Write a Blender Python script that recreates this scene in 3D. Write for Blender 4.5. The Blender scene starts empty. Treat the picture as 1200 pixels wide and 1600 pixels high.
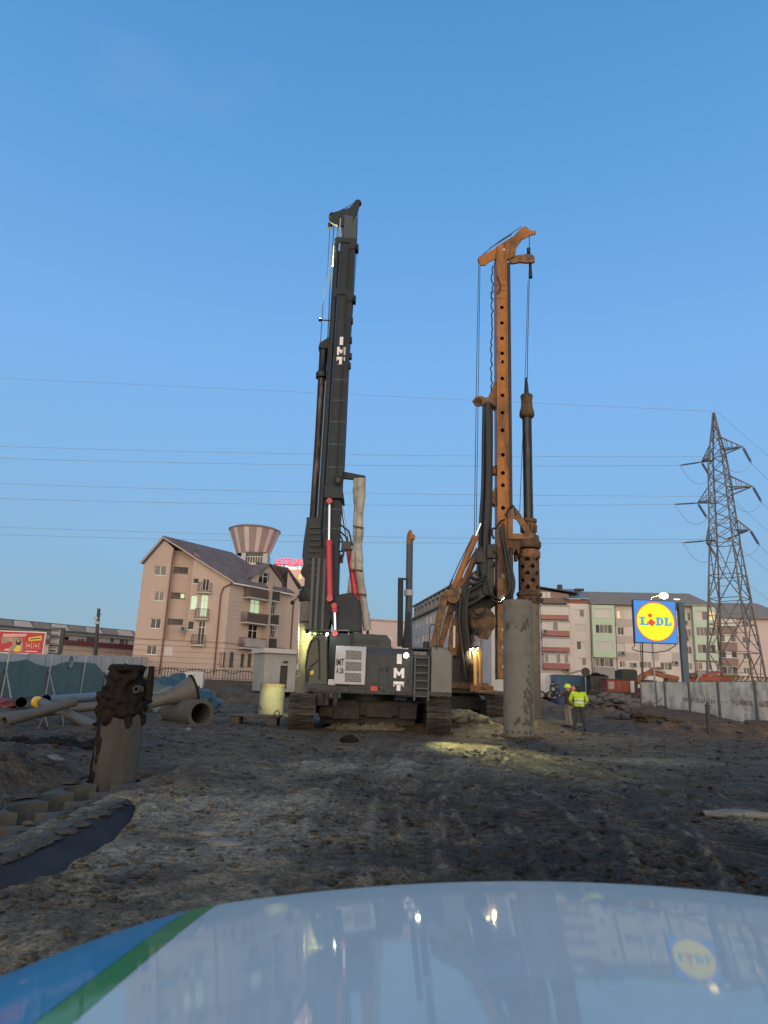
import bpy, bmesh, math, random
import numpy as np
from mathutils import Vector, Matrix, noise as mnoise

random.seed(7)
rng = np.random.default_rng(11)
SC = bpy.context.scene
COL = SC.collection
R = math.radians

# ------------------------------------------------------------------ camera
F_PX, PITCH, ROLL, EYE = 1067.0, R(14.1), R(2.16), 1.57
c_f = Vector((0, math.cos(PITCH), math.sin(PITCH)))
_u0 = Vector((0, -math.sin(PITCH), math.cos(PITCH)))
_r0 = Vector((1, 0, 0))
c_r = _r0 * math.cos(ROLL) + _u0 * math.sin(ROLL)
c_u = _u0 * math.cos(ROLL) - _r0 * math.sin(ROLL)
CAM = Vector((0, 0, EYE))
cd = bpy.data.cameras.new('camera')
cam = bpy.data.objects.new('camera', cd)
COL.objects.link(cam)
SC.camera = cam
cam.matrix_world = Matrix(((c_r.x, c_u.x, -c_f.x, CAM.x), (c_r.y, c_u.y, -c_f.y, CAM.y), (c_r.z, c_u.z, -c_f.z, CAM.z), (0, 0, 0, 1)))
cd.sensor_fit = 'VERTICAL'
cd.sensor_height = 36
cd.lens = 36 * F_PX / 1600
cd.clip_start, cd.clip_end = 0.05, 3000
cd.dof.use_dof = True
cd.dof.focus_distance = 24
cd.dof.aperture_fstop = 4.0

# ------------------------------------------------------------------ sky: clear dusk, sun just down behind the camera
w = bpy.data.worlds.new('World')
SC.world = w
w.use_nodes = True
wt = w.node_tree
L = wt.links.new
N = wt.nodes.new
bg = wt.nodes['Background']
sky = N('ShaderNodeTexSky')
sky.sky_type = 'NISHITA'
sky.sun_disc = False
sky.sun_elevation = R(3)
sky.sun_rotation = R(188)
sky.dust_density = 0.5
sky.ozone_density = 4
tc = N('ShaderNodeTexCoord')
sx = N('ShaderNodeSeparateXYZ')
L(tc.outputs['Generated'], sx.inputs[0])
ramp = N('ShaderNodeValToRGB')
ramp.color_ramp.interpolation = 'B_SPLINE'
def lin(*c):
    return tuple(((v / 255 + .055) / 1.055) ** 2.4 if v > 10 else v / 255 / 12.92 for v in c) + (1,)
stops = [(0.0, (138, 163, 186)), (0.09, (137, 168, 190)), (0.17, (134, 171, 203)), (0.28, (129, 174, 216)), (0.42, (121, 173, 227)), (0.52, (110, 165, 221)), (0.66, (93, 154, 210)), (0.80, (79, 139, 200)), (1.0, (60, 116, 176))]
els = ramp.color_ramp.elements
while len(els) < len(stops):
    els.new(0.5)
for e, (p, c) in zip(els, stops):
    e.position = p
    e.color = lin(*c)
L(sx.outputs['Z'], ramp.inputs[0])
def math_node(op, a, b=None, clamp=False):
    n = N('ShaderNodeMath')
    n.operation = op
    n.use_clamp = clamp
    for i, v in enumerate((a, b)):
        if v is None:
            continue
        if isinstance(v, (int, float)):
            n.inputs[i].default_value = v
        else:
            L(v, n.inputs[i])
    return n.outputs[0]
def mixc(f, a, b, typ='MIX'):
    n = N('ShaderNodeMix')
    n.data_type = 'RGBA'
    n.blend_type = typ
    for k, v in ((0, f), (6, a), (7, b)):
        if isinstance(v, (int, float)):
            n.inputs[k].default_value = v
        elif isinstance(v, tuple):
            n.inputs[k].default_value = v
        else:
            L(v, n.inputs[k])
    return n.outputs[2]
# twilight glow low over the western horizon (behind the camera)
west = math_node('MULTIPLY', math_node('ADD', math_node('MULTIPLY', sx.outputs['Y'], -1.0), 0.15), 1.1, True)
low = math_node('POWER', math_node('SUBTRACT', 1.0, math_node('ABSOLUTE', sx.outputs['Z']), True), 1.15)
glow = math_node('MULTIPLY', west, low, True)
c1 = mixc(glow, ramp.outputs[0], (2.75, 2.2, 1.5, 1))
nz = mixc(1.0, c1, mixc(0.06, (0, 0, 0, 1), sky.outputs[0]), 'ADD')
# below the horizon only far dark land
below = math_node('LESS_THAN', sx.outputs['Z'], -0.02)
c2 = mixc(below, nz, (0.05, 0.05, 0.05, 1))
# a thin pale cloud low in the sky
mp = N('ShaderNodeMapping')
mp.inputs['Scale'].default_value = (1.0, 1.0, 3.2)
L(tc.outputs['Generated'], mp.inputs[0])
cn = N('ShaderNodeTexNoise')
cn.inputs['Scale'].default_value = 2.3
cn.inputs['Detail'].default_value = 5
L(mp.outputs[0], cn.inputs['Vector'])
cm = math_node('MULTIPLY', math_node('SUBTRACT', cn.outputs[0], 0.66, True), 0.7, True)
c3 = mixc(cm, c2, (0.42, 0.58, 0.72, 1))
L(c3, bg.inputs[0])
bg.inputs[1].default_value = 1.0

sun = bpy.data.lights.new('sun', 'SUN')
sun.energy = 0.6
sun.color = (1.0, 0.76, 0.60)
sun.angle = R(35)
so = bpy.data.objects.new('sun', sun)
COL.objects.link(so)
_sd = Vector((math.sin(R(8)) * -1, -math.cos(R(8)), math.tan(R(5))))   # towards the sun
so.rotation_euler = _sd.to_track_quat('Z', 'Y').to_euler()

vs = SC.view_settings
vs.view_transform = 'Standard'
vs.look = 'None'
vs.exposure = 0.0
vs.gamma = 1.0
vs.use_curve_mapping = False
SC.render.engine = 'CYCLES'
SC.cycles.max_bounces = 6
SC.cycles.transparent_max_bounces = 8

# ------------------------------------------------------------------ measuring: a pixel of the 1200x1600 photograph to a place
def ray(x, y):
    return c_f + c_r * ((x - 600) / F_PX) - c_u * ((y - 800) / F_PX)
def G(x, y, z=0.0):
    d = ray(x, y)
    return CAM + d * ((z - EYE) / d.z)
def W(x, y, Y):
    d = ray(x, y)
    return CAM + d * (Y / d.y)
def XZ(pts, Y):
    return [(W(x, y, Y).x, W(x, y, Y).z) for x, y in pts]

# ------------------------------------------------------------------ materials
MATS = {}
def M(name, col, rough=.7, metal=0., var=.18, vs=2.5, bump=0., bs=25., dirt=None, damt=.45, ds=1.3, dth=.5, coat=0., emit=None, es=0., spec=None, streak=False):
    m = bpy.data.materials.new(name)
    m.use_nodes = True
    t = m.node_tree
    n, l = t.nodes.new, t.links.new
    b = t.nodes['Principled BSDF']
    co = n('ShaderNodeTexCoord')
    vec = co.outputs['Object']
    nt = n('ShaderNodeTexNoise')
    nt.inputs['Scale'].default_value = vs
    nt.inputs['Detail'].default_value = 6
    nt.inputs['Roughness'].default_value = .65
    l(vec, nt.inputs['Vector'])
    r = n('ShaderNodeValToRGB')
    e = r.color_ramp.elements
    e[0].position, e[1].position = .28, .72
    e[0].color = tuple(min(1, c * (1 - var)) for c in col) + (1,)
    e[1].color = tuple(min(1, c * (1 + var)) for c in col) + (1,)
    l(nt.outputs[0], r.inputs[0])
    out = r.outputs[0]
    rr = rough
    if dirt:
        d = n('ShaderNodeTexNoise')
        d.inputs['Scale'].default_value = ds
        d.inputs['Detail'].default_value = 8
        d.inputs['Roughness'].default_value = .7
        if streak:
            q = n('ShaderNodeMapping')
            q.inputs['Scale'].default_value = (1, 1, .18)
            l(vec, q.inputs[0])
            l(q.outputs[0], d.inputs['Vector'])
        else:
            l(vec, d.inputs['Vector'])
        dr = n('ShaderNodeValToRGB')
        dr.color_ramp.elements[0].position = dth - .04
        dr.color_ramp.elements[1].position = dth + .12
        dr.color_ramp.elements[1].color = (damt, damt, damt, 1)
        dr.color_ramp.elements[0].color = (0, 0, 0, 1)
        l(d.outputs[0], dr.inputs[0])
        mx = n('ShaderNodeMix')
        mx.data_type = 'RGBA'
        l(dr.outputs[0], mx.inputs[0])
        l(out, mx.inputs[6])
        mx.inputs[7].default_value = tuple(dirt) + (1,)
        out = mx.outputs[2]
    l(out, b.inputs['Base Color'])
    b.inputs['Roughness'].default_value = rr
    b.inputs['Metallic'].default_value = metal
    b.inputs['Coat Weight'].default_value = coat
    b.inputs['Coat Roughness'].default_value = .04
    if spec is not None:
        b.inputs['Specular IOR Level'].default_value = spec
    if emit:
        b.inputs['Emission Color'].default_value = tuple(emit) + (1,)
        b.inputs['Emission Strength'].default_value = es
    if bump:
        bt = n('ShaderNodeTexNoise')
        bt.inputs['Scale'].default_value = bs
        bt.inputs['Detail'].default_value = 5
        l(vec, bt.inputs['Vector'])
        bn = n('ShaderNodeBump')
        bn.inputs['Strength'].default_value = bump
        bn.inputs['Distance'].default_value = .04
        l(bt.outputs[0], bn.inputs['Height'])
        l(bn.outputs[0], b.inputs['Normal'])
    MATS[name] = m
    return m

MUD = (.055, .047, .038)
M('rig_paint', (0.03, 0.037, 0.044), .5, .0, .2, 1.5, .05, 12, (.030, .031, .033), .5, 1.1, .58, streak=True, spec=.18)
M('rig_paint_house', (.052, .059, .064), .5, .0, .2, 1.5, .05, 12, (.042, .041, .039), .5, 1.1, .56, streak=True, spec=.2)
M('rig_paint_light', (.050, .062, .074), .5, .0, .15, 1.5, .05, 12, MUD, .5, 1.2, .56)
M('panel_grey', (0.4125, 0.4125, 0.4331), .45, 0, .08, 2, 0, 10, (.18, .16, .14), .5, 1.5, .6)
M('tank_grey', (0.1092, 0.1165, 0.1165), .42, .2, .12, 2, 0, 10, (.08, .075, .065), .6, 1.5, .55)
M('black_steel', (.012, .013, .015), .5, .2, .3, 4, .1, 20, (.035, .03, .026), .45, 1.5, .58)
M('rubber', (.008, .008, .009), .45, 0, .3, 5, 0)
M('muddy_steel', (0.024, 0.02175, 0.01875), .75, .1, .35, 5, .5, 22, (.075, .063, .048), .7, 2.2, .52)
M('track_steel', (0.03, 0.027, 0.0225), .65, .25, .35, 7, .4, 25, (.10, .085, .065), .7, 3., .5)
M('red_paint', (.42, .018, .035), .35, 0, .15, 3, 0, 10, (.10, .03, .03), .5, 2, .62)
M('chrome', (.62, .64, .66), .16, 1., .05, 3)
M('steel_rope', (.05, .055, .065), .5, .5, .2, 6)
M('white_paint', (.78, .78, .78), .5, 0, .06, 4, 0, 10, (.3, .28, .25), .35, 3, .6)
M('black_paint', (.015, .015, .016), .5, 0, .2, 4)
M('reflector_red', (.55, .01, .03), .25, 0, .1, 4)
M('orange_paint', (0.38, 0.148, 0.033), .45, 0, .18, 2.2, .05, 14, (.075, .04, .02), .8, 1.6, .50, streak=True, spec=.25)
M('orange_dirty', (0.221, 0.0975, 0.026), .6, 0, .25, 2.5, .2, 16, (.045, .032, .022), .85, 2.2, .47)
M('rust_steel', (0.1187, 0.06875, 0.035), .8, .1, .35, 4, .35, 20, (.03, .024, .02), .7, 2.4, .5)
M('kelly_steel', (.022, .022, .026), .32, .5, .3, 2, .1, 8, (.17, .15, .13), .5, 1.4, .6, streak=True)
M('kelly_rust', (.05, .035, .028), .6, .3, .35, 4, .2, 12, (.30, .25, .21), .8, 2.4, .54, streak=True)
M('casing_grey', (0.138, 0.132, 0.114), .78, .0, .16, 2, .18, 14, (.08, .075, .066), .85, .9, .56)
M('casing_brown', (0.1425, 0.12, 0.075), .8, .0, .22, 2, .2, 14, (.07, .06, .045), .7, 1.2, .52, streak=True)
M('casing_mud', (0.056, 0.055, 0.05), .85, 0, .22, 2, .35, 12, (.035, .028, .022), .9, .8, .53, streak=True)
M('wet_mud', (.014, .0105, .008), .75, 0, .4, 6, .9, 14, spec=.12)
M('spoil', (0.128, 0.112, 0.068), .95, 0, .4, 3, .9, 9)
M('brown_soil', (0.0825, 0.05445, 0.03135), .95, 0, .35, 2, .9, 7)
M('stone', (0.15, 0.1425, 0.1275), .9, 0, .3, 4, .5, 16)
M('concrete', (0.1875, 0.1762, 0.1537), .88, 0, .2, 2, .35, 12, (.10, .09, .07), .6, 1.5, .5)
M('concrete_dark', (0.069, 0.0645, 0.05625), .88, 0, .25, 2, .35, 12, (.06, .055, .045), .7, 1.6, .5)
M('guide_concrete', (0.06877, 0.06796, 0.05906), .9, 0, .3, 3, .5, 14, (.05, .046, .04), .7, 2, .48)
M('trench_soil', (.075, .066, .052), .95, 0, .35, 4, .9, 12, spec=.1)
M('formwork_dark', (0.042, 0.042, 0.046), .95, 0, .2, 1.2, .1, 5, (.045, .042, .04), .3, 1.2, .58, spec=.03)
M('pipe_steel', (0.08976, 0.08497, 0.076), .65, .1, .2, 2, .15, 14, (.09, .075, .055), .6, 2, .52)
M('pipe_blue', (0.1275, 0.165, 0.2025), .5, .1, .12, 2, 0, 10, (.10, .10, .09), .4, 2, .55)
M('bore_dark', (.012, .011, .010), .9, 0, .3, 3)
M('yellow_plastic', (.62, .40, .02), .45, 0, .1, 3)
M('orange_plastic', (.75, .16, .03), .4, 0, .08, 3)
M('blue_tarp', (0.03, 0.066, 0.078), .38, 0, .25, 2, .25, 6, (.04, .06, .07), .5, 1.4, .5)
M('net_green', (0.092, 0.148, 0.148), .85, 0, .14, 1.2, .12, 60)
M('galvanised', (.28, .29, .29), .5, .5, .12, 4)
M('pole_dark', (0.035, 0.0385, 0.042), .6, .1, .2, 3)
M('pole_blue', (.045, .085, .12), .5, 0, .15, 2)
M('hoarding_white', (.46, .46, .45), .6, 0, .08, .6, 0, 10, (.30, .29, .27), .5, .8, .55)
M('banner_fabric', (0.74, 0.65, 0.5), .8, 0, .14, .8, .15, 5, (.17, .17, .165), .6, .9, .5)
M('banner_print', (.20, .10, .085), .8, 0, .25, 3)
M('banner_print_grey', (.17, .16, .15), .8, 0, .25, 3)
M('wood', (.16, .115, .07), .8, 0, .3, 6, .2, 20)
M('plaster_pink', (.47, .365, .31), .9, 0, .06, .5, .06, 30, (.42, .33, .28), .5, .35, .52)
M('plaster_pink_dark', (.40, .315, .27), .9, 0, .06, .5, .06, 30, (.37, .29, .25), .5, .35, .52)
M('plaster_band', (.30, .215, .18), .9, 0, .06, 2)
M('plaster_white', (0.2808, 0.2752, 0.264), .9, 0, .06, .6, .05, 20, (.42, .40, .37), .5, .5, .55)
M('plaster_grey', (.44, .43, .425), .9, 0, .05, .4, .05, 20, (.38, .365, .35), .5, .3, .52)
M('plaster_beige', (0.6156, 0.5586, 0.5244), .9, 0, .05, .4, .05, 20, (.47, .43, .40), .5, .3, .52)
M('plaster_taupe', (0.451, 0.396, 0.3685), .9, 0, .05, .4, .05, 20)
M('plaster_green', (0.462, 0.572, 0.44), .9, 0, .05, .4, .05, 20)
M('plaster_red', (.36, .155, .14), .85, 0, .06, .5)
M('plaster_brown', (.24, .17, .155), .85, 0, .06, .5)
M('plaster_rose', (0.54, 0.4428, 0.4158), .9, 0, .05, .4, .05, 20)
M('roof_slate', (.165, .14, .14), .9, 0, .2, 4, .4, 30, (.11, .085, .085), .6, .7, .5, spec=.1)
M('roof_grey', (.235, .21, .185), .9, 0, .12, 1, .1, 30, spec=.1)
M('roof_blue', (.20, .225, .28), .4, .2, .12, .6)
M('roof_dark', (.07, .08, .09), .65, 0, .2, 1)
M('fascia_maroon', (.13, .03, .04), .6, 0, .1, 2)
M('frame_white', (.66, .65, .62), .5, 0, .05, 3)
M('frame_brown', (.09, .06, .05), .5, 0, .1, 3)
M('copper_pipe', (.15, .06, .05), .5, .1, .15, 3)
M('iron_rail', (.030, .030, .032), .5, .2, .2, 3)
M('rail_red', (.10, .065, .062), .6, 0, .15, 2)
M('glass_dark', (.014, .016, .02), .06, 0, .1, 1, spec=.28)
M('glass_mid', (.085, .083, .08), .08, 0, .12, 2, spec=.4)
M('glass_lit', (.35, .42, .30), .25, 0, .2, 1.5, emit=(.58, .86, .52), es=.55)
M('glass_warm', (.45, .36, .18), .25, 0, .25, 1.5, emit=(1, .70, .28), es=.55)
M('blind_glint', (.56, .53, .50), .7, 0, .04, 1)  # cream of blinds and shutters; on flats' panes also reflected sunset put into colour
M('hotel_stripe_pale', (0.56, 0.5, 0.47), .7, 0, .08, .5)
M('hotel_stripe_rose', (0.33, 0.235, 0.23), .7, 0, .08, .5)
M('neon_red', (.9, .05, .05), .4, 0, 0, 1, emit=(1, .02, .025), es=1.25)
M('neon_white', (.9, .9, .8), .4, 0, 0, 1, emit=(1, .86, .66), es=1.15)
M('lamp_white', (0.9, 0.9, 0.9), .3, 0, 0, 1, emit=(1, 1, .78), es=40)
M('lamp_yellow', (.9, .9, .9), .3, 0, 0, 1, emit=(1, .80, .38), es=45)
M('lamp_street', (.9, .9, .9), .3, 0, 0, 1, emit=(1, .70, .08), es=1.9)
M('sign_blue', (.005, .05, .18), .35, 0, 0, 1, emit=(.03, .30, .86), es=.72)
M('sign_yellow', (.2, .16, .0), .35, 0, 0, 1, emit=(1, .86, .0), es=.95)
M('sign_red', (.2, .01, .005), .35, 0, 0, 1, emit=(.85, .04, .015), es=.75)
M('sign_letter', (.01, .07, .15), .35, 0, 0, 1, emit=(.05, .38, .66), es=.8)
M('ad_red', (.42, .02, .03), .55, 0, .06, 3)
M('ad_yellow', (.65, .50, .05), .55, 0, .1, 3)
M('ad_photo', (.30, .22, .16), .55, 0, .25, 1.5)
M('ad_pink', (.65, .38, .36), .55, 0, .1, 3)
M('hair_dark', (.02, .014, .012), .7, 0, .2, 5)
M('skin', (.45, .26, .19), .6, 0, .06, 8)
M('helmet_yellow', (.62, .80, .03), .35, 0, .04, 3)
M('helmet_orange', (.75, .17, .03), .35, 0, .04, 3)
M('cloth_brown', (.075, .045, .03), .9, 0, .2, 10)
M('cloth_khaki', (.30, .25, .17), .9, 0, .15, 10)
M('cloth_dark', (.022, .024, .030), .9, 0, .25, 10)
M('cloth_green_dark', (.035, .042, .038), .9, 0, .25, 10)
M('hi_vis', (0.42, 0.62, 0.02), .75, 0, .12, 8, .3, 12)
M('reflective', (.62, .62, .60), .35, .2, .05, 8)
M('container_blue', (.03, .10, .19), .5, 0, .12, 1, 0, 10, (.06, .06, .06), .4, 1.2, .55)
M('truck_white', (.55, .56, .57), .4, 0, .05, 1)
M('truck_blue', (.03, .05, .14), .4, 0, .1, 1)
M('machine_orange', (0.2025, 0.05625, 0.0225), .5, 0, .2, 2, 0, 10, (.12, .06, .04), .6, 1.5, .52)
M('machine_red', (0.2145, 0.03575, 0.0182), .5, 0, .15, 2, 0, 10, (.15, .06, .04), .5, 1.5, .55)
M('skip_dark', (0.048, 0.044, 0.04), .8, 0, .25, 2, .3, 10)
M('scrap', (0.1275, 0.1125, 0.1013), .85, 0, .4, 3, .5, 10)
M('pylon_steel', (0.15, 0.1438, 0.1375), .6, .3, .2, 2, 0, 10, (.10, .06, .045), .6, .8, .5)
M('insulator', (0.12, 0.1, 0.09), .35, 0, .2, 4)
M('cable', (0.3, 0.35, 0.42), .6, 0, .1, 4)
M('car_white', (0.48, 0.545, 0.53), .6, 0, .05, 1, coat=.46, spec=.1, dirt=(.40, .39, .37), damt=.3, ds=5, dth=.55)
M('car_blue', (.008, .23, .40), .4, 0, .05, 1, coat=.45, spec=.1)
M('car_green', (.015, .22, .05), .4, 0, .05, 1, coat=.45, spec=.1)
M('hose_pale', (.40, .38, .345), .85, 0, .2, 5, .5, 18, (.15, .14, .12), .7, 2, .5)
M('cab_green', (.018, .038, .030), .4, 0, .25, 2)
M('cab_glass', (.012, .022, .020), .06, 0, .2, 1, spec=.22)
M('cab_lit_tint', (.45, .27, .10), .5, 0, .2, 2)  # yellow lamplight put into the base colour
M('paper', (.7, .7, .68), .7, 0, .06, 4)

# ------------------------------------------------------------------ mesh building
IDX = Matrix.Identity(3)
class MB:
    def __init__(s):
        s.v, s.f, s.m, s.k = [], [], [], 0
    def add(s, vs, fs):
        o = len(s.v)
        s.v += [tuple(p) for p in vs]
        for f in fs:
            s.f.append([i + o for i in f])
            s.m.append(s.k)
        return s
    def box(s, c, d, rz=0., rot=None):
        q = rot or Matrix.Rotation(rz, 3, 'Z')
        c = Vector(c)
        vs = [c + q @ Vector((x * d[0] / 2, y * d[1] / 2, z * d[2] / 2)) for x in (-1, 1) for y in (-1, 1) for z in (-1, 1)]
        return s.add(vs, [(0, 1, 3, 2), (4, 6, 7, 5), (0, 4, 5, 1), (2, 3, 7, 6), (0, 2, 6, 4), (1, 5, 7, 3)])
    def bar(s, p, q, a, b=None, up=(0, 0, 1)):
        p, q = Vector(p), Vector(q)
        d = q - p
        if d.length < 1e-6:
            return s
        z = d.normalized()
        u = Vector(up)
        if abs(z.dot(u)) > .98:
            u = Vector((0, 1, 0))
        x = u.cross(z).normalized()
        y = z.cross(x)
        rot = Matrix((x, y, z)).transposed()
        return s.box((p + q) / 2, (a, b or a, d.length), rot=rot)
    def tube(s, pts, r, n=8, cap=True):
        pts = [Vector(p) for p in pts]
        rs = r if isinstance(r, (list, tuple)) else [r] * len(pts)
        T = []
        for i in range(len(pts)):
            a = pts[max(0, i - 1)]
            b = pts[min(len(pts) - 1, i + 1)]
            T.append((b - a).normalized())
        u = Vector((0, 0, 1)) if abs(T[0].z) < .9 else Vector((0, 1, 0))
        x = (u - T[0] * u.dot(T[0])).normalized()
        vs = []
        for i, p in enumerate(pts):
            x = (x - T[i] * x.dot(T[i])).normalized()
            y = T[i].cross(x)
            for k in range(n):
                a = 2 * math.pi * k / n
                vs.append(p + (x * math.cos(a) + y * math.sin(a)) * rs[i])
        fs = [(i * n + k, i * n + (k + 1) % n, (i + 1) * n + (k + 1) % n, (i + 1) * n + k) for i in range(len(pts) - 1) for k in range(n)]
        if cap:
            fs += [tuple(range(n))[::-1], tuple(range((len(pts) - 1) * n, len(pts) * n))]
        return s.add(vs, fs)
    def cyl(s, p, q, r, r2=None, n=20, cap=True):
        return s.tube([p, q], [r, r if r2 is None else r2], n, cap)
    def pipe(s, p, q, ro, ri, n=24):
        p, q = Vector(p), Vector(q)
        o = len(s.v)
        s.tube([p, q], ro, n, False)
        s.tube([p, q], ri, n, False)
        for i in range(len(s.f) - n, len(s.f)):
            s.f[i] = s.f[i][::-1]
        for e in (0, 1):
            for k in range(n):
                a, b = o + e * n + k, o + e * n + (k + 1) % n
                c, d = a + 2 * n, b + 2 * n
                s.f.append([a, c, d, b] if e == 0 else [a, b, d, c])
                s.m.append(s.k)
        return s
    def lathe(s, prof, c, n=24, axis='Z'):
        vs, fs = [], []
        c = Vector(c)
        for r, z in prof:
            for k in range(n):
                a = 2 * math.pi * k / n
                v = (r * math.cos(a), r * math.sin(a), z)
                if axis == 'X':
                    v = (z, v[0], v[1])
                elif axis == 'Y':
                    v = (v[0], z, v[1])
                vs.append(c + Vector(v))
        for i in range(len(prof) - 1):
            for k in range(n):
                fs.append((i * n + k, i * n + (k + 1) % n, (i + 1) * n + (k + 1) % n, (i + 1) * n + k))
        fs.append(tuple(range(n))[::-1])
        fs.append(tuple(range((len(prof) - 1) * n, len(prof) * n)))
        return s.add(vs, fs)
    def ext(s, poly, vec):
        poly = [Vector(p) for p in poly]
        n = len(poly)
        vs = poly + [p + Vector(vec) for p in poly]
        return s.add(vs, [tuple(range(n)), tuple(range(n, 2 * n))[::-1]] + [(i, (i + 1) % n, (i + 1) % n + n, i + n) for i in range(n)])
    def prism(s, xz, y0, y1):
        return s.ext([(x, y0, z) for x, z in xz], (0, y1 - y0, 0))
    def pp(s, pix, Y, t):            # outline measured in the photograph at distance Y, thickness t about it
        return s.prism(XZ(pix, Y), Y - t / 2, Y + t / 2)
    def lump(s, c, r, seed=0, amp=.25, fr=1.6, sub=3, flat=None):
        bm = bmesh.new()
        bmesh.ops.create_icosphere(bm, subdivisions=sub, radius=1)
        c = Vector(c)
        r = Vector(r) if not isinstance(r, (int, float)) else Vector((r, r, r))
        sh = Vector((seed * 3.7, seed * 1.3, seed * 7.1))
        for v in bm.verts:
            k = 1 + amp * (mnoise.fractal(v.co * fr + sh, 1.0, 2.0, 4))
            p = Vector((v.co.x * r.x, v.co.y * r.y, v.co.z * r.z)) * k
            if flat is not None and p.z < flat:
                p.z = flat
            v.co = p + c
        bm.verts.index_update()
        s.add([v.co for v in bm.verts], [[v.index for v in f.verts] for f in bm.faces])
        bm.free()
        return s
    def build(s, name, mat, parent=None, smooth=False, bevel=0, loc=None, seg=2):
        base = Vector((0, 0, 0))
        if parent is not None:
            q = parent
            while q.parent is not None:
                q = q.parent
            base = q.location.copy()
        elif loc is not None:
            base = Vector(loc)
        me = bpy.data.meshes.new(name)
        me.from_pydata([(v[0] - base.x, v[1] - base.y, v[2] - base.z) for v in s.v], [], s.f)
        for mm in (mat if isinstance(mat, (list, tuple)) else [mat]):
            me.materials.append(MATS[mm])
        if isinstance(mat, (list, tuple)):
            me.polygons.foreach_set('material_index', s.m)
        bm = bmesh.new()
        bm.from_mesh(me)
        bmesh.ops.recalc_face_normals(bm, faces=bm.faces)
        bm.to_mesh(me)
        bm.free()
        if smooth:
            me.shade_smooth()
            me.set_sharp_from_angle(angle=R(38))
        o = bpy.data.objects.new(name, me)
        COL.objects.link(o)
        if parent is not None:
            o.parent = parent
        else:
            o.location = base
        if bevel:
            b = o.modifiers.new('bevel', 'BEVEL')
            b.width = bevel
            b.segments = seg
            b.limit_method = 'ANGLE'
            b.angle_limit = R(40)
        return o

def thing(name, label, cat, loc=(0, 0, 0), group=None):
    o = bpy.data.objects.new(name, None)
    o.empty_display_size = .2
    COL.objects.link(o)
    o.location = loc
    o['label'], o['category'] = label, cat
    if group:
        o['group'] = group
    return o
def tag(o, label, cat, group=None):
    o['label'], o['category'] = label, cat
    if group:
        o['group'] = group
    return o
def kind(o, k):
    o['kind'] = k
    return o
def inst(src, loc, parent, rot=(0, 0, 0), name=None):
    o = bpy.data.objects.new(name or src.name.split('.')[0], src.data)
    COL.objects.link(o)
    o.parent = parent
    o.location = loc
    o.rotation_euler = rot
    for md in src.modifiers:
        if md.type == 'BEVEL':
            b = o.modifiers.new('bevel', 'BEVEL')
            b.width, b.segments, b.limit_method, b.angle_limit = md.width, md.segments, md.limit_method, md.angle_limit
    return o
def text_mb(txt, O, ex, ez, width=None, height=1., depth=.02, bold=.02):
    """lettering as solid geometry: O lower left corner, ex / ez unit directions along and up"""
    cu = bpy.data.curves.new('t', 'FONT')
    cu.body = txt
    cu.size = 1
    cu.resolution_u = 2
    cu.offset = bold
    ob = bpy.data.objects.new('t', cu)
    COL.objects.link(ob)
    dg = bpy.context.evaluated_depsgraph_get()
    me = bpy.data.meshes.new_from_object(ob.evaluated_get(dg))
    bpy.data.objects.remove(ob)
    xs = [v.co.x for v in me.vertices]
    ys = [v.co.y for v in me.vertices]
    x0, x1, y0, y1 = min(xs), max(xs), min(ys), max(ys)
    sz = height / (y1 - y0)
    sxx = (width / (x1 - x0)) if width else sz
    ex, ez, O = Vector(ex), Vector(ez), Vector(O)
    nn = ex.cross(ez).normalized()
    mb = MB()
    pts = [O + ex * ((v.co.x - x0) * sxx) + ez * ((v.co.y - y0) * sz) + nn * depth for v in me.vertices]
    mb.add(pts, [list(p.vertices) for p in me.polygons])
    # edges of the letters
    cnt = {}
    for p in me.polygons:
        vv = list(p.vertices)
        for a, b in zip(vv, vv[1:] + vv[:1]):
            cnt[(min(a, b), max(a, b))] = cnt.get((min(a, b), max(a, b)), 0) + 1
    n0 = len(pts)
    mb.v += [tuple(p - nn * depth) for p in pts]
    for (a, b), c in cnt.items():
        if c == 1:
            mb.f.append([a, b, b + n0, a + n0])
            mb.m.append(0)
    bpy.data.meshes.remove(me)
    return mb
def spot(name, p, target, energy, col, size=70, blend=.6, rad=.08, parent=None):
    l = bpy.data.lights.new(name, 'SPOT')
    l.energy, l.color, l.spot_size, l.spot_blend, l.shadow_soft_size = energy, col, R(size), blend, rad
    o = bpy.data.objects.new(name, l)
    COL.objects.link(o)
    o.location = p
    o.rotation_euler = (Vector(p) - Vector(target)).to_track_quat('Z', 'Y').to_euler()
    return o
def point(name, p, energy, col, rad=.1):
    l = bpy.data.lights.new(name, 'POINT')
    l.energy, l.color, l.shadow_soft_size = energy, col, rad
    o = bpy.data.objects.new(name, l)
    COL.objects.link(o)
    o.location = p
    return o
def sag(p, q, s, n=12):
    p, q = Vector(p), Vector(q)
    return [p.lerp(q, i / n) - Vector((0, 0, s * 4 * (i / n) * (1 - i / n))) for i in range(n + 1)]

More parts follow.
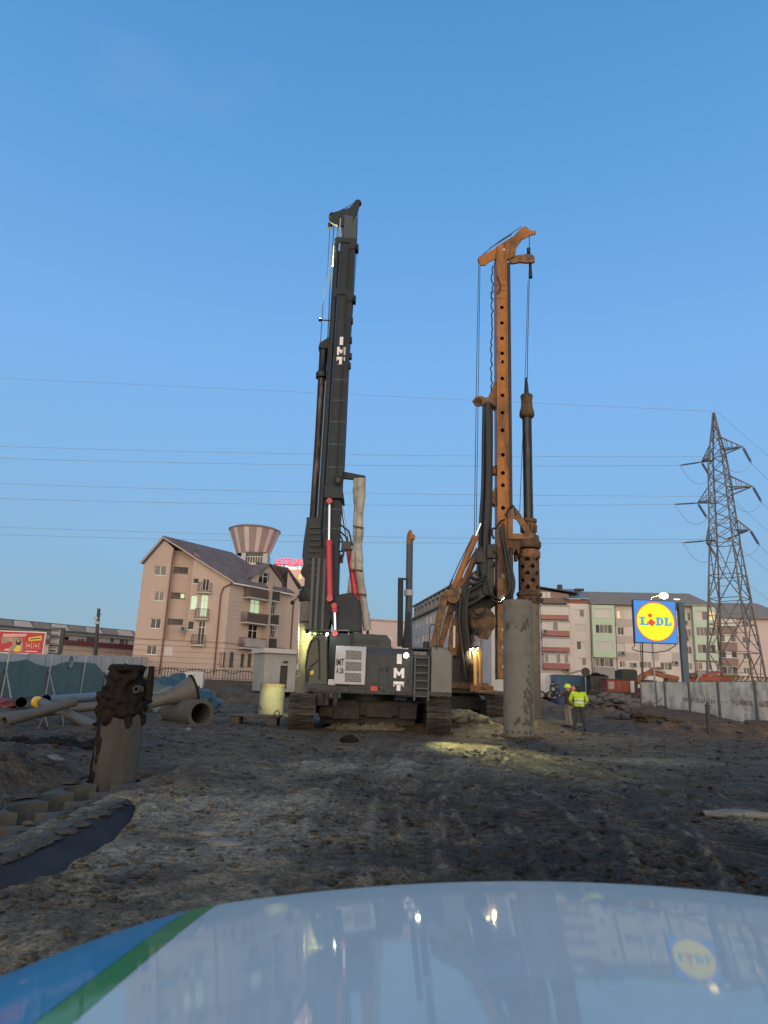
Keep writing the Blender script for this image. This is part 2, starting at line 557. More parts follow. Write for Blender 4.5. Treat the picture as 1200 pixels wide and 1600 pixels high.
# ================================================================== GROUND
_perm = rng.permutation(512)
_perm = np.concatenate([_perm, _perm, _perm])
_ga = rng.random(512) * 2 * np.pi
def pnoise(x, y):
    xi, yi = np.floor(x).astype(int), np.floor(y).astype(int)
    xf, yf = x - xi, y - yi
    u, v = xf * xf * xf * (xf * (xf * 6 - 15) + 10), yf * yf * yf * (yf * (yf * 6 - 15) + 10)
    def g(ix, iy, dx, dy):
        h = _ga[_perm[(_perm[ix & 511] + iy) & 511]]
        return np.cos(h) * dx + np.sin(h) * dy
    a = g(xi, yi, xf, yf) * (1 - u) + g(xi + 1, yi, xf - 1, yf) * u
    b = g(xi, yi + 1, xf, yf - 1) * (1 - u) + g(xi + 1, yi + 1, xf - 1, yf - 1) * u
    return (a * (1 - v) + b * v) * 1.5
def fbm(x, y, o=4, g=.5):
    s, a = 0, 1
    for i in range(o):
        s = s + a * pnoise(x + 17.3 * i, y - 9.1 * i)
        x, y, a = x * 2.03, y * 2.03, a * g
    return s
def sst(a, b, x):
    t = np.clip((x - a) / (b - a), 0, 1)
    return t * t * (3 - 2 * t)
def seg_dist(px, py, pts):
    best = np.full(px.shape, 1e9)
    al = np.zeros(px.shape)
    acc = 0
    for (x0, y0), (x1, y1) in zip(pts[:-1], pts[1:]):
        dx, dy = x1 - x0, y1 - y0
        l2 = dx * dx + dy * dy
        t = np.clip(((px - x0) * dx + (py - y0) * dy) / l2, 0, 1)
        d = np.hypot(px - x0 - t * dx, py - y0 - t * dy)
        m = d < best
        best = np.where(m, d, best)
        al = np.where(m, acc + t * math.sqrt(l2), al)
        acc += math.sqrt(l2)
    return best, al
def poly_in(px, py, poly):
    ins = np.zeros(px.shape, bool)
    for (x0, y0), (x1, y1) in zip(poly, poly[1:] + poly[:1]):
        c = ((y0 > py) != (y1 > py)) & (px < (x1 - x0) * (py - y0) / (y1 - y0 + 1e-12) + x0)
        ins ^= c
    d, _ = seg_dist(px, py, poly + poly[:1])
    return np.where(ins, d, -d)
def smooth_line(pix, n=6):
    p = [G(x, y) for x, y in pix]
    p = [(a.x, a.y) for a in p]
    out = []
    for i in range(len(p) - 1):
        p0, p1, p2, p3 = p[max(0, i - 1)], p[i], p[i + 1], p[min(len(p) - 1, i + 2)]
        for k in range(n):
            t = k / n
            out.append(tuple(.5 * (2 * p1[j] + (p2[j] - p0[j]) * t + (2 * p0[j] - 5 * p1[j] + 4 * p2[j] - p3[j]) * t * t + (3 * p1[j] - p0[j] - 3 * p2[j] + p3[j]) * t ** 3) for j in (0, 1)))
    out.append(p[-1])
    return out
TRACKS = [smooth_line(t) for t in (
    [(640, 1420), (622, 1320), (640, 1240), (690, 1180)],
    [(800, 1400), (748, 1310), (736, 1240), (770, 1185), (840, 1155)],
    [(1090, 1400), (1000, 1290), (880, 1220), (760, 1185), (690, 1165)],
    [(1200, 1380), (1120, 1290), (1000, 1232), (880, 1198), (820, 1180)],
    [(930, 1400), (860, 1300), (800, 1240), (700, 1200), (590, 1180)],
    [(500, 1400), (525, 1300), (565, 1220), (610, 1160)],
    [(1200, 1265), (1100, 1222), (1000, 1192), (880, 1170)],
    [(1060, 1420), (1040, 1330), (960, 1250), (900, 1200), (760, 1160)],
    [(700, 1420), (690, 1330), (640, 1240), (540, 1170)])]
PIT = [(-3.3, 4.0), (-3.3, 9.55), (-3.0, 9.45), (-2.72, 8.4), (-2.58, 7.5), (-2.52, 6.9), (-2.6, 6.1), (-2.75, 5.6), (-2.95, 4.9), (-3.0, 4.0)]
TRENCH = [(-4.40, 3.6), (-4.40, 11.7), (-3.46, 11.7), (-3.46, 3.6)]
MOUNDS = [  # x, y, radius x, radius y, height
    (-6.8, 12.5, 2.2, 1.6, .32), (-5.6, 10.2, .9, 1.4, .22), (-9.5, 15.5, 3, 1.6, .35), (-7, 17.5, 1.6, 1.2, .25), (-11.5, 13, 2, 2, .3),
    (-2.9, 11.6, .9, .8, .16), (-5.15, 7.2, .5, 2.2, .16), (-5.1, 10.0, .5, 2.0, .2), (3.3, 27.6, 1.8, .9, .42), (6.4, 29.5, 1.3, 1.0, .35), (1.8, 25.6, 1.2, .8, .2),
    (18.4, 47, 2.2, 4, .7), (17.6, 40, 2.4, 3, .55), (16.4, 34, 2.6, 2.5, .45), (13.5, 30.5, 3.2, 1.6, .38), (17.5, 29, 3, 2, .4),
    (-8.5, 46, 4, 3, .5), (-2.5, 50, 4, 2.5, .5), (-13, 48, 4, 3, .6), (3, 44, 3, 3, .4), (10, 44, 3, 2, .3), (14.5, 45, 2.2, 2.5, .5)]
def ground_z(x, y, fine=True):
    x, y = np.asarray(x, float), np.asarray(y, float)
    z = .05 * fbm(x / 4.2, y / 4.2, 3) + .012 * fbm(x / 1.1 + 5, y / 1.1, 3)
    for mx, my, rx, ry, h in MOUNDS:
        q = ((x - mx) / rx) ** 2 + ((y - my) / ry) ** 2
        z = z + h * np.exp(-q * 1.3) * (1 + .5 * fbm(x / .8 + mx, y / .8, 3))
    if fine:
        rough = .6 + .8 * sst(-.25, .35, fbm(x / 2.7 + 30, y / 2.7, 3))
        z = z + .012 * rough * (1 - 2 * np.abs(fbm(x / .5, y / .5, 4))) + .018 * rough * fbm(x / .14, y / .14, 3)
        z = z + .05 * np.maximum(0, fbm(x / .33 + 60, y / .33, 3) - .42) * sst(.0, .3, fbm(x / 3.1 + 80, y / 3.1, 2) + .12)
        for i, t in enumerate(TRACKS):
            d, a = seg_dist(x, y, t)
            fade = .45 + .55 * sst(-.2, .25, fbm(x / 1.6 + i * 7, y / 1.6, 2))
            inside = 1 - sst(.24, .34, d)
            z = z - fade * .030 * inside + fade * .028 * np.exp(-((d - .38) / .05) ** 2) * (1 + .5 * fbm(x / .2, y / .2, 2))
            z = z + fade * .012 * inside * np.tanh(2.2 * np.sin(a * 2 * np.pi / .21 + d * 2))
    flat = sst(0.6, 2.6, y)
    z = z * flat
    pit = poly_in(x, y, PIT)
    z = z * (1 - sst(-.1, .1, pit)) - .16 * sst(-.05, .12, pit + .05 * fbm(x / .3, y / .3, 2))
    tr = poly_in(x, y, TRENCH)
    z = z * (1 - .75 * sst(-.35, -.1, tr)) + .022 * sst(-.4, -.2, tr) - .75 * sst(0, .05, tr)
    mid = sst(-8, -3, x) * sst(16, 12, x)
    left = sst(57, 68, y) * (1 - mid) + sst(45, 59, y) * mid
    return z + 1.2 * left
def soil_col(x, y):
    n1, n2, n3 = fbm(x / 3.3, y / 3.3, 4), fbm(x / 1.2 + 9, y / 1.2, 4), fbm(x / .45 + 3, y / .45 + 8, 3)
    dry, wet, mid, brn, pale = (np.array(c) for c in ((.135, .116, .086), (.034, .029, .024), (.070, .059, .044), (.098, .062, .034), (.185, .175, .150)))
    def mx(a, b, t):
        return a + (b - a) * t[..., None]
    c = mx(dry, wet, sst(-.9, 1.0, x + 1.6 * n1 + .18 * (y - 6)))
    c = mx(c, mid[None, :] + 0 * c, sst(9, 15, y + 3 * n1) * (1 - .35 * sst(2, 6, x)))
    c = mx(c, wet * 1.05 + 0 * c, .75 * sst(-3.9, -5.2, x + .9 * n1) * sst(24, 15, y))
    c = mx(c, wet + 0 * c, .7 * sst(.05, .45, n2))
    c = mx(c, brn + 0 * c, sst(9, 14, x + 2.5 * n1) * sst(23, 27, y + 2 * n1))
    c = mx(c, np.array((.072, .058, .034)) + 0 * c, .8 * sst(29, 36, y) * sst(9, 5, x))
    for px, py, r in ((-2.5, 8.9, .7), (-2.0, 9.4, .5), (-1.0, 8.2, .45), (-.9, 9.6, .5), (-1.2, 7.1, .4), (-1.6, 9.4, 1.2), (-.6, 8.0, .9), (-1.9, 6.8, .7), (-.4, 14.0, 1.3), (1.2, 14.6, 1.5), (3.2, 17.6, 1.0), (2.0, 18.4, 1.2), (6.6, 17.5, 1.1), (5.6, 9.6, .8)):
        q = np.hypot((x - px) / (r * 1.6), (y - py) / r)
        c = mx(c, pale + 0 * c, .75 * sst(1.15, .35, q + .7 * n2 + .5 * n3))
    for t in TRACKS[:6]:
        d, a = seg_dist(x, y, t)
        c = mx(c, wet * .9 + 0 * c, .45 * (1 - sst(.2, .36, d)))
    for i, t in enumerate(TRACKS):
        d, a = seg_dist(x, y, t)
        fade = sst(-.5, .1, fbm(x / 1.6 + i * 7, y / 1.6, 2))
        c = mx(c, pale * .62 + 0 * c, .68 * fade * np.exp(-((d - .37 - .03 * n2) / .035) ** 2) * sst(-.5, .3, n3))
        c = mx(c, pale * .5 + 0 * c, .4 * fade * (1 - sst(.22, .36, d)) * sst(.2, .9, np.sin(d * 2 * np.pi / .085 + 2 * n1)) * sst(-.3, .4, n2))
        c = mx(c, pale * .5 + 0 * c, .38 * fade * (1 - sst(.22, .32, d)) * sst(.1, .8, np.sin(a * 2 * np.pi / .21 + d * 2)))  # pale ridges and treads: dried mud, with relief shading put into the colour
    c = c * np.array((1.58, 1.43, 1.17)) * (1 - .16 * sst(-.5, 2.5, x) * sst(30, 20, y))[..., None]
    return np.clip(c * (1 + .45 * n3 + .3 * n2)[..., None], .015, .5)

ny, nx = 860, 680
rows = np.concatenate([[-8, -3, 0, 1.2], 2.2 * (72 / 2.2) ** (np.arange(ny) / (ny - 1)), [78, 90, 120, 180, 300, 600, 1500]])
tt = np.linspace(-1, 1, nx)
Yg = np.repeat(rows[:, None], nx, 1)
Xg = tt[None, :] * (np.clip(Yg, 0, None) * .74 + 3.2) * np.where(Yg > 75, 1.6, 1.0)
Zg = ground_z(Xg, Yg)
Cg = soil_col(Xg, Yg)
n_r = len(rows)
me = bpy.data.meshes.new('ground')
me.vertices.add(n_r * nx)
me.vertices.foreach_set('co', np.stack([Xg, Yg, Zg], -1).astype(np.float32).ravel())
ii = (np.arange(n_r - 1)[:, None] * nx + np.arange(nx - 1)[None, :]).ravel()
quads = np.stack([ii, ii + 1, ii + nx + 1, ii + nx], 1).astype(np.int32)
me.loops.add(quads.size)
me.loops.foreach_set('vertex_index', quads.ravel())
me.polygons.add(len(quads))
me.polygons.foreach_set('loop_start', np.arange(len(quads), dtype=np.int32) * 4)
me.polygons.foreach_set('use_smooth', np.ones(len(quads), bool))
ca = me.color_attributes.new('soil', 'FLOAT_COLOR', 'POINT')
ca.data.foreach_set('color', np.concatenate([Cg, np.ones(Cg.shape[:2] + (1,))], -1).astype(np.float32).ravel())
me.update()
me.validate()
gm = bpy.data.materials.new('ground_mud')
gm.use_nodes = True
gt = gm.node_tree
gb = gt.nodes['Principled BSDF']
at = gt.nodes.new('ShaderNodeAttribute')
at.attribute_name = 'soil'
gc = gt.nodes.new('ShaderNodeTexCoord')
def gnoise(sc, det=6, ro=.65):
    q = gt.nodes.new('ShaderNodeTexNoise')
    q.inputs['Scale'].default_value, q.inputs['Detail'].default_value, q.inputs['Roughness'].default_value = sc, det, ro
    gt.links.new(gc.outputs['Object'], q.inputs['Vector'])
    return q.outputs[0]
def gramp(src, a, b, c0, c1):
    q = gt.nodes.new('ShaderNodeValToRGB')
    q.color_ramp.elements[0].position, q.color_ramp.elements[1].position = a, b
    q.color_ramp.elements[0].color, q.color_ramp.elements[1].color = (c0, c0, c0, 1), (c1, c1, c1, 1)
    gt.links.new(src, q.inputs[0])
    return q.outputs[0]
gx = gt.nodes.new('ShaderNodeMix')
gx.data_type, gx.blend_type = 'RGBA', 'MULTIPLY'
gx.inputs[0].default_value = 1
gt.links.new(at.outputs['Color'], gx.inputs[6])
gt.links.new(gramp(gnoise(9, 8, .8), .36, .64, .40, 1.55), gx.inputs[7])
gy = gt.nodes.new('ShaderNodeMix')
gy.data_type, gy.blend_type = 'RGBA', 'MULTIPLY'
gy.inputs[0].default_value = 1
gt.links.new(gx.outputs[2], gy.inputs[6])
gt.links.new(gramp(gnoise(24, 8, .85), .38, .62, .36, 1.6), gy.inputs[7])  # fine soil mottle, with crevice shade also put into the colour
gt.links.new(gy.outputs[2], gb.inputs['Base Color'])
gt.links.new(gramp(gnoise(1.3), .35, .65, .62, .95), gb.inputs['Roughness'])
gb.inputs['Specular IOR Level'].default_value = .3
b1 = gt.nodes.new('ShaderNodeBump')
b1.inputs['Strength'].default_value, b1.inputs['Distance'].default_value = .9, .05
gt.links.new(gnoise(14, 8, .7), b1.inputs['Height'])
b2 = gt.nodes.new('ShaderNodeBump')
b2.inputs['Strength'].default_value, b2.inputs['Distance'].default_value = 1.0, .025
gt.links.new(gnoise(55, 4, .7), b2.inputs['Height'])
gt.links.new(b1.outputs[0], b2.inputs['Normal'])
gt.links.new(b2.outputs[0], gb.inputs['Normal'])
me.materials.append(gm)
ground = bpy.data.objects.new('ground', me)
COL.objects.link(ground)
kind(ground, 'structure')
def gz(x, y):
    return float(ground_z(np.array([x]), np.array([y]), False)[0])

# loose clods and small stones, far too many to count
ico = bmesh.new()
bmesh.ops.create_icosphere(ico, subdivisions=1, radius=1)
ico_v = np.array([v.co[:] for v in ico.verts])
ico_f = np.array([[v.index for v in f.verts] for f in ico.faces])
ico.free()
nc = 22000
yy = 3.2 * (60 / 3.2) ** rng.random(nc)
xx = (rng.random(nc) * 2 - 1) * (yy * .66 + 1)
keep = (fbm(xx / 1.5 + 40, yy / 1.5, 3) > rng.random(nc) * .9 - .55) & (poly_in(xx, yy, PIT) < -.05) & (poly_in(xx, yy, TRENCH) < -.12)
xx, yy = xx[keep], yy[keep]
nc = len(xx)
rr = (.007 + .026 * rng.random(nc) ** 5) * (1 + yy / 20)
cz = ground_z(xx, yy)
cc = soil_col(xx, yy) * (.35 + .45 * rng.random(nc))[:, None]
jit = 1 + .9 * (rng.random((nc, len(ico_v))) - .5)
ang = rng.random(nc) * 6.28
sc3 = np.stack([.8 + 1.1 * rng.random(nc), .7 + .6 * rng.random(nc), .28 + .3 * rng.random(nc)], -1)
P = ico_v[None] * jit[..., None] * (rr[:, None] * sc3)[:, None, :]
ca_, sa_ = np.cos(ang)[:, None], np.sin(ang)[:, None]
P = np.stack([P[..., 0] * ca_ - P[..., 1] * sa_, P[..., 0] * sa_ + P[..., 1] * ca_, P[..., 2]], -1)
P += np.stack([xx, yy, cz + rr * .25], -1)[:, None, :]
F = (ico_f[None] + (np.arange(nc) * len(ico_v))[:, None, None]).reshape(-1, 3)
me = bpy.data.meshes.new('mud_clods')
me.vertices.add(P.shape[0] * P.shape[1])
me.vertices.foreach_set('co', P.astype(np.float32).ravel())
me.loops.add(F.size)
me.loops.foreach_set('vertex_index', F.astype(np.int32).ravel())
me.polygons.add(len(F))
me.polygons.foreach_set('loop_start', np.arange(len(F), dtype=np.int32) * 3)
ca = me.color_attributes.new('soil', 'FLOAT_COLOR', 'POINT')
ca.data.foreach_set('color', np.repeat(np.concatenate([cc, np.ones((nc, 1))], 1), len(ico_v), 0).astype(np.float32).ravel())
me.update()
me.materials.append(gm)
clods = bpy.data.objects.new('mud_clods', me)
COL.objects.link(clods)
kind(clods, 'stuff')
tag(clods, 'loose dark mud clods and grit scattered over the site', 'mud')
clods['kind'] = 'stuff'

# ------------------------------------------------------------------ guide wall trench with its round pockets
gw = thing('guide_wall', 'scalloped concrete guide wall of the pile trench beside the car', 'guide wall', (-3.5, 7.5, 0))
CX, PR, PT = -3.92, .388, .75
cents = [11.0 - PT * k for k in range(10)]
def scallop(sign, outer, z0, z1, cs):
    pts = []
    for c in sorted(cs):
        a0 = math.asin(PT / 2 / PR)
        for i in range(13):
            a = -a0 + 2 * a0 * i / 12
            pts.append((CX + sign * PR * math.cos(a), c + PR * math.sin(a)))
    y0, y1 = pts[0][1], pts[-1][1]
    mb = MB()
    o = [(outer, p[1]) for p in pts]
    n = len(pts)
    vs = [(x, y, z) for z in (z0, z1) for x, y in pts] + [(x, y, z) for z in (z0, z1) for x, y in o]
    fs = []
    for i in range(n - 1):
        a, b = i, i + 1
        fs += [(a, b, n + b, n + a), (n + a, n + b, 3 * n + b, 3 * n + a), (2 * n + a, 2 * n + b, 3 * n + b, 3 * n + a), (a, b, 2 * n + b, 2 * n + a)]
    fs += [(0, n, 3 * n, 2 * n), (n - 1, 2 * n - 1, 4 * n - 1, 3 * n - 1)]
    return mb.add(vs, fs)
scallop(-1, -4.66, -1.1, .0, cents).build('far_wall', 'guide_concrete', gw, True)
scallop(1, -3.17, -1.1, .005, cents).build('near_wall', 'guide_concrete', gw, True)
# smooth dark sheet lying against the wall, down to the edge of the clods
mb = MB()
nu, nv = 60, 16
vs_ = []
for b in (0, 1):
    for i in range(nu + 1):
        y = 3.9 + (9.5 - 3.9) * i / nu
        wd = 3.16 + float(np.interp(y, (4, 5.8, 6.2, 7.0, 7.7, 8.4, 9.0, 9.5), (-2.95, -2.95, -2.62, -2.5, -2.58, -2.75, -2.98, -3.12)))
        for j in range(nv + 1):
            t = j / nv
            vs_.append((-3.16 + (wd + .12) * t, y, .0 - .10 * t + .012 * mnoise.noise(Vector((y * 1.3, t * 2, 0))) - .02 * math.exp(-((t - .35) / .05) ** 2) - b * .012))
k = (nu + 1) * (nv + 1)
mb.add(vs_, [(b * k + i * (nv + 1) + j, b * k + i * (nv + 1) + j + 1, b * k + (i + 1) * (nv + 1) + j + 1, b * k + (i + 1) * (nv + 1) + j) for b in (0, 1) for i in range(nu) for j in range(nv)])
tag(mb.build('plastic_sheet', 'formwork_dark', None, True, loc=(-2.9, 7, 0)), 'smooth dark blue grey sheet lying along the near side of the guide wall', 'sheet')
mb = MB()
for i in range(26):                                   # mud smeared along the tops of both walls
    y = 4.6 + i * .26
    mb.lump((-4.62 + random.uniform(-.12, .16), y, .03), (random.uniform(.12, .26), random.uniform(.15, .35), random.uniform(.02, .06)), i, .5, 1.8, 3)
for i in range(12):
    mb.lump((random.uniform(-3.6, -3.25), 5.2 + i * .36, .03), (random.uniform(.04, .14), random.uniform(.06, .25), random.uniform(.01, .03)), i + 40, .5, 1.8, 2)
for i in range(80):                               # crumbs along the upper edge of the dark sheet
    y = random.uniform(4.4, 9.4)
    r_ = random.uniform(.02, .09)
    mb.lump((-3.15 + random.uniform(-.06, .07), y, .0), (r_, r_ * 1.5, r_ * .3), i + 90, .6, 1.8, 2)
kind(mb.build('mud_smear', 'trench_soil', gw, True), 'stuff')

# ================================================================== THE CAR AT OUR FEET
car = thing('car', 'white car bonnet with a blue and green striped wing, seen over from its driver seat', 'car', (.45, 1.0, 0))
CX0 = .55
def hood(x, v):
    """v in 0..1: windscreen to the front lip, rolling down"""
    dx = x - CX0
    yf = 1.98 - .13 * dx * dx - 6.5 * max(0, abs(dx) - .85) ** 2.5
    if v < .8:
        t = v / .8
        y = .30 + (yf - .13 - .30) * t
        z = 1.292 - .108 * (y - .30) - .075 * dx * dx - .012 * t ** 6
    else:
        a = (v - .8) / .2 * math.pi / 2 * .98
        y0 = yf - .13
        z0 = 1.292 - .108 * (y0 - .30) - .075 * dx * dx - .012
        y = y0 + .13 * math.sin(a) * 1.0
        z = z0 - .108 * .13 * math.sin(a) - .16 * (1 - math.cos(a))
    return (x, y, z)
def hood_part(name, xs, mat, lift=0.):
    nv = 44
    mb = MB()
    vs = [Vector(hood(x, j / nv)) + Vector((0, 0, lift)) for x in xs for j in range(nv + 1)]
    n = nv + 1
    fs = [(i * n + j, i * n + j + 1, (i + 1) * n + j + 1, (i + 1) * n + j) for i in range(len(xs) - 1) for j in range(nv)]
    mb.add(vs, fs)
    k = len(vs)                                       # closing skirt below so that the panel has a thickness
    vs2 = [v - Vector((0, .01, .02)) for v in vs]
    mb.add(vs2, [])
    for i in range(len(xs) - 1):
        for j in (0, nv):
            a, b = i * n + j, (i + 1) * n + j
            mb.f.append([a, b, b + k, a + k]); mb.m.append(0)
    for i in (0, len(xs) - 1):
        for j in range(nv):
            a, b = i * n + j, i * n + j + 1
            mb.f.append([a, b, b + k, a + k]); mb.m.append(0)
    o = mb.build(name, mat, car, True)
    return o
def lsp(a, b, n):
    return [a + (b - a) * i / n for i in range(n + 1)]
hood_part('bonnet', lsp(-.350, 1.450, 52), 'car_white')
hood_part('stripe', lsp(-.405, -.352, 4), 'car_green')
hood_part('wing', lsp(-.66, -.407, 14), 'car_blue')
hood_part('wing', lsp(1.454, 1.76, 14), 'car_white')
for sx_, mt in ((-1, 'car_blue'), (1, 'car_white')):
    mb = MB()
    x0 = -.66 if sx_ < 0 else 1.76
    prof = [hood(x0, v) for v in lsp(0, 1, 20)]
    top = [Vector(p) for p in prof]
    mid = [Vector((x0 + sx_ * .10, p[1] - .02, p[2] - .12 if p[2] > .9 else p[2] - .1)) for p in prof]
    lowr = [Vector((x0 + sx_ * .13, p[1] - .04, .38)) for p in prof]
    n = len(prof)
    mb.add(top + mid + lowr, [(r_ * n + j, r_ * n + j + 1, (r_ + 1) * n + j + 1, (r_ + 1) * n + j) for r_ in (0, 1) for j in range(n - 1)])
    mb.build('side_panel', mt, car, True)
    wy = .95
    wh = MB()
    wh.lathe([(.34, -.11), (.36, -.06), (.36, .06), (.34, .11)], (x0 + sx_ * .03, wy, .36), 28, 'X')
    wo = wh.build('wheel', 'rubber', car, True)
    MB().lathe([(.22, -.02), (.23, .02), (.08, .04)], (x0 + sx_ * .155, wy, .36), 20, 'X').build('rim', 'galvanised', wo, True)
mb = MB()
fr = [hood(x, 1.0) for x in lsp(-.66, 1.76, 36)]
n = len(fr)
mb.add([Vector(p) for p in fr] + [Vector((p[0], p[1] + .02, .72)) for p in fr] + [Vector((p[0], p[1] + .12, .60)) for p in fr] + [Vector((p[0], p[1] + .08, .30)) for p in fr],
       [(r_ * n + j, r_ * n + j + 1, (r_ + 1) * n + j + 1, (r_ + 1) * n + j) for r_ in range(3) for j in range(n - 1)])
mb.build('bumper', 'car_white', car, True)
for x in (-.25, 1.35):
    MB().lump((x, hood(x, 1)[1] + .01, .82), (.17, .05, .08), 1, .0).build('headlight', 'glass_mid', car, True)

# ================================================================== DRILLING RIGS
def crawler(parent, cx, cy, Lt, wd, h, yaw, z0=.0, side=1):
    """one crawler: frame, wheels, and every shoe a piece of its own"""
    r = h / 2
    q = Matrix.Rotation(yaw, 3, 'Z')
    o = Vector((cx, cy, z0))
    def wp(x, y, z):
        return o + q @ Vector((x, y, z))
    mb = MB()
    mb.box(wp(0, 0, r), (wd * .62, Lt - h, h * .62), rot=q)
    for e in (-1, 1):
        mb.cyl(wp(-wd * .3, e * (Lt / 2 - r), r), wp(wd * .3, e * (Lt / 2 - r), r), r * .86, n=24)
        mb.cyl(wp(-wd * .36, e * (Lt / 2 - r), r), wp(wd * .36, e * (Lt / 2 - r), r), r * .4, n=16)
    for i in range(7):
        y = -Lt / 2 + r + .45 + i * (Lt - h - .9) / 6
        mb.cyl(wp(-wd * .28, y, .17), wp(wd * .28, y, .17), .12, n=14)
    tr = mb.build('track', 'muddy_steel', parent, True)
    straight = Lt - h
    per = 2 * straight + math.pi * h
    ns = int(per / .205)
    sm = MB()
    sm.box((0, 0, 0), (wd, .185, .035)).box((0, -.06, .035), (wd, .022, .05)).box((0, .0, .03), (wd, .018, .035)).box((0, .06, .03), (wd, .018, .035))
    src = None
    base = parent.location
    for i in range(ns):
        s = i * per / ns
        if s < straight:
            y, z, a = -straight / 2 + s, h, 0
        elif s < straight + math.pi * r:
            t = (s - straight) / r
            y, z, a = straight / 2 + r * math.sin(t), r + r * math.cos(t), -t
        elif s < 2 * straight + math.pi * r:
            y, z, a = straight / 2 - (s - straight - math.pi * r), 0, math.pi
        else:
            t = (s - 2 * straight - math.pi * r) / r
            y, z, a = -straight / 2 - r * math.sin(t), r - r * math.cos(t), math.pi - t
        p = wp(0, y, z) - base
        if src is None:
            src = sm.build('track_shoe', 'track_steel', tr)
            src.data.transform(Matrix.Translation(base))      # keep the shared mesh about its own origin
            src.location, src.rotation_euler = p, (a, 0, yaw)
        else:
            inst(src, p, tr, (a, 0, yaw), 'track_shoe')
    return tr

K = 'drilling_rig'
rig = thing(K, 'dark grey drilling rig with tall black mast and white upright lettering on its side', 'drilling rig', (-.3, 26.0, 0))
YN, BY = 24.0, 25.4
crawler(rig, W(471, 1141, 23.6).x - .25, 26.1, 5.6, .86, 1.08, R(5), .0)
crawler(rig, W(670, 1143, 24.4).x + .05, 26.6, 5.6, .84, 1.10, R(5), .0)
# undercarriage
mb = MB()
mb.box((-.35, 26.2, .72), (3.6, 2.3, .5)).box((-.3, 26.6, .38), (3.4, 2.6, .5)).box((-1.1, 25.0, .62), (1.0, .12, .62)).box((.1, 25.05, .66), (.9, .1, .5)).box((-1.75, 24.9, .55), (.5, .3, .35)).box((1.1, 25.0, .6), (.6, .3, .4))  # low middle box added to keep the gap under the rig dark
mb.build('carbody', 'muddy_steel', rig, bevel=.03)
MB().cyl((-.35, 26.2, .95), (-.35, 26.2, 1.26), 1.0, n=36).build('slew_ring', 'black_steel', rig, True)
mb = MB()
a, b = W(478, 1076, YN), W(706, 1083, YN)
mb.box(((a.x + b.x) / 2, 25.55, 1.285), (b.x - a.x, 3.1, .16)).box(((a.x + b.x) / 2 - .6, 25.5, 1.4), (b.x - a.x - 1.2, 2.9, .12))
mb.build('upper_frame', 'rig_paint_house', rig, bevel=.02)
# engine house with a chamfered top edge
def zY(y, x=600, Y=YN):
    return W(x, y, Y).z
xa, xb = W(546, 1046, YN).x, W(646, 1046, YN).x
zt, zb = zY(1012), 1.34
mb = MB()
mb.ext([(xa, YN + .02, zb), (xa, YN + .02, zt - .26), (xa, YN + .26, zt), (xa, 26.9, zt), (xa, 26.9, zb)], (xb - xa, 0, 0))
mb.build('engine_house', 'rig_paint_house', rig, bevel=.035)
hx0, hx1 = W(541, 1000, YN + .6).x, W(611, 1000, YN + .6).x
mb = MB()
ht = W(600, 992, YN + .6).z
mb.prism([(hx0, zt - .01), (hx0 + .02, ht - .05), (hx0 + .12, ht), (hx1 - .16, ht), (hx1, ht - .18), (hx1 + .02, zt - .01)], YN + .6, 26.4)
hd = mb.build('engine_hood', 'rig_paint_house', rig, bevel=.03)
mb = MB()
for i in range(16):
    x = hx0 + .28 + i * .058
    mb.box((x, YN + .59, (zt + ht) / 2 - .02), (.035, .04, .17))
mb.build('vent_slot', 'rubber', hd)
# the grey service door with three grilles
x0, x1 = W(523.5, 1040, YN).x, W(576, 1040, YN).x
zt2, zb2 = zY(1010.5), zY(1070, 550)
mb = MB()
mb.ext([(x0, YN - .10, zb2), (x0, YN - .10, zt2 - .30), (x0 + .0, YN + .05, zt2 - .02), (x0, YN + .8, zt2 - .02), (x0, YN + .8, zb2)], (x1 - x0 - .1, 0, 0))
dr = mb.build('service_door', 'panel_grey', rig, bevel=.03)
sl = None
for (pa, pb, pc, pd) in ((540, 1017, 565, 1030), (539.5, 1034.5, 565, 1047.5), (538.5, 1052, 564.5, 1065)):
    A, B = W(pa, pd, YN - .1), W(pc, pb, YN - .1)
    gr = MB().box(((A.x + B.x) / 2, YN - .095, (A.z + B.z) / 2), (B.x - A.x, .03, B.z - A.z)).build('grille', 'rubber', dr)
    mb = MB()
    for k in range(13):
        x = A.x + (k + .5) * (B.x - A.x) / 13
        mb.bar((x - .025, YN - .118, A.z + .01), (x + .025, YN - .118, B.z - .01), .012, .016)
    for k in range(5):
        z = A.z + (k + .5) * (B.z - A.z) / 5
        mb.bar((A.x, YN - .122, z), (B.x, YN - .122, z + .03), .008, .006)
    kind(mb.build('grille_bars', 'panel_grey', dr), 'stuff')
ex, ez = (1, 0, 0), (0, 0, 1)
A = W(525, 1040, YN - .1)
text_mb('IMT', (A.x, YN - .102, A.z), ex, ez, width=W(537.5, 1040, YN).x - A.x, height=.235, depth=.012).build('lettering', 'black_paint', dr)
A = W(525, 1052, YN - .1)
text_mb('A 26', (A.x, YN - .102, A.z), ex, ez, width=W(537.5, 1040, YN).x - A.x, height=.20, depth=.012).build('lettering', 'black_paint', dr)
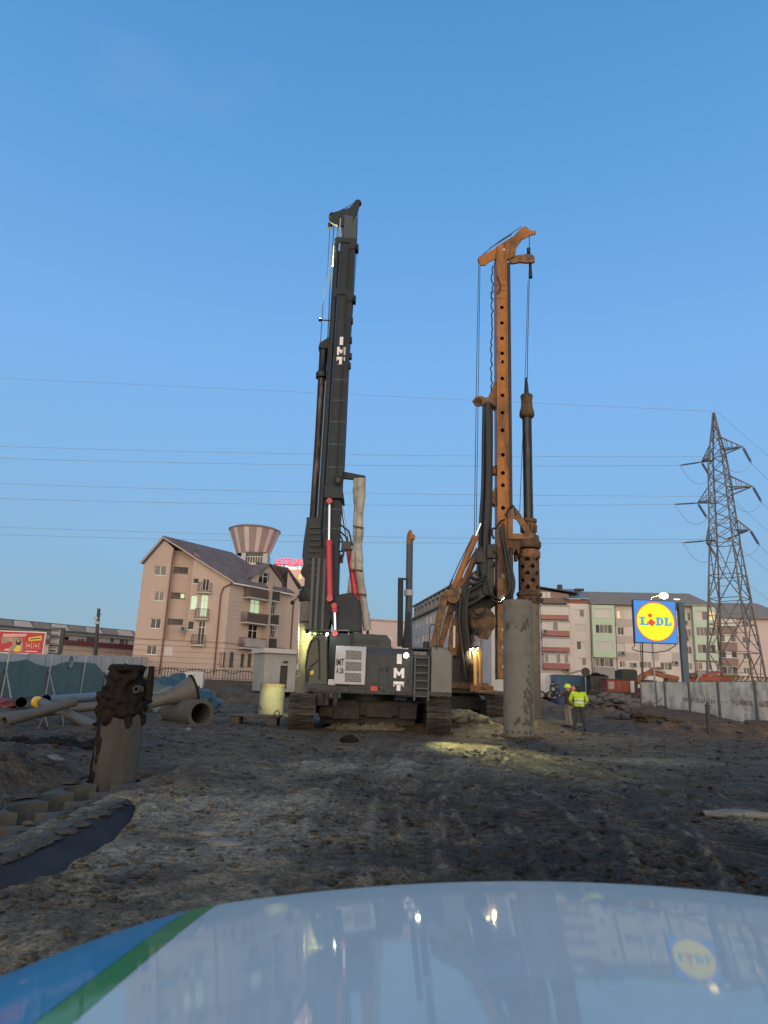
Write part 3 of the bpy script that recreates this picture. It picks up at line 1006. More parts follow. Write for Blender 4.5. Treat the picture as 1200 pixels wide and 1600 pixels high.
# big white upright letters, stencil cut
def big_letters(cx, rows, Y, parent, wd, yk):
    for ch, (pt, pb) in zip('IMT', rows):
        zt_, zb_ = pt, pb
        h = zt_ - zb_
        mb = MB()
        def bx(u0, u1, v0, v1):
            mb.box((cx + (u0 + u1) / 2 * wd, Y, zb_ + (v0 + v1) / 2 * h), ((u1 - u0) * wd, yk, (v1 - v0) * h))
        if ch == 'I':
            bx(-.24, .24, 0, 1)
        elif ch == 'M':
            bx(-.5, -.24, 0, 1); bx(.24, .5, 0, 1)
            poly = [(-.24, .98), (-.24, .5), (-.08, .22), (.08, .22), (.24, .5), (.24, .98), (.13, .72), (0, .55), (-.13, .72)]
            mb.ext([(cx + u * wd, Y + yk / 2, zb_ + v * h) for u, v in poly], (0, -yk * .9, 0))
        else:
            bx(-.5, .5, .66, 1); bx(-.18, .18, 0, .66); bx(-.5, -.40, .52, .66); bx(.40, .5, .52, .66); bx(-.26, .26, 0, .08)
        mb.build('lettering', 'white_paint', parent)
eh = bpy.data.objects['engine_house']
lx = W(623.5, 1050, YN).x
big_letters(lx, [(zY(p), zY(q)) for p, q in ((1021, 1036.5), (1043, 1058.5), (1064, 1080.5))], YN + .012, eh, .36, .02)
A, B = W(579, 1079.5, YN), W(589.5, 1072.5, YN)
MB().box(((A.x + B.x) / 2, YN + .0, (A.z + B.z) / 2), (B.x - A.x, .04, B.z - A.z)).build('reflector', 'reflector_red', eh, bevel=.01)
for px in (560, 592, 607, 640):
    x = W(px, 1050, YN).x
    if x > x1:
        MB().box((x, YN + .015, (zb + zt) / 2 - .12), (.018, .03, zt - zb - .36)).build('panel_seam', 'rubber', eh)
MB().box(((x1 + xb) / 2, YN + .012, zb + .22), (xb - x1 - .05, .03, .014)).build('panel_seam', 'rubber', eh)
for px, pyv in ((596, 1045), (604, 1045), (638, 1062)):
    p = W(px, pyv, YN)
    MB().box((p.x, YN - .0, p.z), (.05, .05, .13)).build('door_handle', 'black_steel', eh, bevel=.008)
mb = MB()
for px in range(580, 646, 6):
    for pyv in (1021, 1079):
        p = W(px, pyv, YN)
        mb.cyl((p.x, YN - .002, p.z), (p.x, YN + .03, p.z), .014, n=8)
kind(mb.build('bolts', 'tank_grey', eh), 'stuff')
mb = MB()
random.seed(12)
for i in range(150):                              # dried splashes low on the body
    x = random.uniform(x0, t1) if False else random.uniform(W(480, 1075, YN).x, W(700, 1075, YN).x)
    r_ = random.uniform(.012, .05)
    mb.lump((x, YN - .012 if x > x1 else YN - .02, 1.22 + abs(random.gauss(0, .07))), (r_, r_ * .3, r_ * random.uniform(.6, 1.6)), i, .4, 1.6, 1)
kind(mb.build('mud_splash', 'track_steel', rig, True), 'stuff')
random.seed(19)
# ladder bay and ladder
l0, l1 = W(646, 1050, YN).x, W(672, 1050, YN).x
MB().box(((l0 + l1) / 2, 25.4, (zb + zt) / 2 - .1), (l1 - l0 - .01, 2.4, zt - zb - .2)).build('ladder_bay', 'rig_paint_house', rig)
lad = MB()
for x in (l0 + .05, l1 - .05):
    lad.box((x, YN - .02, (1.05 + zt) / 2 - .12), (.06, .10, zt - 1.05 - .24))
ladder = lad.build('ladder', 'rig_paint_light', rig, bevel=.008)
for i, py in enumerate((1028, 1040, 1052, 1064, 1076, 1088)):
    z = zY(py, 659)
    MB().box(((l0 + l1) / 2, YN - .02, z), (l1 - l0 - .16, .18, .045)).build('step', 'rig_paint_light', ladder, bevel=.006)
MB().box(((l0 + l1) / 2, YN + .06, zY(1082, 659)), (l1 - l0 - .16, .02, .22)).build('mud_guard', 'muddy_steel', ladder)
# right-hand tank, its outer edge bevelled
t0, t1 = W(673, 1050, YN).x, W(706.5, 1050, YN).x
mb = MB()
mb.prism([(t0, 1.32), (t0, zY(1011, 690)), (t1 - .2, zY(1012, 690)), (t1, zY(1023, 706)), (t1, 1.32)], YN - .02, 26.7)
mb.build('tank', 'tank_grey', rig, bevel=.04)
MB().tube([(l1 - .05, YN - .05, zt - .2), (l1 - .05, YN - .05, zt + .75), (l1 + .02, YN - .05, zt + .85), (l1 + .12, YN - .05, zt + .85), (l1 + .2, YN - .05, zt + .75), (l1 + .2, YN - .05, zt)], .018, 8).build('grab_rail', 'iron_rail', rig, True)
mb = MB()
mb.box((l0 + .55, 25, zt + .03), (1.4, 1.6, .06)).box((l0 + .9, 24.8, zt + .12), (.35, .3, .14)).cyl((l1 - .12, 24.6, zt), (l1 - .12, 24.6, zt + .3), .10)
mb.build('roof_fitting', 'black_steel', rig, True)
# cab and the wall behind it
CP = [(477, 1071), (476, 1040), (479, 1017), (484, 1002), (492, 992), (511, 990), (512, 1071)]
mb = MB().prism(XZ(CP, YN + .1), YN + .1, YN + 1.75)
cab = mb.build('cab', 'cab_green', rig, bevel=.04)
def pane(pix, Y, nm='window', mat='cab_glass', parent=None, t=.02):
    return MB().prism(XZ(pix, Y), Y - t, Y).build(nm, mat, parent or cab)
pane([(480, 1038), (482, 1019), (487, 1004), (498, 999), (498, 1032), (484, 1040)], YN + .095)
pane([(500, 1030), (500, 998), (509, 996), (509, 1030)], YN + .095)
mb = MB()
mb.tube([W(x, y, YN + .06) for x, y in ((479, 1066), (478.5, 1040), (482, 1017), (487, 1002), (497, 996), (498.5, 1030), (484, 1043), (480, 1066))], .022, 6)
mb.build('door_frame', 'black_steel', cab, True)
MB().tube([W(499, 1000, YN + .04), W(499, 1062, YN + .04)], .02, 6).build('handle', 'black_steel', cab, True)
MB().box((W(490, 985, YN + .9).x + .2, YN + .9, W(490, 989, YN + .9).z + .04), (.9, 1.3, .08)).build('roof', 'cab_green', cab, bevel=.03)
MB().prism(XZ([(484, 1049), (490, 1047), (490, 1053), (485, 1055)], YN + .09), YN + .085, YN + .1).build('sticker', 'yellow_plastic', cab)
q0, q1 = W(512, 1040, YN + .5).x, W(548, 1040, YN + .5).x
MB().box(((q0 + q1) / 2, YN + 1.3, (1.34 + W(530, 989, YN + .5).z) / 2), (q1 - q0, 1.6, W(530, 989, YN + .5).z - 1.34)).build('equipment_box', 'rig_paint', rig, bevel=.03)
mb = MB()
for dz in (.0,):
    mb.tube([W(490, 991, YN + .5), W(490, 984.5, YN + .5), W(545, 985, YN + .5), W(545, 992, YN + .5)], .018, 6)
    mb.tube([W(515, 991, YN + .5), W(515, 985, YN + .5)], .016, 6)
mb.build('handrail', 'galvanised', rig, True)
A = W(557, 988, YN + 1)
MB().lathe([(.19, -.14), (.205, -.12), (.205, .0), (.16, .01), (.16, .05), (.215, .06), (.215, .12), (.18, .16)], A, 24).build('air_filter', 'tank_grey', rig, True)
MB().box((W(575, 976, YN + 1.6).x, YN + 1.6, W(575, 978, YN + 1.6).z), (.10, .14, .95)).build('exhaust', 'rust_steel', rig, bevel=.02)
mb = MB()
A, B = W(513, 1062, YN), W(524, 1070, YN)
mb.box(((A.x + B.x) / 2, YN + .1, (A.z + B.z) / 2), (.26, .3, .2))
mb.build('toolbox', 'panel_grey', rig, bevel=.02)
# white-grey hoses and debris hanging below the frame
for px in (499, 510, 524):
    A = W(px, 1092, YN + .2)
    MB().cyl((A.x, A.y, .78), (A.x, A.y, 1.18), .09 if px != 499 else .2, n=14).build('outrigger', 'muddy_steel', rig, True)

# ---- mast
def mx(px, py, Y=BY):
    return W(px, py, Y)
mA, mB_ = mx(497, 870), mx(553, 390)
XL, XR = W(519, 540, BY).x, W(547, 540, BY).x
ZT, ZM, ZB = W(540, 352, BY).z, W(520, 870, BY).z, W(500, 992, BY).z
zz = lambda y, x=530: W(x, y, BY).z
mb = MB()
mb.box(((XL + XR) / 2 + .06, BY, (ZM - .4 + zz(383)) / 2), (XR - XL - .12, .80, zz(383) - ZM + .4))
mast = mb.build('mast', 'rig_paint', rig, bevel=.03)
MB().box(((XL + XR) / 2 + .05, BY, (zz(384) + zz(345)) / 2), (XR - XL - .16, .72, zz(345) - zz(384)), R(15)).build('mast_head_section', 'rig_paint_light', rig, bevel=.03)
mb = MB()
for dy in (-.34, .34):
    mb.box((XL - .02, BY + dy, (zz(960) + zz(385)) / 2), (.14, .10, zz(385) - zz(960)))
    mb.box((XL - .10, BY + dy, (zz(960) + zz(385)) / 2), (.05, .16, zz(385) - zz(960)))
mb.build('guide_rail', 'rig_paint', mast, bevel=.01)
mb = MB()
mb.box((XR - .10, BY - .41, (zz(860) + zz(400)) / 2), (.05, .03, zz(400) - zz(860)))
mb.box((XL + .16, BY - .41, (zz(860) + zz(400)) / 2), (.04, .03, zz(400) - zz(860)))
mb.build('edge_strip', 'rig_paint', mast)
for py in (388, 468):                             # flanged joints of the mast
    z = zz(py)
    mb = MB()
    mb.prism([(XL - .05, z + .25), (XL - .12, z + .05), (XL + .02, z - .25), (XL + .1, z - .02), (XR - .2, z - .02), (XR - .16, z - .30), (XR + .0, z - .30), (XR + .08, z + .02), (XR + .05, z + .2)], BY - .44, BY - .40)
    mb.box((XR + .06, BY, z), (.16, .3, .28)).box((XL - .05, BY - .3, z + .05), (.16, .2, .3))
    mb.build('mast_joint', 'rig_paint', mast, bevel=.01)
for py, s in ((560, .14), (575, .10), (535, .08), (505, .08), (420, .06), (440, .06), (460, .06)):
    MB().box((XR + .04 if py > 500 else XL - .06, BY - .2, zz(py)), (s, .2, .22)).build('bracket', 'rig_paint', mast, bevel=.01)
big_letters(W(534, 555, BY).x, [(zz(p), zz(q)) for p, q in ((534, 546.5), (549.5, 562), (565, 577.5))], BY - .41, mast, .33, .02)
for pyv in (600, 632, 665, 700, 735, 800, 830):
    MB().box(((XL + XR) / 2 + .06, BY - .405, zz(pyv)), (XR - XL - .14, .02, .045)).build('weld_seam', 'rig_paint_light', mast)
for dx, r_ in ((.20, .016), (.255, .012)):
    MB().tube([(XR - dx + random.uniform(-.01, .01), BY - .43, zz(y)) for y in range(395, 760, 25)], r_, 6).build('hydraulic_line', 'rubber', mast, True)
# lower mast: kinked foot
mb = MB().pp([(493, 860), (531, 860), (529, 925), (513, 992), (484, 992)], BY, .95)
mb.build('mast_foot', 'rig_paint', rig, bevel=.03)
mb = MB()
for px0, px1 in ((490, 484), (499, 492), (508, 503)):
    mb.bar(W(px0, 872, BY - .5), W(px1, 992, BY - .5), .10, .06)
mb.build('foot_rail', 'rig_paint_light', rig)
# boom block
mb = MB().pp([(524, 934), (553, 929), (562, 942), (566, 990), (524, 990), (516, 960)], BY + .1, 1.5)
boom = mb.build('boom', 'rig_paint', rig, bevel=.05)
MB().cyl(W(519, 948, BY - .75), W(519, 948, BY + .9), .17, n=20).build('pivot_pin', 'black_steel', boom, True)
# cylinders
def ram(a, m, b, Y0, Y1, r1, r2, mat='red_paint', nm='hydraulic_ram'):
    A, Mm, B = W(*a, Y0), W(m[0], m[1], (Y0 + Y1) / 2), W(*b, Y1)
    mb = MB().cyl(Mm, B, r2, n=20)
    mb.cyl(Mm - (B - Mm).normalized() * .03, Mm + (B - Mm).normalized() * .16, r2 * 1.12, n=20)
    o = mb.build(nm, mat, rig, True)
    MB().cyl(A, Mm, r1, n=16).build('piston_rod', 'chrome', o, True)

    for P_ in (A, B):
        e = MB()
        e.cyl(P_ - Vector((0, .16, 0)), P_ + Vector((0, .16, 0)), r2 * 1.0, n=18)
        e.build('clevis', mat if mat == 'red_paint' else 'black_steel', o, True)
    return o
ram((515, 784), (514, 846), (515.5, 936), BY - .62, BY - .9, .05, .11)
ram((533, 785), (543.5, 850), (557, 939), BY + .3, BY - .2, .05, .11)
ram((524, 990), (523, 956), (522.5, 947), BY - .85, BY - .8, .055, .10)
# mast collar where the rams hold it
mb = MB().pp([(508, 765), (536, 767), (538, 785), (508, 784)], BY, 1.15)
mb.build('mast_collar', 'rig_paint', rig, bevel=.03)
# side arm that carries the pale hose
mb = MB().pp([(529, 737), (540, 738), (571, 744), (571, 751), (556, 750), (534, 748)], BY, .16)
arm = mb.build('hose_arm', 'rig_paint', rig, bevel=.02)
MB().cyl(W(528.5, 750, BY - .55), W(528.5, 750, BY - .35), .19, n=26).build('sheave', 'black_steel', arm, True)
MB().cyl(W(528.5, 750, BY - .62), W(528.5, 750, BY - .3), .10, n=20).build('hub', 'rig_paint_light', arm, True)
def wob(pts, Y, s=.02, n=5):
    out = []
    for i in range(len(pts) - 1):
        for k in range(n):
            t = k / n
            p = W(pts[i][0] + (pts[i + 1][0] - pts[i][0]) * t, pts[i][1] + (pts[i + 1][1] - pts[i][1]) * t, Y)
            out.append(p + Vector((random.uniform(-s, s), random.uniform(-s, s), 0)))
    out.append(W(*pts[-1], Y))
    return out
hp = [([(556, 748), (557, 790), (555, 850), (551, 890), (546, 935), (545, 950)], .105, BY - .05), ([(564.5, 748), (563, 795), (560, 850), (561, 890), (567, 935), (574, 985)], .155, BY - .12), ([(560, 750), (560, 800), (558, 860), (556, 900), (555, 940)], .10, BY + .08)]
for pts, r, Y in hp:
    ps = wob(pts, Y)
    rs = [r * random.uniform(.88, 1.12) * (1.15 if i < 4 else 1) for i in range(len(ps))]
    MB().tube(ps, rs, 12).build('pale_hose', 'hose_pale', arm, True)
for pa, pb in (((552, 822), (568, 825)), ((545, 889), (567, 892)), ((556, 927), (573, 930))):
    MB().bar(W(*pa, BY - .3), W(*pb, BY - .3), .05, .06).build('hose_clamp', 'rust_steel', arm)
mb = MB()
for pts in ([(531, 830), (540, 838), (548, 860), (545, 880)], [(531, 836), (538, 850), (536, 870), (529, 880)], [(532, 820), (545, 830), (550, 850)], [(531, 875), (536, 866), (541, 855)], [(530, 846), (552, 852)], [(530, 862), (551, 858)]):
    mb.tube(wob(pts, BY - .1, .01), .035, 7)
mb.box(W(541, 853, BY), (.36, .3, .30)).box(W(532, 873, BY), (.2, .2, .3))
mb.build('hydraulic_hoses', 'rubber', rig, True)
# ropes
def rope(nm, pts, Y, r=.018, parent=rig, mat='steel_rope'):
    return MB().tube([W(x, y, Y) for x, y in pts], r, 6).build(nm, mat, parent, True)
# mast head with its two sheaves
HP = [(514, 346), (518, 335), (524, 332), (545, 326), (552, 320), (557, 313), (562, 315), (561.5, 323), (558, 336), (553, 343), (552, 350), (540, 354), (526, 353), (518, 349)]
mb = MB()
mb.pp(HP, BY - .28, .10)
mb.pp(HP, BY + .28, .10)
head = mb.build('mast_head', 'rig_paint', rig, bevel=.01)
for px, py, r in ((559, 318, .16), (520, 339, .19), (547, 336, .2)):
    MB().cyl(W(px, py, BY - .2), W(px, py, BY + .2), r, n=24).build('sheave', 'black_steel', head, True)
MB().pp([(540, 335), (552, 330), (556, 322), (557, 334), (551, 349), (541, 352)], BY, .4).build('head_brace', 'black_steel', head)
A = W(516, 353, BY - .1)
mb = MB().cyl(A + Vector((0, 0, .12)), A - Vector((0, 0, .12)), .10, n=14)
mb.build('rope_socket', 'black_steel', head, True)
rope('rope', [(520.5, 334), (540, 325), (557, 315)], BY)
rope('rope', [(516, 348), (512, 420), (505, 470), (499, 560), (486, 806)], BY - .15, .016)
rope('rope', [(522, 352), (517, 420), (512, 530)], BY, .022)
rope('rope', [(559, 335), (556.5, 400), (546, 560), (538, 736)], BY + .2, .016)
# kelly bar
KX = W(505, 560, BY).x
kz = lambda y: W(504, y, BY).z
mb = MB().cyl((KX, BY, kz(1010)), (KX, BY, kz(540)), .135, n=18)
kel = mb.build('kelly_bar', 'kelly_rust', rig, True)
mb = MB()
for a in range(3):
    t = a * 2.09 + 3.9
    mb.box((KX + .14 * math.cos(t), BY + .14 * math.sin(t), (kz(830) + kz(590)) / 2), (.035, .035, kz(590) - kz(830)), t)
mb.build('drive_key', 'kelly_steel', kel)
mb = MB().lathe([(.10, kz(592)), (.25, kz(591)), (.26, kz(584)), (.16, kz(579)), (.17, kz(552)), (.20, kz(549)), (.2, kz(546))], (KX, BY, 0), 20)
mb.build('swivel', 'black_steel', kel, True)
MB().pp([(498, 548), (500, 540), (514, 531), (520, 531), (521, 541), (512, 549)], BY, .5).build('swivel_guide', 'rig_paint', kel, bevel=.02)
# rotary drive
RP = [(481, 817), (484, 812), (503, 812), (505, 880), (503, 935), (480, 935), (477, 922), (478, 900), (474, 872), (476, 850)]
mb = MB().pp(RP, BY, .9)
rot = mb.build('rotary_drive', 'rig_paint', rig, bevel=.04)
for i in range(9):
    y = 822 + i * 9.4
    MB().pp([(483, y), (500, y), (500, y + 4), (483, y + 4)], BY - .46, .1).build('cooling_fin', 'black_steel', rot, bevel=.006)
mb = MB().cyl(W(481, 893, BY - .5), W(481, 893, BY - .2), .26, n=26).cyl(W(485, 910, BY - .5), W(485, 910, BY - .2), .22, n=20)
mb.build('gear_motor', 'black_steel', rot, True)
mb = MB().tube([W(480, 830, BY - .3), W(480, 809, BY - .3), W(487, 809, BY - .3)], .03, 6).tube([W(484, 826, BY + .1), W(484, 810, BY + .1)], .03, 6)
mb.build('guard_rail', 'black_steel', rot, True)
TX = W(482, 960, BY).x
mb = MB().lathe([(.40, kz(941)), (.42, kz(938)), (.42, kz(925)), (.34, kz(923)), (.34, kz(918))], (TX + .02, BY, 0), 30)
ring = mb.build('casing_collar', 'black_steel', rot, True)
for i in range(16):
    a = i * math.pi / 8
    MB().box((TX + .02 + .43 * math.cos(a), BY + .43 * math.sin(a), kz(934)), (.07, .07, .10), a).build('bolt', 'muddy_steel', ring)
ct = thing('drill_casing', 'steel casing tube hanging under the black rig, lit yellow at its lower half', 'casing', (TX, BY, 0))
MB().pipe((TX, BY, gz(TX, BY) - .2), (TX, BY, kz(941)), .325, .29, 36).build('tube', 'casing_grey', ct, True)
MB().pipe((TX, BY, kz(975)), (TX, BY, kz(972)), .345, .32, 36).build('joint_ring', 'muddy_steel', ct, True)
# chain with a hook block beside the casing
ch = thing('hook_block', 'yellow lit hook and block on a thin chain beside the casing tube', 'hook', W(465, 1048, BY - .7))
cp = [W(467.5, 948, BY - .7), W(466, 1038, BY - .7)]
mb = MB()
for i in range(30):
    p = cp[0].lerp(cp[1], (i + .5) / 30)
    mb.box(p, (.05 if i % 2 else .02, .02 if i % 2 else .05, (cp[0] - cp[1]).length / 30 * 1.2))
kind(mb.build('chain', 'galvanised', ch), 'stuff')
mb = MB().box(cp[1] - Vector((0, 0, .1)), (.12, .12, .22))
mb.build('block', 'galvanised', ch, bevel=.02)
h0 = cp[1] - Vector((0, 0, .2))
MB().tube([h0 + Vector((math.sin(a) * .12, 0, -.12 + math.cos(a) * .12)) for a in [i * .45 for i in range(11)]], .03, 8).build('hook', 'galvanised', ch, True)
# lamps on the rig
def work_lamp(p, aim, parent, mat='lamp_white', r=.06):
    p, aim = Vector(p), Vector(aim)
    d = (aim - p).normalized()
    o = MB().cyl(p - d * .10, p - d * .005, r * 1.25, r * 1.35, 16).build('work_lamp', 'black_steel', parent, True)
    MB().cyl(p - d * .012, p + d * .012, r, n=16).build('lens', mat, o, True)
    return p + d * .05
WL, WY = (1.0, .98, .55), (1.0, .92, .30)
p = work_lamp(W(634.5, 1024, YN - .08), G(765, 1172), eh, r=.085)
spot('rear_work_light', p, G(758, 1172), 3200, WY, 30, .8, .05)
p = work_lamp(W(510.5, 991, YN - .02), W(540, 1005, YN - .4), cab, r=.055)
spot('cab_work_light', p, W(524, 1003, YN + .4), 14, (.9, 1, .75), 120, .8, .05)
p = work_lamp(W(480, 988, YN + .3), (TX, BY, 2.4), cab, r=.05)
spot('front_work_light', p, (TX - .2, BY + .3, 3.0), 240, WY, 130, .6, .05)
pl_ = Vector((TX - .62, BY - .1, kz(945)))
p = work_lamp(pl_, W(425, 1092, 31.), rot, r=.05)
spot('side_work_light', p, W(434, 1086, 31.), 6500, (1.0, .96, .40), 17, .9, .05)
pb_ = Vector((XL - .52, BY - .30, zz(505)))
MB().bar((XL - .05, BY - .30, zz(507)), pb_ - Vector((0, 0, .06)), .04).build('added_lamp_bracket', 'black_steel', mast)  # bracket of an added lamp
MB().box((XL - .01, BY - .14, (zz(383) + zz(350)) / 2), (.04, .52, zz(350) - zz(383)), R(17)).build('light_catch_plate', 'panel_grey', mast, bevel=.01)  # pale plate added to catch the mast lamp's light
MB().box((XL - .13, BY - .18, (zz(416) + zz(386)) / 2), (.04, .44, zz(386) - zz(416)), R(17)).build('light_catch_plate', 'panel_grey', mast, bevel=.01)  # second added plate, below the first
p = work_lamp(pb_, (XL - .02, BY - .2, zz(375)), mast, r=.05)  # added fitting, put here to light the mast head
spot('added_mast_light', p, (XL + .0, BY - .2, zz(372)), 16000, WY, 17, .7, .05)

# ================================================================== THE ORANGE RIG
OY = 32.5
orig = thing('drilling_rig', 'rusty orange drilling rig with a holed mast and many hanging black hoses', 'drilling rig', (4.4, 32.5, 0))
rig_b = orig
crawler(orig, W(767, 1135, 31).x, 33.6, 6.0, .92, 1.25, R(4), -.02)
crawler(orig, 1.1, 34.2, 6.0, .90, 1.2, R(4), -.02)
MB().box((3.0, 34.0, .85), (3.6, 2.6, .6)).build('carbody', 'muddy_steel', orig, bevel=.03)
MB().cyl((3.0, 34.0, 1.1), (3.0, 34.0, 1.5), 1.1, n=30).build('slew_ring', 'black_steel', orig, True)
MB().box((2.6, 33.8, 1.62), (5.0, 3.2, .3)).box((4.6, 33.0, 1.55), (1.6, .5, .22)).build('upper_frame', 'orange_dirty', orig, bevel=.03)
MB().box((.9, 33.8, 2.35), (2.6, 3.0, 1.2)).build('engine_house', 'orange_dirty', orig, bevel=.05)
oz = lambda y, x=785: W(x, y, OY).z
ox = lambda x, y: W(x, y, OY).x
def plate_holes(x0, x1, z0, z1, holes, r, y, t, hx):
    """a plate with round holes cut through, in the XZ plane"""
    mb = MB()
    zs = sorted(holes)
    cur = z0
    n = 12
    for hz in zs + [None]:
        top = (hz - r * 1.25) if hz is not None else z1
        if top > cur + .001:
            mb.box(((x0 + x1) / 2, y, (cur + top) / 2), (x1 - x0, t, top - cur))
        if hz is None:
            break
        zc0, zc1 = max(top, cur), hz + r * 1.25
        ring_o, ring_i = [], []
        for k in range(n):
            a = 2 * math.pi * k / n + math.pi / 12
            c, s_ = math.cos(a), math.sin(a)
            m = max(abs(c), abs(s_))
            ring_i.append((hx + r * c, hz + r * s_))
            u, v = c / m, s_ / m
            ring_o.append((x0 if u < -.999 else x1 if u > .999 else hx + u * ((x1 - hx) if u > 0 else (hx - x0)), hz + v * r * 1.25))
        for yy_ in (y - t / 2, y + t / 2):
            o = len(mb.v)
            mb.add([(px, yy_, pz) for px, pz in ring_o + ring_i], [(k, (k + 1) % n, n + (k + 1) % n, n + k) for k in range(n)])
            # square corners
        o = len(mb.v)
        mb.add([(px, yy_, pz) for yy_ in (y - t / 2, y + t / 2) for px, pz in ring_i], [(k, (k + 1) % n, n + (k + 1) % n, n + k) for k in range(n)])
        for cxn, czn in ((x0, hz - r * 1.25), (x1, hz - r * 1.25), (x0, hz + r * 1.25), (x1, hz + r * 1.25)):
            ks = sorted(range(n), key=lambda k: math.hypot(ring_o[k][0] - cxn, ring_o[k][1] - czn))[:2]
            for yy_ in (y - t / 2, y + t / 2):
                mb.add([(cxn, yy_, czn), (ring_o[ks[0]][0], yy_, ring_o[ks[0]][1]), (ring_o[ks[1]][0], yy_, ring_o[ks[1]][1])], [(0, 1, 2)])
        cur = zc1
    return mb
X0, X1, X2 = ox(774, 500), ox(789, 500), ox(795, 500)
zt_, zm_, zl_ = oz(404), oz(858), oz(1062)
hz = [oz(y) for y in (487, 511, 535, 558, 571, 597, 623, 650, 677, 715, 743, 762, 797)]
hc = (X0 + X1) / 2 + .02
fm = plate_holes(X0, X1, zm_, zt_, hz, .105, OY - .40, .04, hc)
omast = fm.build('mast', 'orange_paint', orig)
plate_holes(X0, X1, zm_, zt_, hz, .105, OY + .40, .04, hc).build('back_plate', 'orange_paint', omast)
mb = MB()
mb.box((X0 + .02, OY, (zm_ + zt_) / 2), (.04, .76, zt_ - zm_))
mb.box((X1 + .03, OY, (zm_ + zt_) / 2), (.05, .9, zt_ - zm_))
mb.build('side_plate', 'orange_paint', omast)
for e in (-1, 1):
    MB().box(((X1 + X2) / 2 + .05, OY + e * .36, (zl_ + zt_ - .5) / 2), (X2 - X1 - .04, .10, zt_ - .5 - zl_)).build('guide_rail', 'black_steel', omast, bevel=.01)
mb = plate_holes(X0 - .02, X1 - .01, zl_, zm_, [oz(868), oz(902), oz(935), oz(985), oz(1012), oz(1042)], .10, OY - .42, .05, hc)
mb.box((X0 + .02, OY, (zl_ + zm_) / 2), (.05, .8, zm_ - zl_)).box((X1 + .0, OY, (zl_ + zm_) / 2), (.05, .9, zm_ - zl_))
mb.build('mast_foot', 'orange_dirty', orig)
for py in (452, 460, 472):
    MB().box(((X0 + X1) / 2, OY - .43, oz(py)), (X1 - X0 + .04, .03, .06)).build('mast_joint', 'orange_paint', omast)
mb = MB()
mb.pp([(771, 600), (764, 618), (764, 632), (775, 640), (775, 600)], OY, .6)
mb.pp([(766, 732), (774, 728), (774, 742), (767, 742)], OY, .4)
mb.pp([(767, 775), (773, 762), (773, 792), (767, 786)], OY, .5)
mb.build('hose_bracket', 'orange_dirty', omast, bevel=.02)
# pulley arm half way up
mb = MB().pp([(738, 627), (743, 620), (752, 619), (758, 622), (778, 616), (780, 624), (758, 633), (748, 635), (742, 633)], OY - .2, .16)
pa_ = mb.build('rope_pulley_arm', 'orange_dirty', orig, bevel=.02)
MB().cyl(W(747, 627, OY - .34), W(747, 627, OY - .06), .20, n=24).build('sheave', 'rust_steel', pa_, True)
# mast head
hpx = [(730 + a * .1083, 340 + b * .1083) for a, b in ((165, 572), (400, 450), (640, 300), (775, 160), (830, 132), (880, 158), (905, 190), (1000, 200), (990, 240), (900, 262), (790, 322), (705, 440), (690, 555), (610, 600), (400, 600), (320, 640), (260, 690), (190, 690), (168, 640))]
for dy in (-.3, .3):
    pass
mb = MB()
mb.pp(hpx, OY - .32, .10)
mb.pp(hpx, OY + .32, .10)
ohead = mb.build('mast_head', 'orange_paint', orig, bevel=.012)
MB().pp([(730 + a * .1083, 340 + b * .1083) for a, b in ((400, 470), (640, 320), (760, 240), (700, 430), (600, 590), (420, 590))], OY, .56).build('head_core', 'orange_paint', ohead)
for a, b, r in ((830, 215, .27), (215, 620, .24), (940, 225, .12)):
    MB().cyl(W(730 + a * .1083, 340 + b * .1083, OY - .22), W(730 + a * .1083, 340 + b * .1083, OY + .22), r, n=24).build('sheave', 'rust_steel', ohead, True)
mb = MB().bar(W(765, 388, OY - .39), W(800, 366, OY - .39), .05, .04).bar(W(779, 400, OY - .39), W(792, 402, OY - .39), .06, .04)
mb.bar(W(777, 388, OY - .39), W(780, 402, OY - .39), .05, .04)
mb.build('stiffener', 'orange_dirty', ohead)
MB().cyl(W(787.5, 390, OY - .40), W(787.5, 390, OY - .36), .07, n=14).build('bolt_cover', 'white_paint', ohead, True)
fk = [(730 + a * .1083, 340 + b * .1083) for a, b in ((600, 570), (700, 552), (870, 532), (940, 545), (975, 600), (972, 650), (860, 660), (760, 650), (640, 672), (610, 640))]
fork = MB().pp(fk, OY - .2, .14).pp(fk, OY + .2, .14).build('rope_fork', 'orange_dirty', orig, bevel=.012)
MB().box(W(830, 406, OY), (.24, .5, .16)).build('fork_end', 'rust_steel', fork, bevel=.02)
rope('rope', [(749, 402), (780, 377), (815, 354)], OY, .022, orig)
rope('rope', [(748, 414), (745, 560), (743, 700), (741, 840)], OY - .08, .020, orig)
rope('rope', [(750, 414), (748, 560), (746, 700), (744, 830)], OY + .08, .018, orig)
rope('rope', [(827, 368), (827, 410), (827, 435), (824, 560), (824, 592)], OY, .022, orig)
rope('rope', [(825, 440), (820, 600), (812, 800)], OY + .1, .016, orig)
rope('rope', [(797, 430), (796, 560), (793, 720), (788, 830)], OY + .1, .016, orig)
mb = MB().cyl(W(826, 388, OY), W(826, 396, OY), .10, n=12)
mb.build('rope_weight', 'black_steel', orig, True)
MB().cyl(W(828.5, 412, OY), W(829, 434, OY), .07, .11, n=12).build('rope_socket', 'black_steel', orig, True)
mb = MB()
for i in range(14):                              # cable loops and pipes down the back edge of the mast
    y = 415 + i * 14
    mb.tube([W(770 + random.uniform(-2, 2) - i * .15, y, OY - .3), W(768.5 + random.uniform(-2, 1) - i * .15, y + 7, OY - .35), W(770 - i * .15, y + 14, OY - .3)], .035, 6)
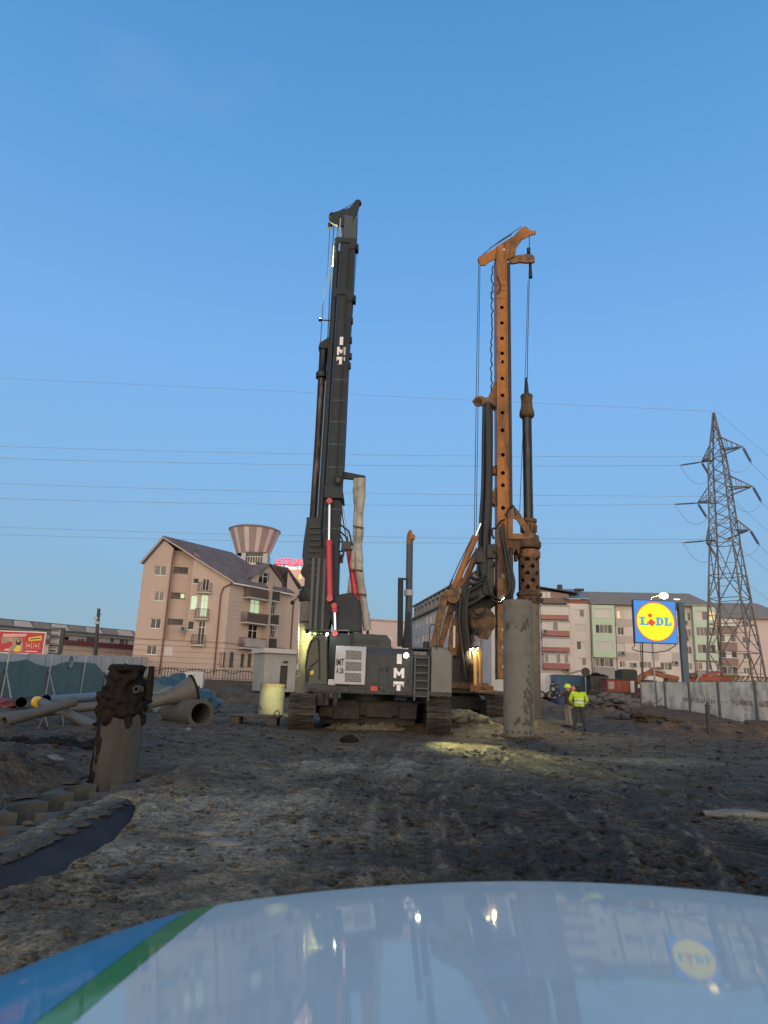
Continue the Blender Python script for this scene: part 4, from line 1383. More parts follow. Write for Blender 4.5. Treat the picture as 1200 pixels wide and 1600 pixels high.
mb.tube([W(771, 455, OY - .3), W(767, 457, OY - .3), W(768, 465, OY - .3), W(772, 468, OY - .3)], .025, 6)
mb.tube([W(777, 432, OY - .45), W(782, 445, OY - .45), W(780, 455, OY - .45), W(776, 460, OY - .45)], .03, 6)
kind(mb.build('cable_loom', 'rubber', orig, True), 'stuff')
# kelly bar and swivel
KXo = W(824.5, 730, OY).x
ok = lambda y: W(825, y, OY).z
mb = MB().cyl((KXo, OY, ok(930)), (KXo, OY, ok(652)), .235, n=24)
okel = mb.build('kelly_bar', 'kelly_steel', orig, True)
for a in (3.7, 5.2, 1.0):
    MB().box((KXo + .24 * math.cos(a), OY + .24 * math.sin(a), (ok(812) + ok(655)) / 2), (.05, .05, ok(655) - ok(812)), a).build('drive_key', 'kelly_steel', okel)
MB().lathe([(.30, ok(653)), (.38, ok(650)), (.37, ok(644)), (.31, ok(638)), (.28, ok(632)), (.28, ok(626)), (.30, ok(622)), (.32, ok(619)), (.26, ok(617))], (KXo, OY, 0), 26).build('swivel', 'rust_steel', okel, True)
MB().lathe([(.12, ok(618)), (.10, ok(604)), (.08, ok(600)), (.04, ok(590))], (KXo, OY, 0), 14).build('swivel_eye', 'black_steel', okel, True)
# rotary drive on its carriage
r7 = lambda pts: [(660 + a * .25, 560 + b * .25) for a, b in pts]
for dy in (-.55, .55):
    mb = MB()
    o_ = r7([(530, 960), (575, 930), (600, 955), (700, 1120), (660, 1130), (535, 1130)])
    i_ = r7([(565, 1008), (572, 1000), (590, 1010), (642, 1092), (630, 1096), (565, 1096)])
    A_, B_ = XZ(o_, OY + dy), XZ(i_, OY + dy)
    n = len(A_)
    for yy_ in (-.06, .06):
        mb.add([(x, OY + dy + yy_, z) for x, z in A_ + B_], [(k, (k + 1) % n, n + (k + 1) % n, n + k) for k in range(n)])
    for rg in (A_, B_):
        mb.add([(x, OY + dy + yy_, z) for yy_ in (-.06, .06) for x, z in rg], [(k, (k + 1) % n, n + (k + 1) % n, n + k) for k in range(n)])
    mb.build('drive_carriage', 'orange_dirty', orig)
mb = MB().pp(r7([(520, 1130), (600, 1125), (600, 1190), (590, 1245), (575, 1200), (560, 1235), (548, 1195), (540, 1200), (525, 1170)]), OY, 1.0)
mb.box(W(806, 872, OY), (.14, .4, .3))
mb.build('clamp_jaw', 'rust_steel', orig, bevel=.02)
mb = MB().lathe([(.36, ok(838)), (.34, ok(834)), (.34, ok(818)), (.40, ok(816)), (.40, ok(812)), (.30, ok(810))], (KXo, OY, 0), 26)
rd = mb.build('rotary_drive', 'rust_steel', orig, True)
for i in range(14):
    a = i * 2 * math.pi / 14
    MB().box((KXo + .37 * math.cos(a), OY + .37 * math.sin(a), ok(826)), (.07, .09, .36), a).build('drive_rib', 'orange_dirty', rd)
MB().lathe([(.62, ok(858)), (.68, ok(855)), (.68, ok(848)), (.60, ok(845)), (.58, ok(838)), (.40, ok(836))], (KXo - .1, OY, 0), 32).build('gearbox', 'rust_steel', rd, True)
MB().lathe([(.52, ok(873)), (.56, ok(871)), (.56, ok(863)), (.52, ok(860))], (KXo - .02, OY, 0), 30).build('adapter_ring', 'orange_dirty', rd, True)
# perforated casing adapter
AR, nA, nV = .50, 48, 30
za, zb2_ = ok(926), ok(872)
holes = []
for row in range(5):
    for c in range(6):
        holes.append(((c + (.5 if row % 2 else 0)) * 2 * math.pi / 6 + 4.35, za + (zb2_ - za) * (.12 + row * .2)))
mb = MB()
for i in range(nA):
    for j in range(nV):
        a0, a1 = 2 * math.pi * i / nA, 2 * math.pi * (i + 1) / nA
        z0_, z1_ = za + (zb2_ - za) * j / nV, za + (zb2_ - za) * (j + 1) / nV
        am, zm2 = (a0 + a1) / 2, (z0_ + z1_) / 2
        if any(math.hypot(((am - h[0] + math.pi) % (2 * math.pi) - math.pi) * AR, zm2 - h[1]) < .115 for h in holes):
            continue
        ca0, sa0, ca1, sa1 = math.cos(a0), math.sin(a0), math.cos(a1), math.sin(a1)
        q = []
        for rr_ in (AR, AR - .05):
            q += [(KXo - .02 + rr_ * ca0, OY + rr_ * sa0, z0_), (KXo - .02 + rr_ * ca1, OY + rr_ * sa1, z0_), (KXo - .02 + rr_ * ca1, OY + rr_ * sa1, z1_), (KXo - .02 + rr_ * ca0, OY + rr_ * sa0, z1_)]
        mb.add(q, [(0, 1, 2, 3), (4, 7, 6, 5), (0, 4, 5, 1), (2, 6, 7, 3), (1, 5, 6, 2), (0, 3, 7, 4)])
ad = mb.build('casing_adapter', 'rust_steel', orig)
MB().lathe([(.50, ok(944)), (.54, ok(942)), (.54, ok(933)), (.60, ok(931)), (.60, ok(927)), (.5, ok(925))], (KXo - .02, OY, 0), 34).build('flange', 'rust_steel', ad, True)
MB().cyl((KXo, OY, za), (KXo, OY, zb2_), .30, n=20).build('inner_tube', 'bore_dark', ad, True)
for i in range(10):
    a = i * .628 + .2
    MB().box((KXo + .60 * math.cos(a), OY + .60 * math.sin(a), ok(938)), (.08, .08, .16), a).build('bolt', 'muddy_steel', ad)
bc = thing('drill_casing', 'brownish casing tube standing in the ground under the orange rig, half hidden', 'casing', (KXo - .03, OY, 0))
MB().pipe((KXo - .03, OY, -.4), (KXo - .03, OY, ok(940)), .47, .43, 40).build('tube', 'casing_brown', bc, True)
MB().pipe((KXo - .03, OY, ok(1052)), (KXo - .03, OY, ok(1049)), .485, .46, 40).build('joint_ring', 'casing_brown', bc, True)
# backstay rams
def oram(a, m, b, Y, r1, r2):
    A, Mm, B = W(*a, Y), W(*m, Y), W(*b, Y)
    o = MB().cyl(Mm, B, r2, n=18).cyl(Mm, Mm + (B - Mm).normalized() * .2, r2 * 1.12, n=18).build('backstay_ram', 'orange_paint', orig, True)
    MB().cyl(A, Mm, r1, n=14).build('piston_rod', 'chrome', o, True)
    MB().tube([W(m[0] - 7, m[1] + 5, Y - .1), W((m[0] + b[0]) / 2 - 8, (m[1] + b[1]) / 2, Y - .15), W(b[0] - 8, b[1] - 3, Y - .1)], .025, 6).build('oil_pipe', 'black_steel', o, True)
oram((751, 818), (743, 838), (709, 920), OY - .7, .07, .155)
oram((757, 836), (748, 858), (722, 918), OY + .5, .07, .15)
# knuckle and lower links
mb = MB().pp([(689, 931), (693, 926), (713, 920), (716, 930), (710, 944), (698, 940), (697, 945), (688, 985), (684, 1012), (672, 1012), (680, 975)], OY - .6, .5)
mb.build('link_arm', 'orange_dirty', orig, bevel=.04)
MB().cyl(W(708, 931, OY - 1.0), W(708, 931, OY + .9), .33, n=24).build('knuckle', 'orange_dirty', orig, True)
mb = MB().pp([(703, 941), (712, 944), (706, 965), (692, 1010), (684, 1012), (694, 970)], OY - .15, .3)
mb.build('link_arm', 'orange_dirty', orig, bevel=.03)
mb = MB().pp([(707, 968), (719, 962), (717, 1000), (712, 1025), (699, 1025), (702, 995)], OY - .3, .35).pp([(716, 975), (722, 985), (720, 1020), (715, 1040), (712, 1030)], OY + .5, .3)
mb.build('boom_bracket', 'orange_dirty', orig, bevel=.03)
MB().bar(W(710, 978, OY - .52), W(709.5, 1012, OY - .52), .09, .04).build('sight_rod', 'white_paint', orig)
mb = MB().pp([(714, 932), (726, 925), (760, 900), (768, 912), (764, 930), (742, 944), (728, 952), (722, 968), (712, 966)], OY + .1, 1.2)
mb.build('main_boom', 'black_steel', orig, bevel=.06)
mb = MB().pp([(716, 950), (742, 934), (772, 915), (772, 948), (748, 962), (736, 992), (730, 1040), (706, 1040), (709, 985)], OY + .9, .7)
mb.build('boom_foot', 'black_steel', orig, bevel=.05)
MB().box(W(718, 1056, OY + .4), (1.3, 1.2, 1.6)).build('power_pack', 'black_steel', orig, bevel=.04)
mb = MB().pp([(746, 858), (768, 854), (770, 905), (768, 935), (752, 930), (748, 890)], OY - .1, .9)
mb.box(W(749, 871, OY - .4), (.4, .5, .6)).box(W(768, 862, OY - .55), (.5, .3, .7))
mb.build('mast_cradle', 'black_steel', orig, bevel=.04)
# winch behind the cab
wc = W(752, 972, OY)
mb = MB().lathe([(.62, -.55), (.62, -.48), (.34, -.46), (.34, .46), (.62, .48), (.62, .55)], wc, 26, 'Y')
wn = mb.build('winch', 'rust_steel', orig, True)
MB().pp([(735, 966), (741, 960), (755, 958), (768, 965), (768, 990), (762, 1000), (748, 997), (739, 985)], OY - .62, .10).build('winch_frame', 'rust_steel', wn, bevel=.02)
mb = MB()
mb.pp([(740, 968), (750, 950), (766, 945), (768, 985), (755, 992), (744, 988)], OY + .62, .10)
mb.build('winch_frame', 'rust_steel', wn, bevel=.02)
mb = MB()
for i in range(12):
    p = W(random.uniform(738, 766), random.uniform(950, 995), OY - random.uniform(.2, .7))
    mb.box(p, (random.uniform(.1, .35), random.uniform(.1, .3), random.uniform(.08, .3)), random.uniform(0, 3))
kind(mb.build('valve_block', 'black_steel', wn, bevel=.02), 'stuff')
# hoses
def hose(nm, pts, Y, r, parent=orig, n=6, s=.0):
    ps = [W(x, y, Y) for x, y in pts]
    out = []
    for i in range(len(ps) - 1):
        a, b, c, d = ps[max(0, i - 1)], ps[i], ps[i + 1], ps[min(len(ps) - 1, i + 2)]
        for k in range(n):
            t = k / n
            out.append(.5 * (2 * b + (c - a) * t + (2 * a - 5 * b + 4 * c - d) * t * t + (3 * b - a - 3 * c + d) * t ** 3))
    out.append(ps[-1])
    return MB().tube(out, r, 8).build(nm, 'rubber', parent, True)
for pts, dy, r in (
    ([(762, 630), (763, 680), (763, 750), (761, 800), (758, 860), (756, 900)], -.5, .16),
    ([(757, 632), (756, 690), (755, 760), (752, 810), (750, 860), (747, 900)], -.35, .11),
    ([(766, 640), (766, 700), (765, 780), (763, 840), (760, 880)], -.25, .14),
    ([(784, 822), (788, 860), (795, 890), (800, 912), (797, 928), (788, 935)], -.8, .06),
    ([(786, 818), (791, 855), (799, 890), (803, 910), (800, 928), (790, 938), (778, 938)], -.75, .075),
    ([(781, 824), (785, 862), (790, 900), (795, 920), (790, 932), (778, 936), (766, 926), (763, 905)], -.85, .05),
    ([(783, 830), (792, 880), (797, 915), (792, 930), (780, 942), (766, 935)], -.95, .05),
    ([(789, 812), (782, 815), (775, 825), (770, 826), (769, 835), (772, 842)], -.7, .05),
    ([(790, 805), (795, 796), (800, 790), (804, 795), (806, 806)], -.6, .05),
    ([(792, 808), (796, 800), (801, 797), (804, 806)], -.5, .05),
    ([(760, 900), (745, 905), (735, 902), (729, 910), (724, 925), (722, 950), (724, 990), (728, 1020), (731, 1050)], -.9, .085),
    ([(757, 905), (742, 913), (733, 912), (727, 925), (725, 960), (728, 1000), (733, 1045)], -.95, .085),
    ([(754, 912), (740, 920), (731, 928), (728, 960), (731, 1000), (736, 1040)], -1.0, .085),
    ([(748, 930), (736, 935), (722, 940), (719, 965), (721, 1010), (725, 1060)], -.85, .08),
    ([(720, 935), (717, 970), (722, 1015), (728, 1062)], -1.05, .07),
    ([(741, 950), (744, 960), (754, 958), (758, 950)], -.9, .04),
    ([(734, 955), (740, 966), (752, 962), (757, 952)], -1., .04),
    ([(700, 960), (708, 956), (713, 948), (718, 940)], -.9, .04),
    ([(738, 860), (735, 850), (740, 842), (747, 838)], -.7, .03),
    ([(707, 905), (703, 915), (704, 930), (712, 940)], -.8, .04),
    ([(740, 990), (737, 1010), (741, 1030), (738, 1048)], -.9, .05),
    ([(771, 860), (778, 868), (776, 880), (768, 884)], -.8, .035)):
    hose('hydraulic_hose', pts, OY + dy, r)
# operator cab, its lit look put into the door and rail colour
cx0, cx1 = W(739, 1040, OY - 1.3).x, W(751, 1040, OY - 1.3).x
mb = MB().pp([(738, 1013), (744, 1009), (749, 1012), (751, 1030), (751, 1075), (738, 1076)], OY - .7, 1.3)
oc = mb.build('cab', 'orange_dirty', orig, bevel=.05)
MB().pp([(740, 1020), (744, 1018), (745.5, 1070), (740, 1071)], OY - 1.36, .03).build('cab_door', 'cab_lit_tint', oc, bevel=.01)
MB().tube([W(747, 1019, OY - 1.38), W(749.5, 1035, OY - 1.38), W(749.5, 1068, OY - 1.38)], .035, 6).build('grab_rail', 'cab_lit_tint', oc, True)
mb = MB().box(W(757, 1080, OY - 1.4), (1.0, 1.0, .12)).box(W(743, 1076, OY - 1.5), (.5, .3, .3))
mb.build('step', 'orange_dirty', oc, bevel=.02)
WO = (1.0, .80, .38)
for px, py, ax, ay in ((737.5, 1014, 760, 1120), (745, 1014, 880, 1150)):
    p = work_lamp(W(px, py, OY - 1.5), W(ax, ay, OY - 2), oc, 'lamp_yellow', .09)
    spot('cab_work_light', p, G(ax, ay), 650, WO, 80, .8, .06)
point('cab_glow', W(748, 1025, OY - 1.7), 9, WO, .1)
spot('mast_work_light', W(782, 930, OY - .9), G(875, 1148), 1100, WO, 75, .8, .06)

# ================================================================== the big grey casing standing before the orange rig
pc = thing('pile_casing', 'tall pale grey casing tube standing upright with bolt holes round its foot', 'casing', (4.76, 23.75, 0))
pcx, pcy = 4.76, 23.75
pt, pb = W(811, 937, pcy - .4).z, W(811, 1153, pcy - .45).z
mb = MB()
PRr, nA, nV = .505, 72, 8
ch_ = [((-math.pi / 2 + d), .16) for d in (-.62, -.22, .22, .62)] + [((-math.pi / 2 + d + 1.24 + .4 * k), .16) for d in (0,) for k in range(12)]
zsplit = [pb, pb + .09, pb + .12, pb + .15, pb + .18, pb + .21, pb + .24, pt]
for i in range(nA):
    a0, a1 = 2 * math.pi * i / nA, 2 * math.pi * (i + 1) / nA
    for z0_, z1_ in zip(zsplit[:-1], zsplit[1:]):
        am, zm2 = (a0 + a1) / 2, (z0_ + z1_) / 2
        if any(math.hypot(((am - h[0] + math.pi) % (2 * math.pi) - math.pi) * PRr, zm2 - pb - h[1]) < .05 for h in ch_):
            continue
        q = []
        for rr_ in (PRr, PRr - .04):
            for (a_, z_) in ((a0, z0_), (a1, z0_), (a1, z1_), (a0, z1_)):
                q.append((pcx + rr_ * math.cos(a_), pcy + rr_ * math.sin(a_), z_))
        mb.add(q, [(0, 1, 2, 3), (4, 7, 6, 5), (0, 4, 5, 1), (2, 6, 7, 3), (1, 5, 6, 2), (0, 3, 7, 4)])
mb.build('tube', 'casing_grey', pc)
MB().pipe((pcx, pcy, pt - .26), (pcx, pcy, pt - .235), PRr + .012, PRr - .01, 72).build('joint_ring', 'casing_grey', pc, True)
MB().pipe((pcx, pcy, pb + .02), (pcx, pcy, pt), PRr - .06, PRr - .1, 40).build('inner_tube', 'casing_grey', pc, True)
for px in (798, 806, 815, 824, 832):
    p = W(px, 945, pcy - .5)
    MB().box((pcx + (px - 811) * .0225, pcy - math.sqrt(max(.01, PRr ** 2 - ((px - 811) * .0225) ** 2)), pt - .13), (.05, .05, .09)).build('bolt', 'casing_grey', pc)
mb = MB()
def skin_patch(seed, ca, cz, w_, h_, n):
    random.seed(seed)
    for i in range(n):
        a, z = random.gauss(ca, w_), random.gauss(cz, h_)
        r_ = random.uniform(.03, .11)
        mb.lump((pcx + (PRr - .004) * math.cos(a), pcy + (PRr - .004) * math.sin(a), z), (r_ * .8, r_ * .12, r_), i + seed, .4, 1.5, 1)
skin_patch(1, -math.pi / 2 - .05 + .2, W(815, 980, pcy).z, .2, .07, 16)
skin_patch(2, -math.pi / 2 - .95, W(795, 982, pcy).z, .07, .12, 12)
skin_patch(3, -math.pi / 2 + .45, W(822, 1085, pcy).z, .16, .28, 34)
skin_patch(4, -math.pi / 2 + .62, W(826, 1110, pcy).z, .03, .3, 22)
skin_patch(5, -math.pi / 2 + .0, W(812, 1128, pcy).z, .35, .05, 26)
skin_patch(6, -math.pi / 2 + .2, W(815, 1105, pcy).z, .12, .08, 10)
kind(mb.build('mud_splash', 'concrete_dark', pc, True), 'stuff')
random.seed(5)

mb = MB()
for i in range(46):
    a, q_ = random.uniform(0, 6.283), random.uniform(.46, .8)
    s_ = random.uniform(.04, .13)
    mb.lump((pcx + q_ * math.cos(a), pcy + q_ * math.sin(a), gz(pcx, pcy) + .02), (s_, s_, s_ * .55), i, .45, 1.8, 2)
fm_ = kind(mb.build('foot_mud', 'brown_soil', pc, True), 'stuff')
# ================================================================== a smaller rig far behind the engine house
sr = thing('small_drilling_rig', 'slim grey mast with a little orange head, rising behind the engine house', 'drilling rig', (2.0, 42, 0))
SY = 42
mb = MB().tube([W(637.5, 1010, SY), W(639, 940, SY), W(640, 845, SY)], [.26, .22, .20], 14)
sm_ = mb.build('mast', 'rig_paint_light', sr, True)
MB().pp([(635, 843), (636, 836), (639, 829), (643, 829), (644, 834), (649, 838), (648, 843), (642, 844), (641, 852), (636, 852)], SY, .4).build('mast_head', 'orange_paint', sr, bevel=.02)
MB().cyl(W(638.3, 922, SY), W(638.5, 931, SY), .28, n=16).build('collar', 'panel_grey', sr, True)
MB().tube([W(625, 1010, SY - .5), W(626, 906, SY - .5)], .17, 12).build('leader_tube', 'rig_paint', sr, True)
MB().bar(W(622, 904, SY - .4), W(637, 905, SY - .4), .10, .12).build('top_bracket', 'rig_paint', sr)
MB().pp([(634, 965), (640, 955), (643, 1012), (628, 1012)], SY, .7).build('mast_foot', 'rig_paint', sr, bevel=.04)
MB().box((2.2, SY + .4, 1.5), (3.2, 2.2, 1.3)).build('engine_house', 'rig_paint_light', sr, bevel=.05)
for dx in (.6, 3.8):
    MB().box((dx, SY + .4, .42), (.55, 3.6, .84)).build('track', 'muddy_steel', sr, bevel=.25)
rope('rope', [(645, 845), (643, 1000)], SY, .018, sr)

# ================================================================== BUILDINGS
class Fac:
    """one wall of a building, A (left) to B (right) as seen from the site; openings measured in the photograph"""
    def __init__(s, A, B):
        s.A = Vector((A[0], A[1], 0)); s.B = Vector((B[0], B[1], 0))
        s.d = (s.B - s.A).normalized()
        s.n = Vector((s.d.y, -s.d.x, 0))
        s.len = (s.B - s.A).length
    def px(s, x, y, o=0.):
        r = ray(x, y)
        t = (s.A + s.n * o - CAM).dot(s.n) / r.dot(s.n)
        p = CAM + r * t
        return ((p - s.A).dot(s.d), p.z)
    def rect(s, q, o=0.):
        x0, y0, x1, y1 = q
        yc, xc = (y0 + y1) / 2, (x0 + x1) / 2
        a, b = s.px(x0, yc, o)[0], s.px(x1, yc, o)[0]
        return (min(a, b), s.px(xc, y1, o)[1], max(a, b), s.px(xc, y0, o)[1])
    def pt(s, u, z, o=0.):
        p = s.A + s.d * u + s.n * o
        return Vector((p.x, p.y, z))
    def quad(s, mb, u0, z0, u1, z1, o=0.):
        mb.add([s.pt(u0, z0, o), s.pt(u1, z0, o), s.pt(u1, z1, o), s.pt(u0, z1, o)], [(0, 1, 2, 3)])
    def slab(s, mb, u0, z0, u1, z1, o0, o1):
        v = [s.pt(u, z, o) for u in (u0, u1) for z in (z0, z1) for o in (o0, o1)]
        mb.add(v, [(0, 1, 3, 2), (4, 6, 7, 5), (0, 4, 5, 1), (2, 3, 7, 6), (0, 2, 6, 4), (1, 5, 7, 3)])
    def wall(s, mb, u0, z0, u1, z1, ops, dep=.18, top=None, o=0.):
        us = sorted({u0, u1} | {c for q in ops for c in (q[0], q[2]) if u0 < c < u1})
        zs = sorted({z0, z1} | {c for q in ops for c in (q[1], q[3]) if z0 < c < z1})
        for a, b in zip(us[:-1], us[1:]):
            for c, e in zip(zs[:-1], zs[1:]):
                m, k = (a + b) / 2, (c + e) / 2
                if not any(q[0] < m < q[2] and q[1] < k < q[3] for q in ops):
                    s.quad(mb, a, c, b, e, o)
        for q in ops:
            a, c, b, e = q
            for (p1, p2) in (((a, c), (b, c)), ((b, c), (b, e)), ((b, e), (a, e)), ((a, e), (a, c))):
                mb.add([s.pt(*p1, o), s.pt(*p2, o), s.pt(*p2, o - dep), s.pt(*p1, o - dep)], [(0, 1, 2, 3)])
        if top:
            mb.add([s.pt(u, z, o) for u, z in top], [tuple(range(len(top)))])
    def window(s, q, parent, n=2, gl='glass_dark', fr='frame_white', o=0., dep=.13, w=.06, door=False, sill=True):
        a, c, b, e = q
        mb = MB()
        s.slab(mb, a, c, b, c + w, o - dep - .03, o - dep + .03)
        s.slab(mb, a, e - w, b, e, o - dep - .03, o - dep + .03)
        for i in range(n + 1):
            u = a + (b - a - w) * i / n
            s.slab(mb, u, c + w, u + w, e - w, o - dep - .03, o - dep + .03)
        if door:
            s.slab(mb, a + w, c + (e - c) * .72, b - w, c + (e - c) * .72 + w, o - dep - .025, o - dep + .025)
        f = mb.build('window' if not door else 'balcony_door', fr, parent)
        gs = gl if isinstance(gl, (list, tuple)) else [gl] * n
        for i in range(n):
            mb = MB()
            u = a + (b - a) * i / n
            s.slab(mb, u + .02, c + .02, a + (b - a) * (i + 1) / n - .02, e - .02, o - dep - .045, o - dep - .02)
            mb.build('pane', gs[i % len(gs)], f)
        if sill:
            mb = MB()
            s.slab(mb, a - .05, c - .05, b + .05, c, o - .04, o + .06)
            mb.build('sill', fr, f)
        return f
    def shutter(s, q, parent, o=0., mat='blind_glint'):
        a, c, b, e = q
        mb = MB()
        k = max(3, int((e - c) / .16))
        for i in range(k):
            s.slab(mb, a + .01, c + (e - c) * i / k, b - .01, c + (e - c) * (i + .88) / k, o - .12, o - .075)
        s.slab(mb, a, c, b, e, o - .15, o - .115)
        return mb.build('roller_shutter', mat, parent)
    def ac(s, x, y, parent, sz=.8, o=0.):
        u, z = s.px(x, y, o)
        mb = MB()
        s.slab(mb, u - sz / 2, z - sz * .36, u + sz / 2, z + sz * .36, o + .05, o + .4)
        b = mb.build('air_conditioner', 'plaster_white', parent)
        q = MB()
        q.cyl(s.pt(u + sz * .08, z, o + .4), s.pt(u + sz * .08, z, o + .415), sz * .27, n=16)
        q.build('fan_grille', 'iron_rail', b)
    def balcony(s, q, parent, out=1.0, o=0., rail='iron_rail', solid=None, name='balcony', bars=True, slab='plaster_taupe'):
        a, c, b, e = q
        mb = MB()
        s.slab(mb, a, c - .14, b, c + .02, o + .004, o + out)
        f = mb.build(name, slab, parent)
        mb = MB()
        for z in (c + .1, e):
            mb.bar(s.pt(a + .02, z, o + out - .03), s.pt(b - .02, z, o + out - .03), .045, .045)
            for u in (a + .02, b - .02):
                mb.bar(s.pt(u, z, o + .01), s.pt(u, z, o + out - .03), .045, .045)
        k = max(3, int((b - a) / .16))
        for i in range(k + 1):
            u = a + .02 + (b - a - .04) * i / k
            mb.bar(s.pt(u, c, o + out - .03), s.pt(u, e, o + out - .03), .028, .028)
        for i in range(int(out / .16)):
            for u in (a + .02, b - .02):
                mb.bar(s.pt(u, c, o + .1 + i * .16), s.pt(u, e, o + .1 + i * .16), .028, .028)
        mb.build('railing', rail, f)
        if solid:
            mb = MB()
            s.slab(mb, a + .05, c + .12, b - .05, e - .05, o + out - .08, o + out - .06)
            mb.build('screen', solid, f)
        return f

# ---- the pink apartment house on the left
A0 = W(205, 1040, 70.)
B0 = W(347, 1050, 72.)
C0 = W(447, 1000, 80.)
pk = thing('apartment_house', 'four storey pink apartment house with gabled slate roof on the left', 'apartment house', (-16, 76, 1.2))
gf = Fac((A0.x, A0.y), (B0.x, B0.y))
ZG = .6
u1 = gf.px(271, 860)[0]
u2 = gf.px(300, 900)[0]
eL, pkz = gf.px(211, 877), gf.px(255, 841)
eR = gf.px(362, 908)
kz1 = gf.px(272, 857)[1]
kz2 = gf.px(306, 864)[1]
zf = gf.px(280, 1001)[1]                       # first-floor line
def rects(f, qs, o=0.):
    return [f.rect(q, o) for q in qs]
w1 = rects(gf, [(241, 884, 260.5, 899), (241, 924.5, 256.5, 939), (235, 966, 251.5, 982), (229, 1008.5, 245, 1023)])
mb = MB()
U0 = 0.0
gf.wall(mb, U0, ZG, u1, eL[1], w1, top=[(U0, eL[1]), (pkz[0], pkz[1]), (u1, kz1), (u1, eL[1])])
# recess with the slot windows
REC = .7
w2 = rects(gf, [(271.5, 886, 294, 895.5), (267, 926, 289, 935), (262, 967, 286, 975.5)], -REC)
w2 = [(max(q[0], u1 + .08), q[1], min(q[2], u2 - .12), q[3]) for q in w2]
gw2 = gf.rect((255, 1009, 267, 1023.5), 0)
zr0 = zf
gf.wall(mb, u1, zr0, u2, kz2 + .2, w2, o=-REC)
mb.add([gf.pt(u1, zr0), gf.pt(u1, zr0, -REC), gf.pt(u1, kz1, -REC), gf.pt(u1, kz1)], [(0, 1, 2, 3)])
mb.add([gf.pt(u2, zr0), gf.pt(u2, zr0, -REC), gf.pt(u2, kz2, -REC), gf.pt(u2, kz2)], [(0, 1, 2, 3)])
gf.quad(mb, u1, zr0, u2, zr0 + .001, -REC)
w2b = [(u1 + .15, gw2[1], u1 + 1.05, gw2[3])]
gf.wall(mb, u1, ZG, u2, zr0, w2b)
mb.add([gf.pt(u1, zr0), gf.pt(u2, zr0), gf.pt(u2, zr0, -REC), gf.pt(u1, zr0, -REC)], [(0, 1, 2, 3)])
w3 = rects(gf, [(302, 896, 311.5, 912), (297.5, 930, 308, 952), (293, 970, 303.5, 984)])
d3 = rects(gf, [(316.5, 896, 327.5, 923), (313, 929, 324.5, 963), (309, 970, 320, 1007)])
uB = gf.len
gf.wall(mb, u2, ZG, uB, eR[1], w3 + d3, top=[(u2, eR[1]), (u2, kz2), (uB, eR[1])])
# the long side
sf = Fac((B0.x, B0.y), (C0.x, C0.y))
LS = sf.len
dS = rects(sf, [(391, 936, 406, 962), (387.5, 976, 402.5, 1012)])
dR = rects(sf, [(424, 943, 431, 960), (423, 980, 430, 997)])
gS = rects(sf, [(345, 1019, 352, 1041), (358.5, 1019, 365.5, 1042), (376, 1021.5, 382, 1042), (387, 1021.5, 393, 1042), (404, 1023, 410, 1044)])
gS = [(q[0], max(q[1], ZG + .9), q[2], q[3]) for q in gS]
dw = sf.rect((403, 908, 414, 926))
dormL, dormP, dormR = sf.px(394, 907), sf.px(417, 888), sf.px(440, 921)
eave = eR[1]
sf.wall(mb, 0, ZG, LS, eave, dS + dR + gS)
wallpk = mb.build('wall', 'plaster_pink', pk)
mb = MB()
# dormer gable standing up from the eave
pdz = eave + 2.6
du0, du1 = dormL[0], dormR[0]
dm = (du0 + du1) / 2
dwin = (du0 + 1.0, eave + .06, du0 + 2.6, eave + 1.7)
sf.wall(mb, du0, eave, du1, eave + .9, [(dwin[0], dwin[1], dwin[2], eave + .9)], o=.02)
mb.add([sf.pt(du0, eave + .9, .02), sf.pt(dwin[0], eave + .9, .02), sf.pt(dwin[0], dwin[3], .02), sf.pt(dwin[2], dwin[3], .02), sf.pt(dwin[2], eave + .9, .02), sf.pt(du1, eave + .9, .02), sf.pt(dm, pdz, .02)], [(0, 1, 2, 6), (2, 3, 6), (3, 4, 5, 6)])
for u in (du0, du1):
    mb.add([sf.pt(u, eave, .02), sf.pt(u, eave + .9, .02), sf.pt(u, eave + .9, -2.2), sf.pt(u, eave, -2.2)], [(0, 1, 2, 3)])
dg = mb.build('dormer', 'plaster_pink_dark', pk)
mb = MB()
for a_, b_ in ((du0 - .3, dm), (du1 + .3, dm)):
    z_ = eave + .75
    mb.ext([sf.pt(a_, z_, .3), sf.pt(b_, pdz + .12, .3), sf.pt(b_, pdz + .12, -5), sf.pt(a_, z_, -5)], (0, 0, .1))
mb.build('dormer_roof', 'roof_slate', dg)
for q in w1:
    sf_ = gf.window(q, pk, 2, random.choice(['glass_dark', 'glass_mid']))
for i, q in enumerate(w2):
    gf.window(q, pk, 3, ['glass_dark', 'glass_dark', 'glass_lit'] if i == 1 else 'glass_dark', 'frame_brown', -REC)
gf.shutter(w2b[0], pk)
for i, q in enumerate(w3):
    gf.window(q, pk, 1, 'glass_lit' if i == 1 else 'glass_dark')
for i, q in enumerate(d3):
    gf.window(q, pk, 2, 'glass_lit' if i == 1 else 'glass_dark', door=True, sill=False)
for q in rects(gf, [(309, 908, 330, 925), (304.5, 949, 326, 966.5), (299, 990, 320.5, 1007.5)], .4):
    gf.balcony((q[0], q[1], q[2], q[1] + 1.0), pk, .45)
gf.ac(285, 983, pk, .7)
sf.window(dwin, pk, 2, 'glass_dark', door=True, sill=False)
for i, q in enumerate(dS):
    sf.window(q, pk, 2, 'glass_lit' if i == 0 else 'glass_dark', door=True, sill=False)
for q in dR:
    sf.window(q, pk, 2, 'glass_dark', door=True, sill=False)
for q in gS:
    sf.window(q, pk, 1, 'glass_mid', 'frame_brown')
